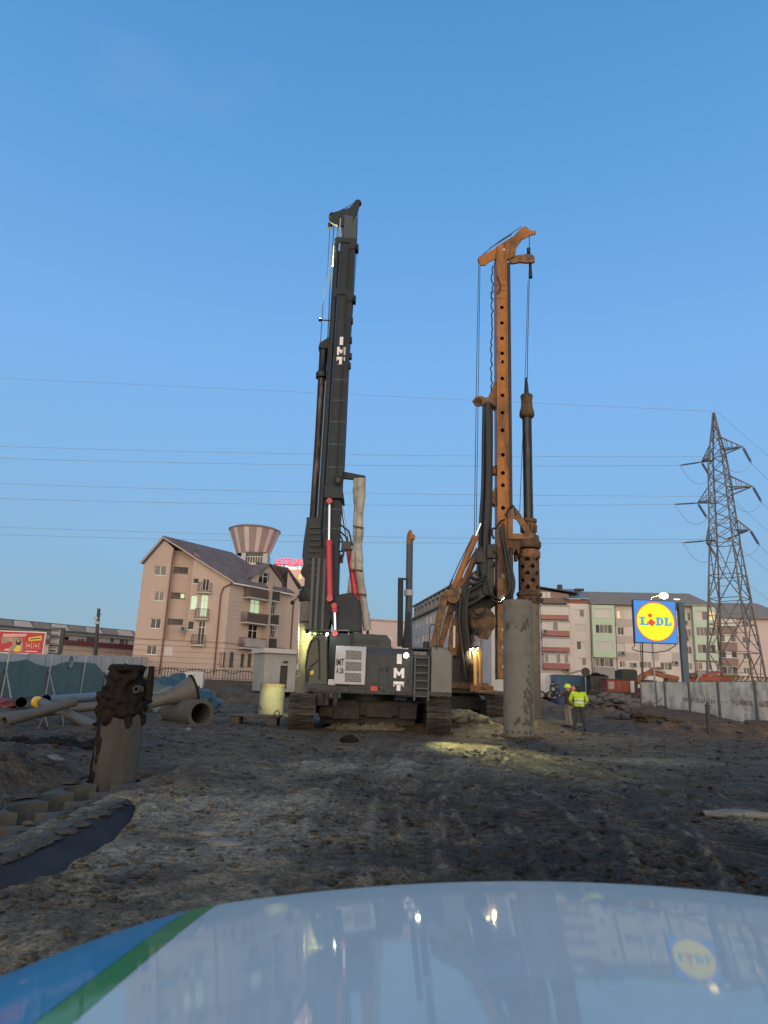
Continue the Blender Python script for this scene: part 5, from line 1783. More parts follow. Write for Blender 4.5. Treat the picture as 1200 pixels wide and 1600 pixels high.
for i, (x0_, y0_, x1_, y1_) in enumerate(((390, 920, 419, 935), (386, 956, 419.5, 974), (382, 997, 416, 1013))):
    q = sf.rect((x0_, y0_, x1_, y1_), .9)
    sf.balcony((q[0], q[1], q[2], q[1] + 1.05), pk, .95, rail='rail_red', solid='rail_red' if i < 2 else 'blind_glint')
for (x0_, y0_, x1_, y1_) in ((424, 924, 438, 939), (423, 961, 436.5, 976), (420, 998, 433, 1013)):
    q = sf.rect((x0_, y0_, x1_, y1_), .9)
    sf.balcony((q[0], q[1], q[2], q[1] + 1.05), pk, .9, rail='iron_rail', solid='skip_dark')
mb = MB()                                        # vertical fin between the balconies
uf = sf.px(420, 960, .8)[0]
sf.slab(mb, uf - .12, 1.3, uf + .12, eave + .5, 0.005, 1.0)
mb.build('balcony_fin', 'plaster_pink_dark', pk)
# rustication lines of the ground floor, first-floor string course, ghost of an old sign
for k, z in enumerate([zf + .02, zf - .55, zf - 1.1, zf - 1.65, zf - 2.2, zf - 2.75]):
    for f, L_ in ((gf, uB), (sf, LS)):
        mb = MB()
        if k == 0:
            f.slab(mb, 0, z - .05, L_, z + .05, 0.003, .07)
        else:
            segs = [(0, L_)]
            for q in (w1 + w2b if f is gf else gS):
                if q[1] < z < q[3]:
                    segs = [p for (a, b) in segs for p in (((a, q[0]), (q[2], b)) if a < q[0] and q[2] < b else ((a, b),))]
            for a, b in segs:
                f.slab(mb, a, z - .03, b, z + .03, .003, .02)
        mb.build('string_course', 'plaster_band', pk)
# down pipes and gutters
for f, pts in ((gf, [(272, 859), (270, 870), (249, 1053)]), (gf, [(362, 912), (349, 918), (345, 930), (334, 1053)])):
    MB().tube([f.pt(*f.px(x, y, .12), .12) for x, y in pts], .075, 8).build('down_pipe', 'copper_pipe', pk, True)
# roof: two planes meeting in a ridge that runs back parallel to the long side
rd_ = sf.d * 17.0
pL = gf.pt(-.35, eL[1] - .25, .35)
pP = gf.pt(pkz[0], pkz[1] + .08, .35)
pK1 = gf.pt(u1 + .1, kz1 + .05, .35)
pK2 = gf.pt(u2, kz2 + .12, .35)
pR = gf.pt(uB + .35, eR[1] - .12, .35)
mb = MB()
ridge = [pP, pP + rd_]
mb.ext([pP, pR, pR + sf.d * (LS + .4), pP + sf.d * (LS + .4)], (0, 0, .14))
mb.ext([pL, pP, pP + sf.d * (LS + .4), pL + sf.d * (LS + .4)], (0, 0, .14))
rf = mb.build('roof', 'roof_slate', pk)
mb = MB()
mb.ext([pR + Vector((0, 0, -.22)), pR + sf.d * (LS + .2) + Vector((0, 0, -.22)), pR + sf.d * (LS + .2) + sf.n * .16 + Vector((0, 0, -.22)), pR + sf.n * .16 + Vector((0, 0, -.22))], (0, 0, .16))
mb.build('gutter', 'frame_white', rf)
MB().bar(pP + Vector((0, 0, -.06)), pR + Vector((0, 0, -.04)), .07, .11).build('verge', 'plaster_taupe', rf)
MB().bar(pP + Vector((0, 0, -.06)), pL + Vector((0, 0, -.04)), .07, .11).build('verge', 'plaster_taupe', rf)
for t_ in (.35, .6):
    p = pP.lerp(pR, .5) + sf.d * (LS * t_) + Vector((0, 0, .2))
mb = MB()                                        # back and far walls close the house
bk = gf.pt(0, 0) + sf.d * LS
mb.add([Vector((A0.x, A0.y, ZG)), Vector((A0.x, A0.y, eL[1])), Vector((bk.x, bk.y, eL[1])), Vector((bk.x, bk.y, ZG))], [(0, 1, 2, 3)])
mb.build('back_wall', 'plaster_pink', pk)
# right wing with its own gable
wf = Fac((C0.x - .3, C0.y - .4), (W(478, 1000, 82.5).x + 1.2, 83.4))
wing_e = wf.px(467, 917)
mb = MB()
wz = wf.px(450, 1014)[1]
zl0, zr0_ = wf.px(441, 905)[1], wf.px(468, 922)[1]
LW = wf.len
mb.add([wf.pt(0, ZG), wf.pt(LW, ZG), wf.pt(LW, zr0_ - 1.2), wf.pt(wf.px(467, 920)[0], zr0_), wf.pt(0, zl0 + 1)], [(0, 1, 2, 3, 4)])
mb.build('wing_wall', 'plaster_pink', pk)
mb = MB()
mb.ext([wf.pt(-.3, zl0 + 1.3, .3), wf.pt(wf.px(468, 920)[0] + .3, zr0_ + .1, .3), wf.pt(wf.px(468, 920)[0] + .3, zr0_ + .3, -6), wf.pt(-.3, zl0 + 2.6, -6)], (0, 0, .14))
mb.build('wing_roof', 'roof_slate', pk)
MB().tube([wf.pt(*wf.px(x, y, .1), .1) for x, y in ((468, 931), (460, 938), (458, 950), (454, 1016))], .075, 8).build('down_pipe', 'copper_pipe', pk, True)
# ghost lettering panel on the long side
g0 = sf.rect((356, 941, 381, 968))
mb = MB()
for z in np.linspace(g0[1], g0[3], 5):
    sf.slab(mb, g0[0], z, g0[2], z + .10, .002, .012)
mb.build('faded_sign', 'plaster_pink_dark', pk)

# ---- iron fence and low wall in front of the pink house
fe = thing('iron_fence', 'low black iron garden fence along the foot of the pink house', 'fence', (-17, 68.5, 1.1))
p0, p1 = W(203, 1058, 67), W(420, 1060, 70)
n_ = 46
mb = MB()
mb.bar((p0.x, 67, .9), (p1.x, 70, .9), .3, .9)
mb.build('base_wall', 'concrete_dark', fe)
post = None
for i in range(n_ + 1):
    t = i / n_
    x, y = p0.x + (p1.x - p0.x) * t, 67 + 3 * t
    h = .75 + .22 * abs(math.sin(t * math.pi * 5.5))
    if post is None:
        post = MB().box((x, y, 1.35 + .45), (.05, .05, .95)).build('fence_bar', 'iron_rail', fe)
    else:
        inst(post, (x - p0.x, y - 67, (h - .75) * .6), fe, name='fence_bar')
mb = MB()
mb.tube([(p0.x + (p1.x - p0.x) * i / 90, 67 + 3 * i / 90, 1.95 + .3 * abs(math.sin(i / 90 * math.pi * 5.5))) for i in range(91)], .035, 6)
mb.bar((p0.x, 67, 1.45), (p1.x, 70, 1.45), .04, .04)
mb.build('fence_rail', 'iron_rail', fe, True)

# ---- hut with a dark door right of it
ht_ = thing('hut', 'low white flat roofed hut with one dark doorway beside the pink house', 'hut', (-10, 60, 1.2))
hf = Fac((W(413, 1040, 58).x, 58), (W(480, 1040, 60).x + 1.5, 60))
mb = MB()
hdoor = hf.rect((437.5, 1040, 449.5, 1066))
hz0, hz1 = .6, hf.px(440, 1021)[1]
hdoor = (hdoor[0], hz0 + .25, hdoor[2], hdoor[3])
hf.wall(mb, 0, hz0, hf.len, hz1, [hdoor], .25)
for u in (0, hf.len):
    mb.add([hf.pt(u, hz0), hf.pt(u, hz1), hf.pt(u, hz1, -4), hf.pt(u, hz0, -4)], [(0, 1, 2, 3)])
mb.add([hf.pt(0, hz0, -4), hf.pt(0, hz1, -4), hf.pt(hf.len, hz1, -4), hf.pt(hf.len, hz0, -4)], [(0, 1, 2, 3)])
mb.build('wall', 'plaster_white', ht_)
mb = MB(); hf.slab(mb, -.25, hz1, hf.len + .2, hz1 + .36, -4.2, .3); mb.build('roof', 'plaster_grey', ht_)
mb = MB(); hf.slab(mb, hdoor[0], hdoor[1], hdoor[2], hdoor[3], -.24, -.20); mb.build('door', 'skip_dark', ht_)
mb = MB(); hf.slab(mb, hdoor[0] + .2, hdoor[3] + .2, hdoor[0] + .6, hdoor[3] + .38, .005, .08); mb.build('lamp_box', 'iron_rail', ht_)

# ---- the hotel behind, with its striped funnel
ho = thing('hotel', 'pink hotel block with a flaring striped funnel tower and red roof lettering', 'hotel', (-19, 110, 1.3))
HY = 108
def hb(x0, y0, x1, y1, Y, dep, mat, nm):
    a, b = W(x0, y1, Y), W(x1, y0, Y)
    return MB().box(((a.x + b.x) / 2, Y + dep / 2, (a.z + b.z) / 2), (b.x - a.x, dep, b.z - a.z)).build(nm, mat, ho)
a, b = W(418, 884, HY), W(512, 884, HY)
MB().box(((a.x + b.x) / 2, HY + 8, a.z / 2 + .5), (b.x - a.x, 16, a.z - 1)).build('block', 'plaster_rose', ho)
a, b = W(374, 890, HY - 2), W(420, 890, HY - 2)
MB().box(((a.x + b.x) / 2, HY + 4, W(396, 879, HY - 2).z / 2), (b.x - a.x, 12, W(396, 879, HY - 2).z)).build('tower_base', 'plaster_rose', ho)
a, b = W(381, 870, HY - 1), W(413, 870, HY - 1)
zb_, zt3 = W(397, 879, HY - 1).z, W(397, 863, HY - 1).z
MB().box(((a.x + b.x) / 2, HY + 2.6, (zb_ + zt3) / 2), (b.x - a.x - .1, 5, zt3 - zb_ + .6)).build('tower_neck', 'glass_dark', ho)
mb = MB()
for i in range(9):
    x = a.x + (b.x - a.x) * i / 8
    mb.box((x, HY + .05, zb_ + .55), (.07, .07, 1.2))
mb.bar((a.x, HY + .05, zb_ + 1.15), (b.x, HY + .05, zb_ + 1.15), .08, .08)
mb.build('terrace_railing', 'frame_white', ho)
for px in (380.5, 414.5):
    MB().box((W(px, 870, HY - .5).x, HY - .2, (zb_ + zt3) / 2 - .2), (.7, .8, zt3 - zb_ + .3)).build('pier', 'plaster_grey', ho)
fx, fy = W(396.5, 850, HY + 3).x, HY + 3
fz0, fz1 = W(397, 868, HY + 3).z, W(397, 831, HY + 3).z
rb, rt = (W(423, 868, HY + 3).x - W(372, 868, HY + 3).x) / 2, (W(435.5, 836, HY + 3).x - W(357, 836, HY + 3).x) / 2
for i in range(24):
    mb = MB()
    wdt = .60 if i % 2 == 0 else .40
    a0 = math.radians(15) * i + (0 if i % 2 == 0 else math.radians(15) * .2) - math.radians(3)
    a1 = a0 + math.radians(15) * (1.2 if i % 2 == 0 else .8)
    vs_ = []
    for (r_, z_) in ((rb, fz0), (rt, fz1), (rt - .3, fz1), (rb - .3, fz0)):
        for k in range(4):
            t = a0 + (a1 - a0) * k / 3
            vs_.append((fx + r_ * math.cos(t), fy + r_ * math.sin(t), z_))
    mb.add(vs_, [(q * 4 + k, q * 4 + k + 1, ((q + 1) % 4) * 4 + k + 1, ((q + 1) % 4) * 4 + k) for q in range(4) for k in range(3)])
    mb.build('funnel_panel', 'hotel_stripe_rose' if i % 2 == 0 else 'hotel_stripe_pale', ho)
MB().lathe([(rt - .05, fz1), (rt + .12, fz1 + .05), (rt + .12, fz1 + .2), (rt * .9, fz1 + .45), (.5, fz1 + .6)], (fx, fy, 0), 40).build('funnel_rim', 'plaster_brown', ho, True)
MB().lathe([(rb - .4, fz0 - .05), (rb - .3, fz0 + .1), (rb - .3, fz0 + .2)], (fx, fy, 0), 40).build('funnel_floor', 'skip_dark', ho, True)
MB().box((fx + .4, fy, fz1 + .8), (.9, .9, .7)).build('roof_hatch', 'plaster_taupe', ho)
P_ = W(432, 883, HY - .6)
sc_ = (W(474.5, 880, HY - .6).x - P_.x)
text_mb('HOTEL NEV', P_, ex, ez, width=sc_, height=(W(450, 872.5, HY).z - W(450, 883, HY).z), depth=.25).build('roof_lettering', 'neon_red', ho)
P2 = W(432.5, 889, HY - .6)
text_mb('Wellness & SP', P2, ex, ez, width=(W(482, 889, HY - .6).x - P2.x), height=(W(450, 883.6, HY).z - W(450, 889, HY).z), depth=.25).build('roof_lettering', 'neon_white', ho)
MB().box(((P_.x + P_.x + sc_) / 2 + 1, HY - .15, P_.z + .2), (sc_ + 3, .1, .15)).build('letter_rail', 'iron_rail', ho)
for q in ((427, 895, 437, 899.5), (459, 897, 465, 904.5), (466, 897.5, 472, 905)):
    a, b = W(q[0], q[3], HY), W(q[2], q[1], HY)
    MB().box(((a.x + b.x) / 2, HY - .03, (a.z + b.z) / 2), (b.x - a.x, .1, b.z - a.z)).build('window', 'glass_warm' if q[0] > 465 else 'blind_glint', ho)
point('letter_glow', (P_.x + 4, HY - 2.2, P_.z + .6), 120, (1, .12, .1), .5)

# ---- row of flats on the right
def flats_plan(px0, px1, Y0, dy):
    a, b = W(px0, 1000, Y0), W(px1, 1000, Y0 + dy)
    return (a.x, Y0), (b.x, Y0 + dy)
A1 = W(842, 1000, 121.)
FD = Vector((math.cos(R(-8)), math.sin(R(-8)), 0))
LFL = 60.
FA = (A1.x, 121.)
FB = (A1.x + FD.x * LFL, 121. + FD.y * LFL)
ff = Fac(FA, FB)
up = lambda x, y=1000: ff.px(x, y)[0]
zp = lambda y, x=1000: ff.px(x, y)[1]
GZ = 1.0
def block(nm, label, u0_, u1_, ztop, mat, ops, loc_x):
    t = thing(nm, label, 'apartment block', (loc_x, 121, GZ))
    mb = MB()
    ff.wall(mb, u0_, GZ, u1_, ztop, ops, .2)
    for u in (u0_, u1_):
        mb.add([ff.pt(u, GZ), ff.pt(u, ztop), ff.pt(u, ztop, -12), ff.pt(u, GZ, -12)], [(0, 1, 2, 3)])
    mb.add([ff.pt(u0_, GZ, -12), ff.pt(u0_, ztop, -12), ff.pt(u1_, ztop, -12), ff.pt(u1_, GZ, -12)], [(0, 1, 2, 3)])
    mb.build('wall', mat, t)
    return t
CUR = ['blind_glint', 'glass_warm', 'blind_glint', 'blind_glint']
# left, beige with red balcony parapets
ua, ub = up(842, 1000), up(922.5, 1000)
z1b = zp(936, 880)
rb_ = [(846.6, 947, 886.5, 960.5), (848, 971.5, 888, 985), (848.7, 997, 888, 1011), (850.6, 1022, 888.5, 1036)]
wv = [(898, 952, 913, 964), (899, 976, 915, 989), (901, 1002, 915.5, 1015), (903, 1028, 916, 1040)]
ow = rects(ff, wv)
bB = block('apartment_block', 'beige flats with red balcony parapets, at the near end of the right row', ua, ub, zp(943, 895), 'plaster_beige', ow, 30)
for i, q in enumerate(ow):
    if i == 1:
        ff.shutter(q, bB)
    else:
        ff.window(q, bB, 2, [['blind_glint', 'glass_mid'], None, ['glass_dark', 'blind_glint'], ['blind_glint', 'glass_mid']][i])
for i, q in enumerate(rb_):
    r_ = ff.rect(q, 1.0)
    pz = [968, 993.5, 1018, 1045][i]
    zpb = ff.px(868, pz, 1.0)[1]
    mb = MB()
    ff.slab(mb, r_[0] - .2, zpb, r_[2] + .2, r_[1] - .02, .02, 1.0)
    par = mb.build('balcony', 'plaster_red', bB)
    mb = MB()
    ff.slab(mb, r_[0] - .3, r_[3], r_[2] + .3, r_[3] + .22, .02, 1.12)
    mb.build('balcony_roof', 'plaster_white', par)
    g_ = [['blind_glint'], ['blind_glint', 'blind_glint', 'glass_mid', 'blind_glint', 'blind_glint'], ['blind_glint'], ['glass_mid', 'blind_glint', 'blind_glint', 'glass_mid', 'blind_glint', 'glass_mid']][i]  # cream panes: sunset reflection put into the colour
    ff.window(r_, bB, 6 if i != 1 else 5, g_, o=1.0 + .1, sill=False)
    mb = MB()
    for u in (r_[0] - .1, r_[2] + .02):
        ff.slab(mb, u, r_[1], u + .08, r_[3], .02, .98)
    mb.build('side_screen', 'frame_white', par)
# penthouse
mb = MB()
pu0, pu1 = up(842, 930), up(889, 930)
zph0, zph1 = zp(943, 868), zp(917, 845)
ff.slab(mb, pu0, zph0, pu1, zp(928, 880), -6, -.3)
mb.add([ff.pt(pu0, zp(928, 880), -.3), ff.pt(pu1, zp(928, 880), -.3), ff.pt(pu0, zph1 - .4, -.3)], [(0, 1, 2)])
mb.build('penthouse', 'plaster_brown', bB)
q = ff.rect((840, 924, 861, 934.5), -.2)
ff.window(q, bB, 3, 'blind_glint', 'wood', -.12, sill=False)
mb = MB()
mb.ext([ff.pt(pu0 - .5, zph1, .4), ff.pt(pu1 + 1.4, zp(926.5, 889), .4), ff.pt(pu1 + 1.4, zp(926.5, 889), -6), ff.pt(pu0 - .5, zph1, -6)], (0, 0, .15))
mb.build('penthouse_roof', 'roof_dark', bB)
q = ff.rect((846, 935, 886, 942.5), .9)
mb = MB()
ff.slab(mb, q[0], q[1] - .1, q[2], q[1] + .02, 0.01, .95)
for i in range(26):
    u = q[0] + (q[2] - q[0]) * i / 25
    mb.bar(ff.pt(u, q[1], .9), ff.pt(u, q[3], .9), .03, .03)
mb.bar(ff.pt(q[0], q[3], .9), ff.pt(q[2], q[3], .9), .05, .05)
mb.build('terrace_railing', 'iron_rail', bB)
mb = MB()
e0, e1 = zp(936.5, 900), zp(914.5, 880)
ff.slab(mb, pu1 + .01, zp(943, 900), ub - .02, e0, -8, .06)
mb.build('attic_wall', 'machine_orange', bB)
mb = MB()
mb.ext([ff.pt(pu0 + 1.2, zp(916, 856), -5.), ff.pt(pu1 - .5, e0, .5), ff.pt(ub + .1, e0, .5), ff.pt(ub - 1.2, e1, -5.)], (0, 0, .12))
rfb = mb.build('roof', 'roof_blue', bB)
q0_ = ff.pt(up(903, 928), 0, -2.2)
mb = MB()
zz2 = e0 + (e1 - e0) * .45
mb.ext([ff.pt(up(898, 931), e0 + (e1 - e0) * .28, -1.0), ff.pt(up(907, 931), e0 + (e1 - e0) * .28, -1.0), ff.pt(up(906, 927), e0 + (e1 - e0) * .62, -2.9), ff.pt(up(898, 927), e0 + (e1 - e0) * .62, -2.9)], (0, -.05, .2))
mb.build('skylight', 'skip_dark', rfb)
for px in (880, 906, 913):
    p = ff.pt(up(px, 920), e0 + (e1 - e0) * (1.0 if px < 890 else .75), -5 if px < 890 else -3.6)
    MB().box(p + Vector((0, 0, .35)), (.8, .7, .9 if px < 890 else .4)).build('chimney', 'skip_dark', rfb)
ff.ac(851, 987, bB, 1.0, .95); ff.ac(852, 1043, bB, 1.0); ff.ac(885, 1047, bB, 1.0)

# middle, long grey-beige with green glazed bays
uc, ud = ub + .02, up(1122, 1000)
zmid = zp(946, 1000)
sm_ops = rects(ff, [(964, 954, 973.5, 966), (965, 980, 975, 992), (966.5, 1005, 976, 1017), (968, 1033, 977, 1043),
    (1000, 956, 1016, 968), (1001, 981, 1017, 993), (1002, 1006, 1018, 1019), (999, 1034, 1018, 1044),
    (1030, 956, 1047, 968), (1031, 982, 1047, 994), (1031, 1007, 1048, 1019), (1032, 1035, 1050, 1047),
    (1069, 957, 1079, 970), (1070, 983, 1080, 995), (1072, 1010, 1081, 1022), (1073, 1036, 1082, 1047)])
bM = block('apartment_block', 'long grey beige flats with green glazed bays behind the yellow sign', uc, ud, zmid, 'plaster_beige', sm_ops, 45)
for i, q in enumerate(sm_ops):
    if i in (2, 6, 10):
        ff.shutter(q, bM)
    else:
        ff.window(q, bM, 2 if q[2] - q[0] < 1.6 else 3, {0: ['glass_warm', 'blind_glint'], 1: 'glass_dark', 12: ['blind_glint', 'glass_mid']}.get(i, random.choice(['glass_dark', 'glass_mid', ['glass_dark', 'glass_mid']])))
for y0_, y1_ in ((967, 979), (994, 1005), (1019.5, 1031.5)):
    for xa_, xb_ in ((962, 998), (1018.6, 1029.6), (1050, 1068), ):
        q = ff.rect((xa_, y0_, xb_, y1_))
        mb = MB(); ff.slab(mb, q[0], q[1], q[2], q[3], .002, .05)
        mb.build('facade_band', 'plaster_taupe', bM)
for nm, (bx0, bx1), yb, rows_ in (('green_bay', (926, 961.5), 1027, [((928.5, 951, 955, 964), ['blind_glint'], 5), ((930.5, 976, 956.6, 989.5), ['glass_dark', 'glass_mid', 'glass_mid', 'glass_dark'], 4), ((931, 1002, 957.5, 1014), None, 0)]),
                                  ('green_bay', (1085, 1119.5), 1032, [((1087, 955, 1117, 969), ['blind_glint', 'glass_mid', 'glass_warm'], 3), ((1088, 980, 1118, 994), ['glass_mid'], 5), ((1090, 1007, 1118.5, 1021), ['glass_mid', 'glass_dark'], 4)])):
    q = ff.rect((bx0, 945, bx1, yb), 1.0)
    b0, b1, bz0, bz1 = q[0], q[2], ff.px((bx0 + bx1) / 2, yb, 1.)[1], ff.px((bx0 + bx1) / 2, 945.5, 1.)[1]
    mb = MB()
    rr2 = rects(ff, [r_[0] for r_ in rows_], 1.0)
    ff.wall(mb, b0, bz0, b1, bz1, rr2, .15, o=1.0)
    for u in (b0, b1):
        mb.add([ff.pt(u, bz0, .01), ff.pt(u, bz1, .01), ff.pt(u, bz1, 1.), ff.pt(u, bz0, 1.)], [(0, 1, 2, 3)])
    for z in (bz0, bz1):
        mb.add([ff.pt(b0, z, .01), ff.pt(b1, z, .01), ff.pt(b1, z, 1.), ff.pt(b0, z, 1.)], [(0, 1, 2, 3)])
    mb.build('bay', 'plaster_green', bM)
    for q, (_, g_, n_) in zip(rr2, rows_):
        if n_:
            ff.window(q, bM, n_, g_, o=1.0)
        else:
            ff.shutter(q, bM, 1.0)
for (q_, n_, g_) in (((930, 1028, 959, 1042), 4, ['glass_mid', 'glass_dark']), ((1091, 1035, 1119, 1047), 4, ['glass_mid', 'blind_glint'])):
    q = ff.rect(q_, .7)
    ff.window(q, bM, n_, g_, o=.75)
    mb = MB(); ff.slab(mb, q[0] - .15, GZ, q[2] + .15, q[1] - .06, .01, .7)
    mb.build('bay_foot', 'plaster_white', bM)
mb = MB()
e0, e1 = zp(946.5, 1000), zp(920.5, 1000)
dpt = -5.5
mb.ext([ff.pt(uc + .05, e0, 1.1), ff.pt(ud - .3, e0, 1.1), ff.pt(ud - 2.6, e1, dpt), ff.pt(uc - .5, e1, dpt)], (0, 0, .14))
mb.ext([ff.pt(ud - .3, e0, 1.1), ff.pt(ud - .3, e0, -12), ff.pt(ud - 2.6, e1, dpt)], (0, 0, .14))
mb.ext([ff.pt(uc + .05, e0, -12), ff.pt(ud - .3, e0, -12), ff.pt(ud - 2.6, e1, dpt), ff.pt(uc - .5, e1, dpt)], (0, 0, .14))
mb.build('roof', 'roof_grey', bM)
for px, py in ((972, 1021), (990, 1039), (1069, 973), (1071, 998), (1055, 1036)):
    ff.ac(px, py, bM, 1.0)
for px in (923.5, 962.5, 1083, 1000):
    u = up(px, 1000)
    mb = MB().tube([ff.pt(u, GZ, .1), ff.pt(u, zmid - .2, .1)], .06, 6)
    mb.build('down_pipe', 'frame_brown', bM)
# right, rose coloured with a hipped roof
ue, uf_ = ud + .02, up(1240, 1000)
zr_ = zp(966, 1160)
rops = rects(ff, [(1160, 995, 1171, 1005), (1161, 1020, 1172, 1030), (1160, 970, 1170, 980), (1162, 1043, 1172, 1053), (1205, 995, 1216, 1006), (1206, 1020, 1217, 1031)])
bR = block('apartment_block', 'rose coloured flats with hipped dark roof behind the pylon', ue, uf_, zr_, 'plaster_rose', rops, 62)
for q in rops:
    ff.window(q, bR, 2, random.choice(['glass_dark', 'glass_mid']))
for i, (x0_, y0_, x1_, y1_, yb) in enumerate(((1124, 967, 1150, 979, 990), (1124, 991, 1150, 1003, 1016), (1126, 1017, 1152, 1028, 1040), (1128, 1041, 1153, 1053, 1062))):
    q = ff.rect((x0_, y0_, x1_, y1_), .8)
    zpb = max(GZ, ff.px(1138, yb, .8)[1])
    mb = MB(); ff.slab(mb, q[0] - .1, zpb, q[2] + .1, q[1] - .02, .02, .8)
    mb.build('balcony', 'plaster_brown', bR)
    ff.window(q, bR, 3, [['blind_glint'], ['glass_mid', 'blind_glint', 'glass_mid'], ['glass_dark', 'blind_glint'], ['glass_dark', 'glass_mid']][i], o=.9)
mb = MB()
e0, e1 = zr_ - .1, zp(938, 1135)
mb.ext([ff.pt(ue - .2, e0, .7), ff.pt(uf_ + .5, e0, .7), ff.pt(ue + 9, e1 + .2, -6), ff.pt(ue - .2, e1 + .2, -6)], (0, 0, .14))
mb.ext([ff.pt(uf_ + .5, e0, .7), ff.pt(uf_ + .5, e0, -12), ff.pt(ue + 9, e1 + .2, -6)], (0, 0, .14))
mb.build('roof', 'roof_grey', bR)

# ---- long white flats in the middle distance, stepping away behind the orange rig
CA, CB = W(640, 1010, 132), W(768, 1010, 80)
cf = Fac((CA.x, 132), (CB.x, 80))
czt = cf.px(690, 950)[1]
cops = []
LC = cf.len
flz = [2.0 + 2.9 * k for k in range(5)]
for k in range(4):
    for i in range(15):
        u = 2 + i * (LC - 4) / 15
        cops.append((u, flz[k] + .9, u + 1.6, flz[k] + 2.25))
ctop = 13.3
bC = thing('apartment_block', 'long white flats with a row of small attic gables, seen behind the orange rig', 'apartment block', (CB.x, 90, 1))
mb = MB()
cf.wall(mb, 0, .8, LC, ctop, cops, .2)
mb.add([cf.pt(0, .8), cf.pt(0, ctop), cf.pt(0, ctop, -2.5), cf.pt(0, .8, -2.5)], [(0, 1, 2, 3)])
mb.add([cf.pt(LC, .8), cf.pt(LC, ctop), cf.pt(LC, ctop, -2.5), cf.pt(LC, .8, -2.5)], [(0, 1, 2, 3)])
mb.build('wall', 'plaster_grey', bC)
for q in cops:
    cf.window(q, bC, 2, random.choice(['glass_dark', 'glass_mid', 'glass_mid', 'blind_glint']))
for k in range(1, 4):
    for i in (10, 13):
        u = 2 + i * (LC - 4) / 15
        mb = MB(); cf.slab(mb, u - .2, flz[k] - .5, u + 1.9, flz[k] + .8, .003, .25); mb.build('balcony', 'plaster_red', bC)
mb = MB(); cf.slab(mb, -.2, ctop, LC + .2, ctop + .25, -2.5, .5); mb.build('cornice', 'roof_dark', bC)
mb = MB(); cf.slab(mb, 0, ctop + .25, LC, ctop + 2.6, -2.5, -1.6); mb.build('attic_wall', 'plaster_white', bC)
for i in range(16):
    u = 1.2 + i * (LC - 2.4) / 16
    mb = MB()
    cf.slab(mb, u, ctop + .25, u + .22, ctop + 2.1, -1.6, -.4)
    cf.slab(mb, u + 2.6, ctop + .25, u + 2.82, ctop + 2.1, -1.6, -.4)
    mb.ext([cf.pt(u, ctop + 2.1, -.4), cf.pt(u + 2.82, ctop + 2.1, -.4), cf.pt(u + 2.82, ctop + 2.3, -.4), cf.pt(u + 2.0, ctop + 2.75, -.4), cf.pt(u + .8, ctop + 2.75, -.4), cf.pt(u, ctop + 2.3, -.4)], cf.n * -1.2)
    d_ = mb.build('attic_gable', 'plaster_white', bC)
    mb = MB(); cf.slab(mb, u + .5, ctop + .7, u + 2.3, ctop + 2.0, -1.58, -1.5); mb.build('window', 'glass_mid', d_)
mb = MB(); cf.slab(mb, -.3, ctop + 2.75, LC + .3, ctop + 2.95, -2.6, -.2); mb.build('roof', 'roof_grey', bC)

# ---- far pale block seen between the rigs
fb = thing('apartment_block', 'far pale pink block on the skyline between the two rigs', 'apartment block', (0, 185, 1))
kf = Fac((W(556, 1000, 185).x, 185), (W(662, 1000, 190).x, 190))
kop = [(3 + 5.2 * i, 3.5 + 3.1 * k, 5.2 + 5.2 * i, 5.1 + 3.1 * k) for i in range(3) for k in range(4)]
kzt = kf.px(600, 970)[1]
mb = MB(); kf.wall(mb, 0, .5, kf.len, kzt, kop, .3)
mb.add([kf.pt(0, .5), kf.pt(0, kzt), kf.pt(0, kzt, -12), kf.pt(0, .5, -12)], [(0, 1, 2, 3)])
mb.add([kf.pt(0, kzt), kf.pt(kf.len, kzt), kf.pt(kf.len, kzt, -12), kf.pt(0, kzt, -12)], [(0, 1, 2, 3)])
mb.build('wall', 'plaster_rose', fb)
for i, q in enumerate(kop):
    kf.window(q, fb, 2, ['glass_mid', 'blind_glint', 'glass_dark'][i % 3])
mb = MB(); kf.slab(mb, -.3, kzt, kf.len + .3, kzt + .4, -12, .4); mb.build('cornice', 'plaster_taupe', fb)

# ---- left: long low white building, the low shop with its maroon fascia
lw = thing('long_building', 'long low white building with dark mansard roof and small dormers, far left', 'building', (-60, 92, 1))
la, lb = W(-40, 990, 86), W(212, 1000, 104)
lf = Fac((la.x, 86), (lb.x, 104))
lz = lf.px(100, 988)[1]
lops = rects(lf, [(2, 990, 10, 996), (16, 988.5, 25, 994.5), (38, 989, 52, 995), (62, 990, 72, 996), (95, 994.5, 108, 1001), (122, 998.5, 126, 1004), (127, 998.5, 131, 1004), (135, 996.5, 155, 1004), (173, 997.5, 178, 1003), (187, 999, 195, 1006), (196, 999.5, 200, 1006)])
mb = MB()
lf.wall(mb, 0, .8, lf.len, lz, lops, .25)
mb.add([lf.pt(0, lz), lf.pt(lf.len, lz), lf.pt(lf.len, lz, -9), lf.pt(0, lz, -9)], [(0, 1, 2, 3)])
mb.build('wall', 'plaster_white', lw)
for q in lops:
    lf.window(q, lw, 2, random.choice(['glass_dark', 'glass_mid']), 'frame_brown')
zm0, zm1 = lz + .02, lf.px(100, 974)[1]
mb = MB()
mb.ext([lf.pt(-.5, zm0, .5), lf.pt(lf.len + .5, zm0, .5), lf.pt(lf.len + .5, zm1, -1.6), lf.pt(-.5, zm1, -1.6)], lf.n * -6)
rfl = mb.build('roof', 'roof_dark', lw)
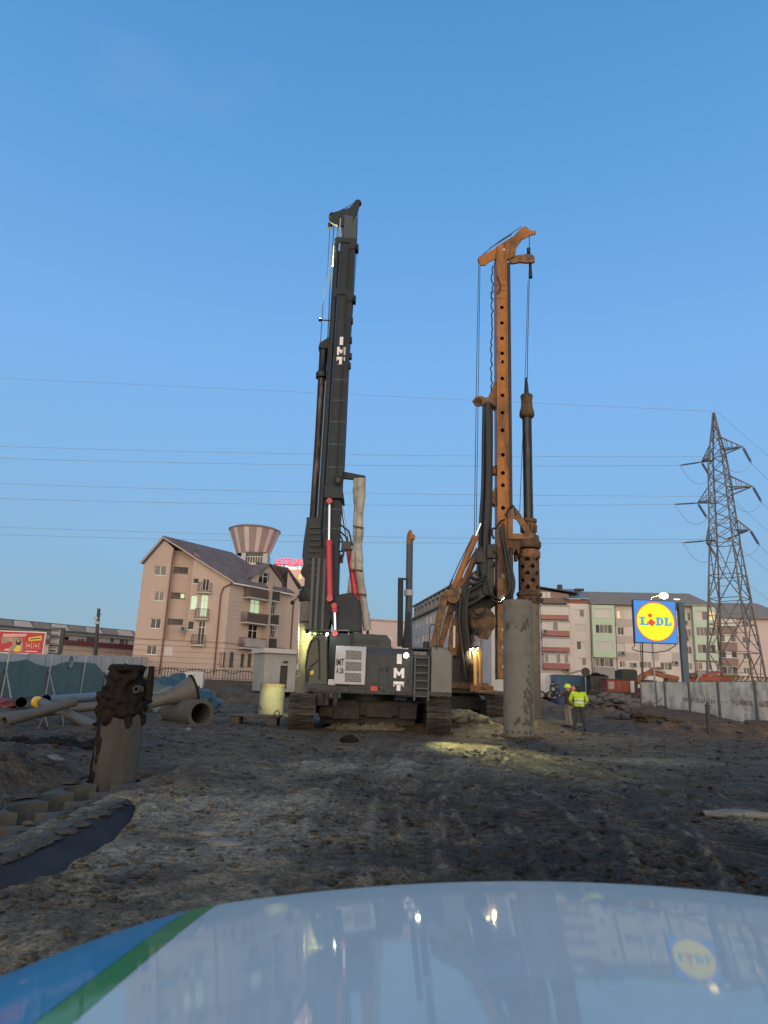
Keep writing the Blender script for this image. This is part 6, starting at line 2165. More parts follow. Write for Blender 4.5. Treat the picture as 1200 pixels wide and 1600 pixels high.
for i in range(9):
    u = 2 + i * lf.len / 9
    mb = MB()
    mb.ext([lf.pt(u, zm0 + .25, .1), lf.pt(u + 2.6, zm0 + .25, .1), lf.pt(u + 2.1, zm1 - .2, -.1), lf.pt(u + .5, zm1 - .2, -.1)], lf.n * -2)
    mb.build('dormer', 'plaster_taupe' if i % 2 else 'roof_grey', rfl)
mb = MB(); lf.slab(mb, -.3, lz - .25, lf.len + .3, lz, .003, .3); mb.build('cornice', 'plaster_white', lw)
mb = MB(); lf.slab(mb, lf.px(96, 992)[0], lf.px(150, 994.5)[1], lf.len, lf.px(150, 993)[1], .003, .12); mb.build('string_course', 'fascia_maroon', lw)
sh = thing('shop_building', 'low flat pink shop with a maroon roof edge left of the pink house', 'building', (-34, 74, 1))
sa, sb = W(90, 1010, 70), W(222, 1015, 78)
shf = Fac((sa.x, 70), (sb.x, 78))
shz = shf.px(150, 1010)[1]
mb = MB(); shf.wall(mb, 0, .6, shf.len, shz, [], .1)
mb.add([shf.pt(0, .6), shf.pt(0, shz), shf.pt(0, shz, -6), shf.pt(0, .6, -6)], [(0, 1, 2, 3)])
mb.build('wall', 'plaster_pink', sh)
mb = MB(); shf.slab(mb, -.3, shz, shf.len + .2, shf.px(150, 1003.5)[1], -6.2, .35); mb.build('roof_edge', 'fascia_maroon', sh)
for k in range(4):
    mb = MB(); z = shz - .55 - .6 * k; shf.slab(mb, 0, z, shf.len, z + .06, .003, .03); mb.build('string_course', 'plaster_band', sh)

# ================================================================== PYLON AND CABLES
py = thing('pylon', 'lattice steel electricity pylon with three pairs of cable arms on the right', 'pylon', (39, 75, 0))
PYY = 75.
pc_ = W(1152, 1062, PYY)
PXc = (W(1105, 1060, PYY).x + W(1197, 1060, PYY).x) / 2
PB = (W(1197, 1060, PYY).x - W(1105, 1060, PYY).x) / 2
ptop = W(1120, 643, PYY).z
zbase = 0.
TW = R(45)
def leg_r(z):
    zw = W(1130, 850, PYY).z
    zt4 = W(1122, 720, PYY).z
    if z < zw:
        return PB + (1.75 - PB) * (z - 3.4) / (zw - 3.4)
    if z < zt4:
        return 1.75 + (1.12 - 1.75) * (z - zw) / (zt4 - zw)
    return max(.10, 1.12 * (ptop - z) / (ptop - zt4))
PX = PXc
def leg(k, z):
    r_ = leg_r(z)
    a = TW + math.pi / 4 + k * math.pi / 2
    return Vector((PX + r_ * math.cos(a), PYY + r_ * math.sin(a), z))
zs_ = [0, 3.0, 6.2, 9.2, 12.0, 14.6, W(1130, 850, PYY).z]
top_ = list(np.linspace(zs_[-1], ptop - .2, 13))[1:]
lev = zs_ + top_
for k in range(4):
    mb = MB()
    for a, b in zip(lev[:-1], lev[1:]):
        mb.bar(leg(k, a), leg(k, b), .17 if b < 16 else .13)
    mb.build('leg', 'pylon_steel', py)
mb = MB()
for i, (a, b) in enumerate(zip(lev[:-1], lev[1:])):
    for k in range(4):
        k2 = (k + 1) % 4
        if b <= zs_[-1] + .01 and i < 6:
            m = (leg(k, b) + leg(k2, b)) / 2
            if i % 2 == 0:
                mb.bar(leg(k, a), (leg(k, b) + leg(k2, b)) / 2, .09); mb.bar(leg(k2, a), (leg(k, b) + leg(k2, b)) / 2, .09)
            else:
                mb.bar((leg(k, a) + leg(k2, a)) / 2, leg(k, b), .09); mb.bar((leg(k, a) + leg(k2, a)) / 2, leg(k2, b), .09)
            for t in (.33, .66):
                p = leg(k, a).lerp(leg(k, b), t); p2 = leg(k2, a).lerp(leg(k2, b), t)
                q_ = (leg(k, a).lerp(m, t) if i % 2 == 0 else ((leg(k, a) + leg(k2, a)) / 2).lerp(leg(k, b), t))
                q2 = (leg(k2, a).lerp(m, t) if i % 2 == 0 else ((leg(k, a) + leg(k2, a)) / 2).lerp(leg(k2, b), t))
                mb.bar(p, q_, .05); mb.bar(p2, q2, .05)
            mb.bar(leg(k, b), leg(k2, b), .08)
        else:
            mb.bar(leg(k, a), leg(k2, b), .06); mb.bar(leg(k2, a), leg(k, b), .06)
            if i % 2:
                mb.bar(leg(k, b), leg(k2, b), .05)
kind(mb.build('lattice', 'pylon_steel', py), 'stuff')
ARMS = [((1096, 722), (1160, 698)), ((1090, 786), (1176, 760)), ((1103, 845), (1172, 828))]
tips = []
for (lx_, ly_), (rx_, ry_) in ARMS:
    for (x, y), s_ in (((lx_, ly_), -1), ((rx_, ry_), 1)):
        tip = W(x, y, PYY + 1.6 if s_ < 0 else PYY - 1.6)
        z = tip.z
        mb = MB()
        ks = sorted(range(4), key=lambda k: (leg(k, z) - tip).length)[:2]
        lo = [leg(k, z) for k in ks]
        hi = [leg(k, z + 1.6) for k in ks]
        for p in lo:
            mb.bar(p, tip, .09)
        for p in hi:
            mb.bar(p, tip, .08)
        for t in (.25, .5, .75):
            a = [p.lerp(tip, t) for p in lo]
            c = [p.lerp(tip, t) for p in hi]
            mb.bar(a[0], a[1], .05); mb.bar(a[0], c[0], .05); mb.bar(a[1], c[1], .05)
            b_ = [p.lerp(tip, t - .25) for p in lo]
            mb.bar(b_[0], a[1], .05); mb.bar(b_[1], a[0], .05)
        mb.build('cross_arm', 'pylon_steel', py)
        tips.append((tip, s_))
WH = ['topmost', 'second', 'third', 'fourth', 'fifth', 'lowest but one', 'lowest']
left_y = [697, 716, 755, 779, 823, 835]
right_px = [(1062, 727), None, (1054, 788), None, (1067, 848), None]
ins_end = []
def strings(p, q, n=2):
    mb = MB()
    d = (Vector(q) - Vector(p))
    side = Vector((0, .12, .0))
    for s_ in ((-1, 1) if n == 2 else (0,)):
        m = MB()
        a, b = Vector(p) + side * s_, Vector(q) + side * s_
        mb.tube([a, b], .03, 6)
        for i in range(8):
            c = a.lerp(b, .15 + .7 * i / 7)
            mb.tube([c - d.normalized() * .05, c + d.normalized() * .05], .085, 8)
    o = mb.build('insulator', 'insulator', py, True)
    return o
def cable(label, pts, r=.024):
    o = MB().tube(pts, r, 5).build('power_cable', 'cable', None, True, loc=pts[-1])
    tag(o, label, 'power line', 'cables strung from the pylon')
    return o
cable('topmost thin cable from the pylon peak across the whole sky', sag(W(-60, 588, 92), W(1120, 643, PYY), .0), .02)
names = ['upper left arm', 'upper right arm', 'middle left arm', 'middle right arm', 'lower left arm', 'lower right arm']
lys = [716, 697, 779, 755, 835, 823]
for i, (tip, s_) in enumerate(tips):
    rowp = {0: (1062, 727), 2: (1054, 788), 4: (1067, 848)}.get(i)
    if s_ < 0:
        e = W(rowp[0], rowp[1], PYY + 3.4)
    else:
        ly_ = ARMS[i // 2][1]
        e = tip + Vector((-2.4, .9, -1.0))
    strings(tip, e)
    yl = lys[i]
    far = W(-60, yl - 2, 84 if s_ < 0 else 96)
    cable('cable running left from the pylon at its ' + names[i], sag(far, e, .5))
    e2 = tip + Vector((1.75, 1.6, -1.35))
    strings(tip, e2)
    mb = MB().tube(sag(e, e2, 1.5, 10), .03, 5)
    mb.build('jumper', 'cable', py, True)
    cable('cable leaving right from the pylon at its ' + names[i], sag(e2, e2 + Vector((26, 20, -8.5)), .6, 8), .02)
cable('thin cable leaving right from the pylon peak', sag(W(1120, 643, PYY), W(1120, 643, PYY) + Vector((24, 14, -9)), .4, 8), .018)

# ================================================================== THE LIT SIGN, LAMP POST, FENCES
YS = 50.
sg = thing('shop_sign', 'square blue illuminated sign with yellow disc and lettering on a dark blue post', 'sign', (20.6, YS, 0))
sc1, sc2, sc3, sc4 = W(990, 941, YS), W(1055, 940, YS), W(1058, 1002, YS), W(992.5, 1003, YS)
cx_, cz_ = (sc1.x + sc3.x + sc2.x + sc4.x) / 4, (sc1.z + sc2.z + sc3.z + sc4.z) / 4
sw = (sc2 - sc1).length * 1.0
TL = R(0)
MB().box((cx_, YS + .16, cz_), (sw + .06, .30, sw + .06)).build('sign_case', 'pole_dark', sg, bevel=.02)
MB().box((cx_, YS, cz_), (sw - .04, .03, sw - .04)).build('sign_face', 'sign_blue', sg)
def disc(r, y0, y1, mat, nm):
    mb = MB().cyl((cx_, y0, cz_), (cx_, y1, cz_), r, n=64)
    return mb.build(nm, mat, sg, True)
disc(sw * .465, YS - .03, YS - .012, 'sign_red', 'disc_rim')
disc(sw * .443, YS - .045, YS - .028, 'sign_yellow', 'disc')
yL = YS - .055
lw_ = sw / 3.05
def sbox(u0, u1, v0, v1, mb):
    mb.box((cx_ + (u0 + u1) / 2 * lw_, yL, cz_ + (v0 + v1) / 2 * lw_), ((u1 - u0) * lw_, .03, (v1 - v0) * lw_))
mb = MB()                                        # L
sbox(-1.20, -.72, .22, .31, mb); sbox(-1.06, -.86, -.18, .22, mb); sbox(-1.20, -.50, -.28, -.18, mb); sbox(-.62, -.50, -.18, -.02, mb)
mb.build('sign_letter', 'sign_letter', sg)
mb = MB()                                        # the red dotted i, its body a tilted square
mb.ext([(cx_ + u * lw_, yL + .01, cz_ + v * lw_) for u, v in ((-.32, .20), (-.02, -.08), (-.28, -.36), (-.58, -.08))], (0, -.03, 0))
mb.build('sign_letter', 'sign_red', sg)
MB().cyl((cx_ - .38 * lw_, yL - .02, cz_ + .43 * lw_), (cx_ - .38 * lw_, yL + .01, cz_ + .43 * lw_), .14 * lw_, n=24).build('sign_letter', 'sign_red', sg, True)
mb = MB()                                        # D
SH = -.16
sbox(.16 + SH, .30 + SH, .22, .31, mb); sbox(.16 + SH, .30 + SH, -.28, -.19, mb); sbox(.24 + SH, .42 + SH, -.28, .31, mb)
ring = []
for i in range(13):
    a = -math.pi / 2 + math.pi * i / 12
    ring.append((.42 + SH + .32 * math.cos(a), .015 + .295 * math.sin(a)))
inner = [(.42 + SH + .14 * math.cos(-math.pi / 2 + math.pi * i / 12), .015 + .20 * math.sin(-math.pi / 2 + math.pi * i / 12)) for i in range(13)]
for i in range(12):
    mb.ext([(cx_ + u * lw_, yL + .015, cz_ + v * lw_) for u, v in (ring[i], ring[i + 1], inner[i + 1], inner[i])], (0, -.03, 0))
mb.build('sign_letter', 'sign_letter', sg)
mb = MB()                                        # L
sbox(.63, .96, .22, .31, mb); sbox(.70, .88, -.18, .22, mb); sbox(.63, 1.14, -.28, -.18, mb); sbox(1.03, 1.14, -.18, -.02, mb)
mb.build('sign_letter', 'sign_letter', sg)
pa, pb_ = W(1059.5, 941, YS + .2), W(1066, 1070, YS + .2)
MB().box((pa.x + .18, YS + .25, (pa.z - .5) / 2), (.42, .42, pa.z + .5)).build('post', 'pole_blue', sg, bevel=.03)
MB().box(((cx_ + pa.x) / 2 + .6, YS + .25, cz_ + 1.0), (1.3, .16, .16)).build('bracket', 'pole_dark', sg)
MB().tube([W(992, 1004, YS + .2), W(991, 1010, YS + .2), W(987, 1014, YS + .2), W(995, 1017, YS + .2), W(1020, 1020, YS + .2), W(1042, 1017, YS + .2), W(1055, 1009, YS + .2), W(1056.5, 1003, YS + .2)], .035, 6).build('loose_cable', 'black_steel', sg, True)
# street lamp behind it
YLm = 53.6
lp = thing('street_lamp', 'lit street lamp on a thin pale pole just behind the yellow disc sign', 'street lamp', (W(1026, 1115, YLm).x, YLm, 0))
lx0 = W(1026, 1115, YLm).x
lzt = W(1036, 930, YLm).z
lxe = W(1035.5, 928, YLm).x
MB().tube([(lx0, YLm, -.2), (lx0, YLm, lzt - .9), (lx0 + .1, YLm, lzt - .2), (lxe, YLm, lzt + .06)], [.075, .06, .05, .045], 10).build('pole', 'galvanised', lp, True)
MB().lump((lxe + .1, YLm, lzt + .06), (.30, .14, .09), 1, 0, 1, 2).build('lamp_head', 'pole_dark', lp, True)
MB().lump((lxe + .06, YLm - .02, lzt - .04), (.36, .28, .26), 1, 0, 1, 3).build('bulb', 'lamp_street', lp, True)  # bulb enlarged so that its shape takes in the lamp's glow
point('street_light', (lxe + .05, YLm - .9, lzt - .9), 700, (1, .78, .30), .12)
l2 = thing('street_lamp', 'small second lamp with a white glow above the sign post', 'street lamp', (W(1058, 1060, 66).x, 66, 0))
q_ = W(1057.5, 936.5, 66)
MB().tube([(q_.x + .5, 66, 0), (q_.x + .5, 66, q_.z - .15), (q_.x + .3, 66, q_.z + .02), (q_.x, 66, q_.z + .05)], .06, 8).build('pole', 'galvanised', l2, True)
MB().lump(q_, (.34, .15, .07), 1, 0, 1, 2).build('bulb', 'neon_white', l2, True)
tp = tag(MB().tube([W(1004.5, 1048, 58), W(1003.5, 990, 58)], .06, 8).build('thin_pole', 'pole_dark', None, True, loc=W(1004.5, 1048, 58)), 'thin dark pole below the left half of the yellow disc sign', 'pole')
tp.data.transform(Matrix.Identity(4))
MB().tube([W(1004.5, 1048, 58), (W(1004.5, 1048, 58).x, 58, .2)], .06, 8).build('pole_foot', 'pole_dark', tp, True)

# right-hand hoarding fence of fabric panels in feet of concrete
XF = 20.5
def onX(px, pyv=1100, X=XF):
    r_ = ray(px, pyv)
    return r_.y * X / r_.x
ys_ = [onX(p, 1105) for p in (1003, 1027, 1041, 1079, 1125, 1183, 1256, 1345)]
fn = thing('hoarding_fence', 'pale fabric hoarding fence on steel posts along the right edge of the site', 'fence', (XF, 42, 0))
ftop = [W(p, 1069, y).z for p, y in zip((1003, 1027, 1041, 1079, 1125, 1183, 1256, 1345), ys_)]
FH = 2.42
for i in range(len(ys_) - 1):
    y0_, y1_ = ys_[i], ys_[i + 1]
    nu, nv = 26, 10
    mb = MB()
    vs_ = []
    for b in (0, 1):
        for u in range(nu + 1):
            for v in range(nv + 1):
                tu, tv = u / nu, v / nv
                w_ = .05 * math.sin(tu * math.pi) * (mnoise.noise(Vector((i * 5 + tu * 3, tv * 2.2, 1))) * 1.6) + .02 * math.sin(tv * 9 + i) * math.sin(tu * math.pi)
                vs_.append((XF + w_ + (.012 if b else 0), y0_ + (y1_ - y0_) * tu * 1.0, .12 + (FH - .12) * tv - .04 * math.sin(tu * math.pi) * (tv > .95)))
    k = (nu + 1) * (nv + 1)
    fs_ = [(b * k + u * (nv + 1) + v, b * k + u * (nv + 1) + v + 1, b * k + (u + 1) * (nv + 1) + v + 1, b * k + (u + 1) * (nv + 1) + v) for b in (0, 1) for u in range(nu) for v in range(nv)]
    mb.add(vs_, fs_)
    mb.build('banner', 'banner_fabric', fn, True)
    mb = MB()
    mb.bar((XF + .04, y0_, FH), (XF + .04, y1_, FH), .045).bar((XF + .04, y0_, .15), (XF + .04, y1_, .15), .045)
    mb.build('panel_frame', 'galvanised', fn)
for i, y in enumerate(ys_):
    for d in ((-.07, .07) if i > 1 else (0,)):
        MB().cyl((XF - .04, y + d, 0), (XF - .04, y + d, FH + .06), .045, n=10).build('post', 'tank_grey', fn, True)
    if i >= 3:
        MB().box((XF - .25, y, gz(XF - .3, y) + .10), (.75, .42 if i < 5 else .5, .26)).build('concrete_foot', 'concrete_dark', fn, bevel=.03)
for (pa1, pb1), mt, seed in (((1068, 1119), 'banner_print_grey', 3), ((1143, 1176), 'banner_print', 9), ((1187, 1230), 'banner_print', 4)):
    a_, b_ = onX(pa1, 1097), onX(pb1, 1097)
    random.seed(seed)
    mb = MB()
    y = a_
    while y > b_:
        w_ = random.uniform(.05, .14)
        h_ = random.choice([.22, .3, .34, .24])
        zc = 1.28 + random.uniform(-.02, .02)
        mb.box((XF - .035, y - w_ / 2, zc + h_ / 2 - .15), (.006, w_ * .42, h_))
        if random.random() < .7:
            mb.box((XF - .035, y - w_, zc + random.choice([-.12, .0, .1])), (.006, w_, .05))
        y -= w_ * 1.9
    kind(mb.build('faded_lettering', mt, fn), 'stuff')
random.seed(21)
for px in (1090, 1136):
    y = onX(px, 1108)
    p = W(px, 1108 if px == 1090 else 1095, y)
    MB().ext([(XF - .05, y - .16, p.z), (XF - .05, y + .02, p.z + .09), (XF - .05, y + .2, p.z + .03), (XF - .05, y + .05, p.z - .06)], (-.012, 0, 0)).build('paper_scrap', 'paper', fn)
MB().tube([W(1013, 1095, 53), G(1040, 1127, .1)], .03, 6).build('prop', 'wood', fn)
bol = thing('marker_post', 'dark steel tube post with a small cap, standing before the fabric fence', 'post', (13.4, 28.8, gz(13.4, 28.8)))
bt = W(1107, 1097, 28.8).z
bx_ = W(1106.5, 1120, 28.8).x
MB().cyl((bx_, 28.8, -.3), (bx_, 28.8, bt - .12), .085, n=16).build('tube', 'pole_dark', bol, True)
MB().lathe([(.105, bt - .17), (.105, bt - .10), (.05, bt - .09), (.04, bt)], (bx_, 28.8, 0), 14).build('cap', 'pole_dark', bol, True)

# left: green net fence in front of a white hoarding
XN = -21.
def onXn(px, pyv):
    r_ = ray(px, pyv)
    return r_.y * XN / r_.x
nf = thing('net_fence', 'sagging grey green net on slanting steel posts, far left of the site', 'fence', (XN, 46, 0))
edge = [(-30, 1030), (0, 1034), (20, 1033), (37, 1030), (52, 1037), (70, 1042), (85, 1039), (98, 1034.5), (103, 1034), (125, 1034.5), (145, 1036.5), (152, 1043), (160, 1050), (170, 1054), (184, 1055.5), (192, 1046), (203, 1039)]
cols_ = []
for i in range(len(edge) - 1):
    for k in range(4):
        t = k / 4
        x, y = edge[i][0] + (edge[i + 1][0] - edge[i][0]) * t, edge[i][1] + (edge[i + 1][1] - edge[i][1]) * t
        Yd = onXn(x, 1060)
        cols_.append((Yd, W(x, y, Yd).z))
mb = MB()
nv = 8
vs_ = []
for b in (0, 1):
    for i, (Yd, zt5) in enumerate(cols_):
        for v in range(nv + 1):
            t = v / nv
            w_ = .10 * mnoise.noise(Vector((Yd * .7, t * 2, 3))) + .12 * (1 - t) * mnoise.noise(Vector((Yd * 1.6, 5, 1)))
            vs_.append((XN + w_ + b * .015, Yd, -.1 + (zt5 + .1) * t))
k = len(cols_) * (nv + 1)
mb.add(vs_, [(b * k + i * (nv + 1) + v, b * k + i * (nv + 1) + v + 1, b * k + (i + 1) * (nv + 1) + v + 1, b * k + (i + 1) * (nv + 1) + v) for b in (0, 1) for i in range(len(cols_) - 1) for v in range(nv)])
mb.build('net', 'net_green', nf, True)
for px, yt, px2 in ((3, 1014, 1), (72, 1022, 68), (126, 1024, 118), (162, 1028, 158), (192, 1030, 190)):
    Yd = onXn(px, 1060)
    a_, b_ = W(px2, 1088, Yd), W(px, yt, Yd)
    MB().tube([(XN + .12, Yd, -.2), (XN + .12, Yd + (0.15), b_.z)], .05, 8).build('post', 'galvanised', nf, True)
    if px in (3, 72, 162):
        MB().tube([(XN + 1.0, Yd - .5, -.1), (XN + .1, Yd, b_.z * .62)], .045, 8).build('brace', 'galvanised', nf, True)
hw = thing('hoarding', 'white panel hoarding standing behind the grey green net', 'fence', (-23, 48, 0))
yy0, yy1 = 34., 71.
XH = -23.2
nP = 15
pn = None
for i in range(nP):
    y = yy0 + (yy1 - yy0) * (i + .5) / nP
    px_, _ = 0, 0
    zt6 = 2.35 + (y - 36) * .028
    mb = MB().box((XH, y, zt6 / 2), (.05, (yy1 - yy0) / nP - .03, zt6))
    mb.build('panel', 'hoarding_white', hw)
    MB().box((XH + .05, y - (yy1 - yy0) / nP / 2, zt6 / 2), (.06, .06, zt6 + .05)).build('post', 'galvanised', hw)
dsh = thing('satellite_dish', 'small round dish tied to the top edge of the net', 'dish', W(105, 1036, 49))
p = W(105, 1034, onXn(105, 1060))
MB().lathe([(.02, -.10), (.26, -.05), (.42, .05), (.40, .06), (.2, -.02), (.02, -.05)], p + Vector((.2, 0, 0)), 22, 'X').build('bowl', 'galvanised', dsh, True)
MB().bar(p, p - Vector((0, 0, .7)), .06).build('bracket', 'pole_dark', dsh)
# billboard, name board, utility pole
YB = 60.
bb = thing('billboard', 'red advertising billboard with two people and a yellow flash, far left', 'billboard', (W(34, 1004, YB).x, YB, 1))
c1_, c2_ = W(-6, 1020, YB), W(68.5, 988.5, YB)
def bpx(x, y):
    p = W(x, y, YB)
    return p.x, p.z
x0_, z0_ = W(-8, 1018, YB).x, W(30, 1020, YB).z
x1_, z1_ = W(68, 1004, YB).x, W(30, 987.5, YB).z
bxc, bzc = (x0_ + x1_) / 2, (z0_ + z1_) / 2
MB().box((bxc, YB + .1, bzc), (x1_ - x0_ + .16, .16, z1_ - z0_ + .16)).build('board_frame', 'frame_white', bb)
MB().box((bxc, YB, bzc), (x1_ - x0_, .03, z1_ - z0_)).build('poster', 'ad_red', bb)
H_ = z1_ - z0_
Wd = x1_ - x0_
def art(nm, mat, pts, d=.02):
    MB().ext([(x0_ + u * Wd, YB - d, z0_ + v * H_) for u, v in pts], (0, .004, 0)).build(nm, mat, bb)
art('poster_photo', 'ad_photo', [(.10, .06), (.60, .06), (.54, .70), (.10, .78)])
def ell(u, v, a, b, n=14):
    return [(u + a * math.cos(6.2832 * i / n), v + b * math.sin(6.2832 * i / n)) for i in range(n)]
art('poster_figure', 'ad_red', [(.08, .08), (.28, .10), (.36, .46), (.28, .55), (.20, .44), (.10, .40)], .026)
art('poster_figure', 'skin', ell(.29, .62, .032, .085), .030)
art('poster_figure', 'hair_dark', ell(.47, .52, .055, .17), .026)
art('poster_figure', 'skin', ell(.465, .58, .03, .085), .030)
art('poster_figure', 'ad_yellow', [(.40, .06), (.53, .06), (.54, .34), (.46, .36), (.42, .24)], .030)
art('poster_figure', 'ad_pink', ell(.27, .13, .08, .05), .032)
art('poster_band', 'ad_pink', [(.12, .80), (.62, .84), (.62, .92), (.11, .88)], .024)
art('poster_band', 'ad_pink', [(.13, .74), (.59, .79), (.59, .83), (.13, .79)], .024)
art('poster_flash', 'ad_yellow', [(.68, .58), (.95, .64), (.94, .86), (.67, .74)], .024)
art('poster_flash', 'black_paint', [(.72, .65), (.92, .71), (.92, .77), (.71, .70)], .028)
for (u, v, a, b) in ((.70, .36, .055, .14), (.86, .36, .055, .14)):
    for (p1, p2) in (((u - a, v - b), (u + a, v - b)), ((u + a, v - b), (u + a, v + b)), ((u + a, v + b), (u - a, v + b)), ((u - a, v + b), (u - a, v - b))):
        MB().bar((x0_ + p1[0] * Wd, YB - .024, z0_ + p1[1] * H_), (x0_ + p2[0] * Wd, YB - .024, z0_ + p2[1] * H_), .05, .01).build('poster_icon', 'ad_pink', bb)
    art('poster_icon', 'ad_pink', ell(u, v, .025, .06), .024)
art('poster_band', 'ad_pink', [(.64, .06), (.90, .06), (.90, .12), (.64, .12)], .024)
for px in (2, 62):
    p = W(px, 1022, YB)
    MB().box((p.x, YB + .2, p.z / 2), (.16, .16, p.z)).build('post', 'pole_dark', bb)
nb = thing('name_board', 'white three part notice board in a dark frame beside the red billboard', 'sign', (W(86, 1020, 61).x, 61, 1))
a_, b_ = W(75, 1021.5, 61), W(97, 983, 61)
MB().box(((a_.x + b_.x) / 2 + .08, 61.15, (a_.z + b_.z) / 2), (b_.x - a_.x + .25, .2, b_.z - a_.z + .2)).build('board_frame', 'pole_dark', nb)
hh = (b_.z - a_.z) / 3
for k in range(3):
    zc = a_.z + hh * (k + .5)
    o = MB().box(((a_.x + b_.x) / 2 - .05, 61.03, zc), (b_.x - a_.x - .1, .05, hh - .14)).build('panel', 'plaster_white', nb)
    mb = MB()
    for j in range(2):
        if k == 0 and j == 1:
            mb.box((b_.x - .55, 61.0, zc - .1), (.5, .01, .12))
        else:
            mb.box(((a_.x + b_.x) / 2 - .15, 61.0, zc + .2 - j * .4), (.75, .01, .10 if k == 2 else .05))
    mb.build('lettering', 'skip_dark', o)
MB().box(((a_.x + b_.x) / 2, 61.2, a_.z / 2), (.2, .2, a_.z)).build('post', 'pole_dark', nb)
up_ = thing('utility_pole', 'dark timber utility pole with small lamps above the low shop roof', 'pole', (W(150, 1030, 70).x, 70, 1))
a_, b_ = W(149, 1045, 70), W(154.5, 951, 70)
MB().cyl((a_.x, 70, 0), (W(154.5, 951, 70).x, 70, b_.z), .22, .15, 10).build('pole', 'pole_dark', up_, True)
for px, pyy in ((150, 966), (152, 973)):
    p = W(px, pyy, 69.9)
    MB().box(p, (.42, .2, .32)).build('lamp', 'galvanised', up_, bevel=.03)
MB().bar(W(151, 961, 69.9), W(159, 960, 69.9), .06).build('arm', 'pole_dark', up_)

# ================================================================== LEFT FOREGROUND: THE MUDDY CASING AND THE PIPES
CXc, CYc = -3.92, 11.0
mc = thing('muddy_casing', 'mud caked casing tube standing in the guide wall trench, left foreground', 'casing', (CXc, CYc, 0))
Wc = lambda y, x=195: W(x, y, CYc).z
ctop_ = Wc(1092)
CR = .325
mb = MB()
nA, nV = 48, 26
vs_ = []
for j in range(nV + 1):
    for i in range(nA):
        a = 2 * math.pi * i / nA
        z = -.75 + (ctop_ + .75) * j / nV
        k = CR + .012 * mnoise.noise(Vector((math.cos(a) * 2, math.sin(a) * 2, z * 1.2))) + .03 * max(0, mnoise.noise(Vector((math.cos(a) * 3 + 4, math.sin(a) * 3, z * 2.5)))) * (j / nV) ** 2
        vs_.append((CXc + k * math.cos(a), CYc + k * math.sin(a), z))
mb.add(vs_, [(j * nA + i, j * nA + (i + 1) % nA, (j + 1) * nA + (i + 1) % nA, (j + 1) * nA + i) for j in range(nV) for i in range(nA)])
mb.build('tube', 'casing_mud', mc, True)
mb = MB()
random.seed(3)
for i in range(90):                              # thick wet mud over the upper third, hanging down in tongues
    a = random.uniform(0, 6.283)
    z = ctop_ + .04 - abs(random.gauss(0, .17))
    r_ = random.uniform(.04, .095)
    mb.lump((CXc + (CR - .03) * math.cos(a), CYc + (CR - .015) * math.sin(a), z), (r_, r_, r_ * random.uniform(.8, 1.7)), i, .5, 1.8, 2)
for i in range(22):
    a = -math.pi / 2 + random.choice([-.75, -.6, -.9]) + random.gauss(0, .12)
    mb.lump((CXc + (CR + .002) * math.cos(a), CYc + (CR + .002) * math.sin(a), ctop_ - .1 - i * .055), (.05, .025, .08), i + 100, .4, 1.5, 2)
mb.lump((CXc, CYc, ctop_ + .03), (.38, .38, .12), 7, .45, 2.2, 4)
mb.lump((CXc + .02, CYc, ctop_ + .25), (.26, .26, .24), 9, .5, 2.4, 4)
for i in range(26):
    a = random.uniform(0, 6.283)
    mb.lump((CXc + .21 * math.cos(a), CYc + .24 * math.sin(a), ctop_ + random.uniform(.05, .38)), random.uniform(.04, .085), i + 50, .5, 2, 2)
for i in range(20):
    a = random.uniform(0, 6.283)
    mb.lump((CXc + .25 * math.cos(a) * random.uniform(.8, 1.05), CYc + .25 * math.sin(a), ctop_ + .46 + random.uniform(-.02, .03)), (random.uniform(.04, .07), .06, .035), i + 80, .5, 2, 2)
wm = kind(mb.build('wet_mud', 'wet_mud', mc, True), 'stuff')
rm = wm.modifiers.new('merge', 'REMESH')
rm.mode, rm.voxel_size, rm.use_smooth_shade = 'VOXEL', .022, True
smm = wm.modifiers.new('soft', 'SMOOTH')
smm.factor, smm.iterations = .6, 4
MB().lathe([(.22, ctop_ + .40), (.27, ctop_ + .43), (.27, ctop_ + .50), (.22, ctop_ + .52)], (CXc, CYc, 0), 26).build('flange', 'wet_mud', mc, True)
b0 = W(232, 1082, CYc - .1)
b1 = W(237, 1041, CYc - .1)
MB().tube([(b0.x, CYc - .1, b0.z - .1), (b0.x + .01, CYc - .1, b0.z + .1), (b1.x, CYc - .1, b1.z)], [.06, .055, .045], 10).build('locking_bar', 'wet_mud', mc, True)
pz_ = W(213.5, 1077, CYc - .34)
MB().pipe(pz_ + Vector((0, -.03, 0)), pz_ + Vector((.02, .12, 0)), .055, .034, 16).build('bolt_eye', 'casing_mud', mc, True)
random.seed(17)

def pipe_thing(nm, label, p, q, ro, mat='pipe_steel', wall=.02, cat='pipe', group=None, collar=True):
    p, q = Vector(p), Vector(q)
    t = thing(nm, label, cat, (p + q) / 2 - Vector((0, 0, ro)), group)
    MB().pipe(p, q, ro, ro - wall, 26).build('tube', mat, t, True)
    d = (q - p).normalized()
    if collar:
        for e in (p, q - d * .09):
            MB().pipe(e, e + d * .09, ro + .012, ro - .001, 26).build('collar', mat, t, True)
    mid = p.lerp(q, .5)
    MB().cyl(mid - d * .01, mid + d * .01, ro - wall + .001, n=20).build('bore_shade', 'bore_dark', t)  # near-black disc inside the bore stands for its shade
    return t
GP = 'tremie pipes lying in a heap'
a0_, a1_ = G(6, 1134, .15), None
pipe_thing('steel_pipe', 'grey pipe slanting up over the heap, open end raised to the right', W(7, 1128, 20.6), W(116, 1096, 22.6), .155, group=GP)
pipe_thing('steel_pipe', 'grey pipe with a yellow cap, crossing under the raised one', W(66, 1098, 24.5), W(150, 1136, 20.6), .155, group=GP)
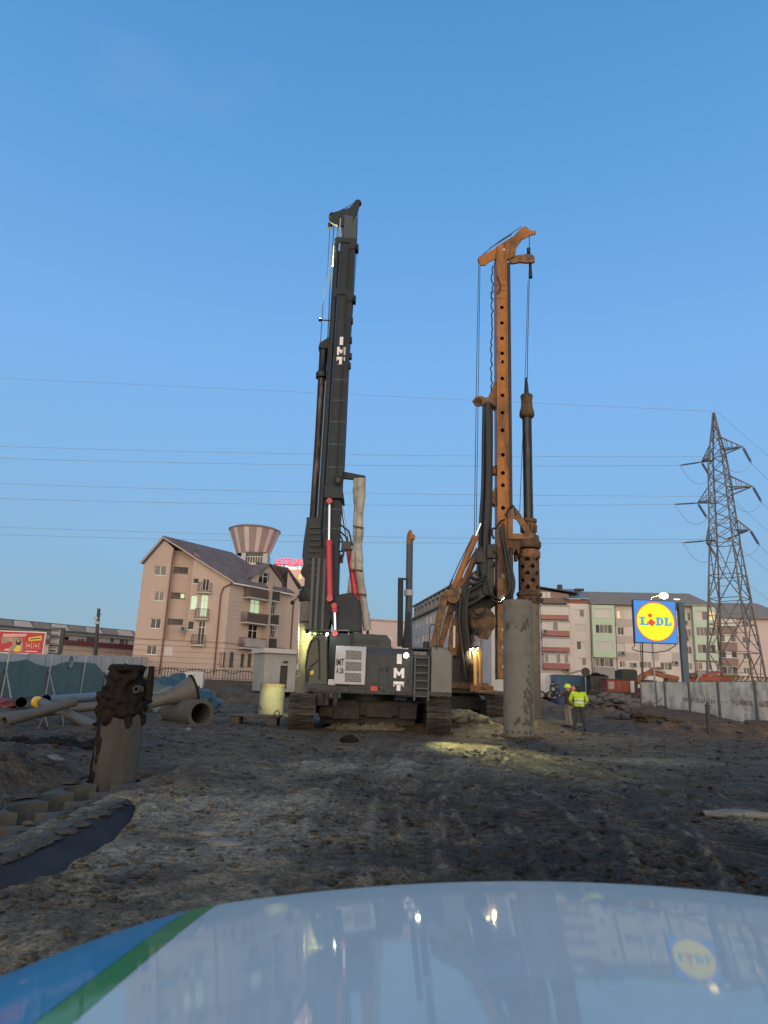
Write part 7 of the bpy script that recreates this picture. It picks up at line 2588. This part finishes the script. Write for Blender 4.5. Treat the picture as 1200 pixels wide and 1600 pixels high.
c_ = W(60, 1097, 24.6)
MB().cyl(c_ + Vector((-.12, .14, 0)), c_ + Vector((.02, -.02, 0)), .19, .17, 20).build('end_cap', 'yellow_plastic', bpy.data.objects['steel_pipe.001'], True)
pipe_thing('steel_pipe', 'lower pale pipe behind, its dark mouth pointing right', W(-12, 1122, 22.4), W(155, 1102.5, 24.2), .15, group=GP)
pipe_thing('steel_pipe', 'long bluish pipe lying flat along the foot of the net', W(55, 1096, 31), W(172, 1087, 35), .21, 'pipe_blue')
pipe_thing('steel_pipe', 'short black pipe whose round mouth faces us beside the yellow cap', W(33, 1097.5, 27.5), W(31, 1096, 30), .21, 'black_steel')
pipe_thing('steel_pipe', 'dark pipe end poking out behind the yellow cap', W(72, 1093, 28.5), W(60, 1094, 30.5), .19, 'black_steel')
rd0 = W(2, 1100, 30)
tag(MB().lump(rd0, (.7, .5, .25), 3, .3, 1.5, 3).build('plastic_sheet', 'fascia_maroon', None, True, loc=rd0), 'crumpled dark red sheet at the far left edge of the pipe heap', 'sheet')
for i, (p, q) in enumerate((((70, 1120), (75, 1150)), ((66, 1121), (58, 1142)), ((97, 1118), (98, 1138)))):
    A_, B_ = W(*p, 21.6), G(*q)
    o = MB().tube([A_, A_.lerp(B_, .5) + Vector((.03, 0, .04)), B_], [.02, .018, .012], 6).build('wooden_stick', 'wood', None, True, loc=B_)
    tag(o, ['bare stick leaning against the raised pipe, the longest of three', 'thin stick leaning left under the raised pipe', 'thin upright stick to the right of the leaning sticks'][i], 'stick')
# big concrete pipe, the flared hopper on it, the tarpaulin
bp = thing('concrete_pipe', 'big concrete pipe lying with its dark mouth towards us on the right', 'pipe', G(300, 1134))
e1 = W(314, 1115, 23.6)
e0_ = W(268, 1108, 26.0)
MB().pipe(e0_, e1, .43, .33, 40).build('tube', 'concrete_dark', bp, True)
dd = (e1 - e0_).normalized()
MB().pipe(e1 - dd * .16, e1 + dd * .01, .455, .34, 40).build('socket', 'concrete_dark', bp, True)
MB().cyl(e0_ + dd * .6, e0_ + dd * .62, .34, n=30).build('bore_shade', 'bore_dark', bp)  # dark disc standing for the shade deep in the pipe
hp_ = thing('hopper', 'flared steel hopper lying on top of the big concrete pipe', 'hopper', W(270, 1110, 24.6))
h0_, h1_ = W(236, 1099, 24.2), W(303, 1077, 24.9)
MB().tube([h0_, h0_.lerp(h1_, .35), h1_], [.17, .22, .50], 30, False).build('cone', 'pipe_steel', hp_, True)
MB().pipe(h1_ - (h1_ - h0_).normalized() * .05, h1_ + (h1_ - h0_).normalized() * .02, .53, .46, 30).build('rim', 'wet_mud', hp_, True)
tarp = MB()
tc_ = W(272, 1072, 31.5)
for i, (dx, dy, rx, rz, s_) in enumerate(((0, 0, 1.5, .62, 1), (1.0, .3, 1.2, .45, 2), (-.9, .2, 1.0, .5, 3), (.3, .5, 1.1, .7, 4))):
    tarp.lump((tc_.x + dx - .3, 31.5 + dy, .3), (rx, .9, rz * 1.75), s_, .35, 1.6, 4)
tag(tarp.build('tarpaulin', 'blue_tarp', None, True, loc=(tc_.x, 31.5, 0)), 'crumpled blue green tarpaulin over a heap behind the concrete pipe', 'tarpaulin')
hb_ = thing('debris_heap', 'dark rubbish and soil heap on both sides of the blue green tarpaulin', 'heap', (tc_.x + 1.5, 31, 0))
mb = MB()
for i in range(26):
    p = W(random.uniform(225, 335), random.uniform(1078, 1092), random.uniform(29, 33))
    mb.lump((p.x, p.y, gz(p.x, p.y) + .08), (random.uniform(.15, .5), random.uniform(.15, .4), random.uniform(.08, .25)), i, .5, 2, 2)
kind(mb.build('rubble', 'skip_dark', hb_, True), 'stuff')
A_, B_ = W(288, 1063, 56), W(318, 1052, 56)
cb = thing('utility_cabinet', 'white utility cabinet standing before the iron garden fence', 'cabinet', ((A_.x + B_.x) / 2, 56, 1))
MB().box(((A_.x + B_.x) / 2, 56.3, (B_.z + .3) / 2 + .1), (B_.x - A_.x, .6, B_.z - .3)).build('body', 'hoarding_white', cb, bevel=.03)
MB().box(((A_.x + B_.x) / 2, 55.98, (B_.z + .3) / 2 + .15), (.03, .02, B_.z - .7)).build('door_gap', 'skip_dark', cb)
# yellow-lit casing with its plate
yc = thing('short_casing', 'short upright casing lit yellow green by the rig lamp', 'casing', (-4.6, 31.2, 0))
yx = W(424, 1100, 31.5).x
yt = W(424, 1068.5, 31).z
MB().pipe((yx, 31.5, -.2), (yx, 31.5, yt), .55, .51, 40).build('tube', 'casing_grey', yc, True)
MB().pipe((yx, 31.5, yt - .12), (yx, 31.5, yt), .565, .54, 40).build('joint_ring', 'casing_brown', yc, True)
MB().tube([(yx - .5 + .18 * math.cos(a), 30.7, .28 + .2 * math.sin(a)) for a in np.linspace(0, math.pi, 9)], .03, 6).build('lifting_eye', 'steel_rope', yc, True)
q0_, q1_ = G(366, 1130), G(428, 1136)
sp = thing('steel_plate', 'flat rusty steel plate lying on dark blocks in front of the lit casing', 'plate', (q0_ + q1_) / 2)
pm = (q0_ + q1_) / 2
MB().box((pm.x, pm.y + .5, .30), (1.75, 1.0, .05)).build('plate', 'rust_steel', sp, bevel=.01)
for dx in (-.7, .62):
    MB().box((pm.x + dx, pm.y + .45, .13), (.35, .8, .28)).build('block', 'concrete_dark', sp, bevel=.02)
MB().tube([(pm.x + .75 + .1 * math.cos(a), pm.y + .3, .33 + .17 * math.sin(a)) for a in np.linspace(0, math.pi, 9)], .02, 6).build('lifting_eye', 'steel_rope', sp, True)
# spoil heaps and rubble
def heap(label, spots, mat, seed):
    random.seed(seed)
    t = thing('spoil_heap', label, 'heap', (spots[0][0], spots[0][1], 0))
    mb = MB()
    for x, y, r_, h in spots:
        g_ = gz(x, y)
        mb.lump((x, y, g_ - h * .15), (r_, r_ * .7, h), int(seed * 3 + x), .35, 1.5, 4)
        for i in range(22):
            a, q_ = random.uniform(0, 6.28), random.uniform(.2, 1.1)
            s_ = random.uniform(.04, .16)
            zz_ = g_ + max(0.01, h * .8 * (1 - q_ ** 1.3))
            mb.lump((x + r_ * q_ * math.cos(a), y + r_ * .7 * q_ * math.sin(a), zz_), (s_, s_, s_ * .7), i, .5, 1.8, 2)
    o = mb.build('earth', mat, t, True)
    o['kind'] = 'stuff'
    return t
heap('pale lumpy spoil heap between the two rigs, lit yellow', [(2.55, 27.6, 1.0, .34), (3.4, 27.8, .9, .36), (4.15, 28.4, .6, .3)], 'spoil', 1)
heap('low clay ridge under the body of the dark grey rig', [(-.9, 25.1, .8, .2), (.3, 25.2, .7, .16), (-.2, 25.0, .5, .14)], 'spoil', 2)
heap('orange lit spoil at the foot of the brown casing', [(7.6, 32.0, .9, .34), (8.6, 32.6, 1.0, .3), (5.3, 30.6, .6, .4)], 'spoil', 3)
heap('brown earth bank along the foot of the fabric fence', [(17.6, 50, 1.6, .6), (17.2, 44, 1.6, .5), (16.2, 39, 1.8, .45), (15.4, 34, 1.8, .35), (18.2, 33, 1.5, .4)], 'brown_soil', 4)
heap('grey rubble mound left of the hut', [(-10.5, 52, 1.7, .9), (-8.6, 51, 1.3, .5), (-12.5, 53, 1.2, .5)], 'concrete_dark', 5)
heap('dark wet mud pile lying before the pipe heap', [(-6.4, 14.4, .7, .2), (-5.6, 14.8, .6, .16), (-7.1, 14.1, .5, .14)], 'wet_mud', 6)
heap('pale crumbly lumps beyond the trench at the left edge', [(-6.0, 9.9, .35, .13), (-5.6, 9.6, .22, .1)], 'stone', 7)
random.seed(31)
for i, (px, pyv, sx_, sy_, sz_, lb_) in enumerate(((327, 1300, .15, .09, .035, 'flat pale stone slab, the farther of two in the left middle ground'), (353, 1316, .20, .12, .04, 'flat greenish stone slab, the nearer of two in the left middle ground'),
        (80, 1206, .17, .12, .08, 'pale rounded stone on the dark soil beyond the trench'), (1160, 1278, .55, .10, .06, 'long pale plank like slab half sunk at the right edge'), (546, 1160, .25, .2, .14, 'dark rock lying before the left track of the grey rig'), (294, 1141, .09, .06, .06, 'small white stone in front of the concrete pipe'))):
    g_ = G(px, pyv)
    zz_ = gz(g_.x, g_.y)
    mb = MB().lump((g_.x, g_.y, zz_ + sz_ * .3), (sx_, sy_, sz_), i + 3, .25, 1.3, 3)
    tag(mb.build('stone', 'stone' if i != 4 else 'wet_mud', None, True, loc=(g_.x, g_.y, zz_)), lb_, 'stone')

# ================================================================== FAR SIDE OF THE SITE: TRUCK, CONTAINERS, MACHINES
def at_ground(px, Y):
    x = W(px, 1080, Y).x
    return x, gz(x, Y)
# white trailer van
YT = 62.
xa_, ga_ = at_ground(842, YT)
xb2, _ = at_ground(870, YT)
tv = thing('trailer', 'white box trailer with a dark blue lower edge beyond the workers', 'trailer', ((xa_ + xb2) / 2, YT, ga_))
zt7 = W(857, 1053, YT).z
zm7 = W(857, 1083, YT).z
MB().box(((xa_ + xb2) / 2, YT + 1.2, (zt7 + zm7) / 2), (xb2 - xa_, 2.4, zt7 - zm7)).build('box_body', 'truck_white', tv, bevel=.04)
MB().box(((xa_ + xb2) / 2, YT + 1.2, zm7 - .16), (xb2 - xa_ - .1, 2.2, .34)).build('chassis', 'truck_blue', tv, bevel=.03)
mb = MB()
for i in range(1, 5):
    x = xa_ + (xb2 - xa_) * i / 5
    mb.box((x, YT - .012, (zt7 + zm7) / 2), (.04, .02, zt7 - zm7 - .1))
mb.box((xa_ + .9, YT - .03, zt7 - .12), (.5, .05, .06))
kind(mb.build('panel_seam', 'plaster_grey', tv), 'stuff')
for px in (846, 859):
    x = W(px, 1085, YT).x
    wo = MB().cyl((x, YT - .06, ga_ + .33), (x, YT + .22, ga_ + .33), .34, n=24).build('wheel', 'rubber', tv, True)
    MB().cyl((x, YT - .08, ga_ + .33), (x, YT - .05, ga_ + .33), .2, n=18).build('rim', 'galvanised', wo, True)
# blue container
YC = 60.
xa_, ga_ = at_ground(870, YC)
xb2, _ = at_ground(925, YC)
zt8 = W(897, 1056, YC).z
bc2 = thing('container', 'dark blue ribbed site container with a bent beam on its roof', 'container', ((xa_ + xb2) / 2, YC, ga_))
mb = MB().box(((xa_ + xb2) / 2, YC + 1.3, (zt8 + ga_ - .2) / 2), (xb2 - xa_, 2.4, zt8 - ga_ + .2))
mb.build('body', 'container_blue', bc2)
rbm = None
nrib = 26
for i in range(nrib):
    x = xa_ + .06 + (xb2 - xa_ - .12) * i / (nrib - 1)
    if rbm is None:
        rbm = MB().box((x, YC + .08, (zt8 + ga_) / 2), (.06, .05, zt8 - ga_ - .1)).build('rib', 'container_blue', bc2)
    else:
        inst(rbm, (x - xa_ - .06, 0, 0), bc2, name='rib')
MB().box(((xa_ + xb2) / 2, YC + 1.3, zt8 + .03), (xb2 - xa_ + .08, 2.5, .08)).build('roof', 'container_blue', bc2)
MB().bar(W(880, 1055, YC), W(909, 1047.5, YC), .12, .14).build('roof_beam', 'roof_grey', bc2)
for px in (915, 921):
    x = W(px, 1070, YC).x
    MB().box((x, YC + .03, (zt8 + ga_) / 2), (.07, .06, zt8 - ga_)).build('lock_rod', 'galvanised', bc2)
mr = thing('round_mirror', 'round dark disc on a pole before the blue container', 'mirror', (W(915, 1080, 57).x, 57, gz(W(915, 1080, 57).x, 57)))
p = W(915, 1050, 57)
MB().lathe([(.05, -.06), (.33, -.05), (.36, .0), (.33, .05), (.05, .07)], p, 26, 'Y').build('disc', 'skip_dark', mr, True)
MB().cyl((p.x, 57.1, .7), (p.x, 57.1, p.z), .05, n=8).build('pole', 'galvanised', mr, True)
# dark skip and its heap
YK = 58.
xa_, ga_ = at_ground(926, YK)
xb2, _ = at_ground(949, YK)
zt9 = W(937, 1057, YK).z
sk = thing('skip', 'dark steel skip heaped with soil between the blue container and the orange machine', 'skip', ((xa_ + xb2) / 2, YK, ga_))
MB().prism([(xa_, ga_ + .3), (xa_ - .15, zt9), (xb2 + .15, zt9), (xb2, ga_ + .3), (xb2 - .3, ga_ - .1), (xa_ + .3, ga_ - .1)], YK, YK + 1.9).build('body', 'skip_dark', sk, bevel=.02)
mb = MB()
for i in range(7):
    mb.lump((xa_ + (xb2 - xa_) * (i + .5) / 7, YK + .9, zt9), (.4, .7, random.uniform(.15, .4)), i, .4, 2, 3)
kind(mb.build('soil', 'wet_mud', sk, True), 'stuff')
for t in (.2, .5, .8):
    MB().box((xa_ + (xb2 - xa_) * t, YK - .03, (zt9 + ga_) / 2 + .1), (.08, .06, zt9 - ga_ - .3)).build('rib', 'skip_dark', sk)
# orange generator
YM = 55.
xa_, ga_ = at_ground(949, YM)
xb2, _ = at_ground(992, YM)
z0m, z1m = W(970, 1082, YM).z, W(970, 1062.5, YM).z
gn = thing('generator', 'long orange generator housing with a pale grille at its left end', 'generator', ((xa_ + xb2) / 2, YM, ga_))
MB().box(((xa_ + xb2) / 2, YM + .8, (z0m + z1m) / 2), (xb2 - xa_, 1.6, z1m - z0m)).build('housing', 'machine_red', gn, bevel=.05)
MB().box(((xa_ + xb2) / 2, YM + .8, z0m - .15), (xb2 - xa_ + .1, 1.7, .3)).build('skid', 'skip_dark', gn, bevel=.03)
MB().box(((xa_ + xb2) / 2, YM + .8, z1m + .03), (xb2 - xa_ + .1, 1.7, .06)).build('roof', 'skip_dark', gn)
mb = MB()
for k in range(6):
    mb.box((xa_ + .32, YM - .02, z0m + .25 + k * .10), (.44, .03, .05))
kind(mb.build('grille', 'panel_grey', gn), 'stuff')
for u in (.33, .55, .8):
    MB().box((xa_ + (xb2 - xa_) * u, YM - .01, (z0m + z1m) / 2), (.03, .02, z1m - z0m - .15)).build('door_gap', 'skip_dark', gn)
MB().box((xb2 - .18, YM - .02, (z0m + z1m) / 2), (.3, .03, z1m - z0m - .08)).build('end_panel', 'panel_grey', gn)
dk = thing('dark_cabin', 'dark green grey cabin showing just above the orange generator', 'cabin', (W(978, 1060, 66).x, 66, 1))
a_, b_ = W(972, 1064, 66), W(996, 1049.5, 66)
MB().box(((a_.x + b_.x) / 2, 67, b_.z / 2 + .3), (b_.x - a_.x, 2, b_.z - .4)).build('body', 'cloth_green_dark', dk, bevel=.05)
MB().box(((a_.x + b_.x) / 2 + .1, 67, b_.z + .15), (b_.x - a_.x - .5, 1.9, .12)).build('roof', 'skip_dark', dk)
# two orange excavators, only their folded arms show above the fence
def excavator(label, Y, boom, stick, bucket, body, mat, rams):
    x_ = W(body[0], body[1], Y).x
    t = thing('excavator', label, 'excavator', (x_, Y, gz(x_, Y)))
    MB().pp(boom, Y, .42).build('boom', mat, t, bevel=.04)
    MB().pp(stick, Y - .1, .34).build('stick', mat, t, bevel=.03)
    MB().pp(bucket, Y - .1, .9).build('bucket', 'rust_steel', t, bevel=.03)
    g_ = gz(x_, Y)
    MB().box((x_ + .3, Y + .4, g_ + 1.35), (2.6, 2.2, .9)).build('house', mat, t, bevel=.08)
    MB().box((x_ - .5, Y - .4, g_ + 1.75), (1.1, 1.0, 1.4)).build('cab', 'glass_dark', t, bevel=.06)
    for dy in (-.9, .9):
        MB().box((x_, Y + dy + .3, g_ + .38), (3.2, .5, .75)).build('track', 'muddy_steel', t, bevel=.25)
    for (a, b) in rams:
        MB().tube([W(*a, Y - .3), W(*b, Y - .3)], .08, 10).build('hydraulic_ram', 'galvanised', t, True)
excavator('orange excavator with its arched boom folded over, left of the blue sign post', 60.,
          [(994, 1067), (995, 1058), (1003, 1051), (1014, 1047.5), (1026, 1048.5), (1040, 1053), (1060, 1057), (1060, 1063), (1042, 1060), (1024, 1056), (1010, 1056), (1004, 1063), (1003, 1070)],
          [(1012, 1049), (1018, 1043), (1030, 1042), (1034, 1046), (1024, 1049), (1040, 1055), (1038, 1060), (1020, 1053)],
          [(1040, 1060), (1055, 1061), (1058, 1069), (1046, 1073), (1039, 1068)], (1020, 1075), 'machine_orange', [((1006, 1064), (1012, 1056)), ((1020, 1047), (1040, 1050))])
excavator('red orange excavator with a straight jib, right of the blue sign post', 60.,
          [(1072, 1070), (1074, 1059), (1080, 1056), (1120, 1056.5), (1128, 1060), (1122, 1065), (1096, 1064), (1086, 1070)],
          [(1098, 1054), (1116, 1049.5), (1128, 1048), (1128, 1051), (1100, 1057)],
          [(1074, 1058), (1076, 1052), (1083, 1051), (1088, 1055), (1082, 1060)], (1095, 1075), 'machine_red', [((1086, 1068), (1092, 1056)), ((1084, 1071), (1112, 1069))])
cr = thing('crane_boom', 'dark lattice boom lying level behind the fabric fence, under the pylon', 'crane', (W(1150, 1060, 64).x, 64, 1))
a_, b_ = W(1122, 1056, 64), W(1230, 1060, 64)
mb = MB()
for dz in (0, 1.1):
    mb.bar(a_ - Vector((0, 0, dz)), b_ - Vector((0, 0, dz)), .10)
for i in range(14):
    p, q = a_.lerp(b_, i / 14), a_.lerp(b_, (i + 1) / 14)
    mb.bar(p, q - Vector((0, 0, 1.1)), .06); mb.bar(p - Vector((0, 0, 1.1)), q, .06)
kind(mb.build('lattice', 'rust_steel', cr), 'stuff')
MB().box((W(1130, 1066, 64.3).x, 64.4, W(1130, 1066, 64).z), (1.3, .8, 1.2)).build('counterweight', 'machine_red', cr, bevel=.05)
MB().box(((a_.x + b_.x) / 2, 64.6, .8), (b_.x - a_.x, .6, 2.0)).build('base', 'skip_dark', cr)
# rubble in front of the fence corner
rbh = thing('rubble_heap', 'grey heap of broken pipes and concrete before the orange generator', 'heap', (W(960, 1100, 47).x, 47, .3))
mb = MB()
random.seed(41)
for i in range(120):
    px = random.gauss(960, 20)
    pyv = 1108 - abs(random.gauss(0, 1)) * 11 * max(.2, 1 - abs(px - 962) / 55)
    Y = 49 + random.uniform(-2, 3.)
    p = W(px, pyv, Y)
    s_ = random.uniform(.12, .5)
    if i % 3:
        mb.lump(p, (s_, s_ * .8, s_ * .6), i, .5, 1.8, 2)
    else:
        mb.box(p, (s_ * 1.6, s_, s_ * .35), rot=Matrix.Rotation(random.uniform(-.6, .6), 3, 'X') @ Matrix.Rotation(random.uniform(0, 3), 3, 'Z'))
for i in range(9):
    p = W(random.uniform(925, 995), random.uniform(1085, 1104), 47 + random.uniform(-1, 2))
    q = p + Vector((random.uniform(-1.5, 1.5), random.uniform(-1, 1), random.uniform(-.4, .4)))
    mb.tube([p, q], random.uniform(.08, .2), 10)
for i in range(10):
    p = W(random.uniform(930, 1005), random.uniform(1085, 1108), 46)
    q = [p + Vector((random.uniform(-1, 1) * t, random.uniform(-.5, .5) * t, random.uniform(-.4, .5) * t)) for t in (0, .6, 1.2, 1.6)]
    mb.tube(q, .022, 5)
kind(mb.build('rubble', 'scrap', rbh, True), 'stuff')
for i, (px, pyv, l_) in enumerate(((968, 1120, 'left pale pipe stub lying before the rubble heap'), (985, 1121, 'right pale pipe stub lying before the rubble heap'))):
    g_ = G(px, pyv + 2, .15)
    pipe_thing('pipe_stub', l_, (g_.x - .5, g_.y + .9, .22), (g_.x + .1, g_.y, .22), .2, 'pipe_steel')

# ================================================================== PEOPLE
def person(label, loc, yaw, mats, arms, stance=.10, hat=None, h=1.76, bulky=1., lean=0., bands=False, head_turn=0., bare_hands=True):
    """one continuous skinned body; mats = jacket, trousers, boots; arms = ((elbow, wrist), (elbow, wrist)) for left (+x) and right (-x)"""
    k = h / 1.76
    V, E, Rr = [], [], []
    def v(p, r_, par=None):
        V.append(Vector(p) * k)
        Rr.append(r_ * k)
        if par is not None:
            E.append((par, len(V) - 1))
        return len(V) - 1
    b = bulky
    pel = v((0, 0, .96), .155 * b)
    sp = v((0, -lean * .3, 1.14), .150 * b, pel)
    chs = v((0, -lean * .7, 1.34), .165 * b, sp)
    nk = v((0, -lean, 1.50), .062, chs)
    hd = v((0, -lean - .015, 1.60), .092, nk)
    ht2 = v((0, -lean, 1.70), .088, hd)
    v((math.sin(head_turn) * .115, -lean - .015 - math.cos(head_turn) * .115, 1.595), .016, hd)       # nose
    for s_ in (-1, 1):
        v((s_ * .098 * math.cos(head_turn), -lean + s_ * .098 * math.sin(head_turn), 1.60), .018, hd)   # ears
    for s_ in (-1, 1):
        hip = v((s_ * .095, 0, .90), .112 * b, pel)
        kn = v((s_ * (.10 + stance * .5), -.03, .50), .076 * b, hip)
        an = v((s_ * (.10 + stance), .02, .10), .055, kn)
        v((s_ * (.115 + stance), -.10, .05), .05, an)
        v((s_ * (.12 + stance), -.18, .04), .04, len(V) - 1)
    hands = []
    for s_, (el, wr) in zip((1, -1), arms):
        shd = v((s_ * .185 * b, -lean * .8, 1.42), .080 * b, chs)
        e = v(el, .060 * b, shd)
        w_ = v(wr, .040, e)
        d = (Vector(wr) - Vector(el)).normalized()
        side = d.cross(Vector((0, 0, 1)))
        side = side.normalized() if side.length > .2 else Vector((0, 1, 0))
        pm_ = v(Vector(wr) + d * .075, .034, w_)
        hands.append(Vector(wr) * k)
        for f in range(4):
            o = side * (f - 1.5) * .02
            L_ = (.065, .08, .085, .07)[f]
            f1 = v(Vector(wr) + d * .105 + o, .0105, pm_)
            f2 = v(Vector(wr) + d * (.105 + L_ * .6) + o + Vector((0, 0, -.006)), .009, f1)
            v(Vector(wr) + d * (.105 + L_) + o + Vector((0, 0, -.02)), .0075, f2)
        t1 = v(Vector(wr) + d * .05 + side * .04, .012, w_)
        v(Vector(wr) + d * .10 + side * .06, .010, t1)
    me = bpy.data.meshes.new('p')
    me.from_pydata(V, E, [])
    ob = bpy.data.objects.new('p', me)
    COL.objects.link(ob)
    sk_ = ob.modifiers.new('s', 'SKIN')
    sk_.use_smooth_shade = True
    lay = me.skin_vertices[0].data
    for i, r_ in enumerate(Rr):
        lay[i].radius = (r_, r_)
    lay[0].use_root = True
    sb = ob.modifiers.new('b', 'SUBSURF')
    sb.levels = sb.render_levels = 2
    dg_ = bpy.context.evaluated_depsgraph_get()
    m2 = bpy.data.meshes.new_from_object(ob.evaluated_get(dg_))
    bpy.data.objects.remove(ob)
    m2.name = 'person'
    for mm in mats + ['skin']:
        m2.materials.append(MATS[mm])
    for p in m2.polygons:
        c = p.center / k
        if c.z < .12:
            mi = 2
        elif min((p.center - hnd).length for hnd in hands) < .14 * k and abs(c.x) > .15:
            near = min(hands, key=lambda hnd: (p.center - hnd).length)
            elb = Vector(arms[0][0] if near is hands[0] else arms[1][0]) * k
            mi = 3 if (p.center - near).dot((near - elb).normalized()) > .0 else 0
        elif c.z > 1.505 and abs(c.x) < .16 and abs(c.y + lean) < .2:
            mi = 3
        elif c.z < .93 and abs(c.x) < .19 + stance and abs(c.y) < .22:
            mi = 1
        else:
            mi = 0
        p.material_index = mi
        p.use_smooth = True
    o = bpy.data.objects.new('person', m2)
    COL.objects.link(o)
    o.location = loc
    o.rotation_euler = (0, 0, yaw)
    tag(o, label, 'person')
    def child(mb, nm, mat):
        me_ = bpy.data.meshes.new(nm)
        me_.from_pydata(mb.v, [], mb.f)
        me_.materials.append(MATS[mat])
        me_.shade_smooth()
        c = bpy.data.objects.new(nm, me_)
        COL.objects.link(c)
        c.parent = o
        return c
    if hat:
        kd, mt = hat
        mb = MB()
        if kd == 'helmet':
            mb.lathe([(.155, 1.635), (.15, 1.65), (.128, 1.655), (.125, 1.70), (.105, 1.755), (.06, 1.79), (.01, 1.80)], (0, -lean - .01, 0), 20)
            mb.v = [(x * k, y * k * 1.1, z * k) for x, y, z in mb.v]
            child(mb, 'helmet', mt)
        else:
            mb.lump((0, -lean + .005, 1.665), (.118, .13, .115), 2, .06, 2, 3)
            mb.lump((0, -lean + .05, 1.57), (.10, .09, .09), 2, .05, 2, 3)
            mb.v = [(x * k, y * k, z * k) for x, y, z in mb.v]
            child(mb, 'hood', mt)
    if bands:
        for z, r_ in ((1.06, .166), (1.20, .170)):
            mb = MB().lathe([(r_ * b * .99, z - .03), (r_ * b * 1.03, z - .02), (r_ * b * 1.03, z + .02), (r_ * b * .99, z + .03)], (0, -lean * .35, 0), 24)
            mb.v = [(x * k * 1.0, y * k * 1.0, z * k) for x, y, z in mb.v]
            child(mb, 'reflective_band', 'reflective')
    return o
g1, g2, g3 = G(889, 1138), G(906, 1142), G(897, 1131)
def ground_at(g_):
    return (g_.x, g_.y, gz(g_.x, g_.y) - .01)
DOWN = ((.27, .0, 1.14), (.29, -.06, .90))
DOWNR = ((-.27, .0, 1.14), (-.29, -.06, .90))
# faces left in the picture, pointing: local -Y turned to -X
person('worker in a yellow green helmet and brown jacket pointing to the left', ground_at(g1), R(-72), ['cloth_brown', 'cloth_khaki', 'cloth_dark'],
       (((.27, .04, 1.14), (.27, -.02, .88)), ((-.24, -.26, 1.22), (-.20, -.50, 1.20))), .05, ('helmet', 'helmet_yellow'), 1.80, .92)
person('worker seen from behind in a bright yellow high visibility jacket and dark hood', ground_at(g2), R(172), ['hi_vis', 'cloth_green_dark', 'cloth_dark'],
       (((.33, -.06, 1.16), (.24, -.20, 1.02)), ((-.33, -.06, 1.16), (-.24, -.20, 1.02))), .10, ('hood', 'hair_dark'), 1.84, 1.22, .04, True)
person('worker in an orange helmet half hidden behind the two others', ground_at(G(896.5, 1126)), R(150), ['cloth_dark', 'cloth_dark', 'cloth_dark'], (DOWN, DOWNR), .05, ('helmet', 'helmet_orange'), 1.78, 1.0)
xq, gq = at_ground(864, 56.)
person('distant worker in a dark vest with a pale strap, left of the blue container', (xq, 56., gq), R(20), ['cloth_dark', 'cloth_dark', 'cloth_dark'], (DOWN, DOWNR), .06, ('hood', 'hair_dark'), 1.74, 1.0, 0, True)
xq, gq = at_ground(871.5, 56.5)
person('distant worker in plain dark blue clothes beside the blue container', (xq, 56.5, gq), R(-60), ['truck_blue', 'truck_blue', 'cloth_dark'], (DOWN, DOWNR), .05, ('hood', 'hair_dark'), 1.70, 1.0)
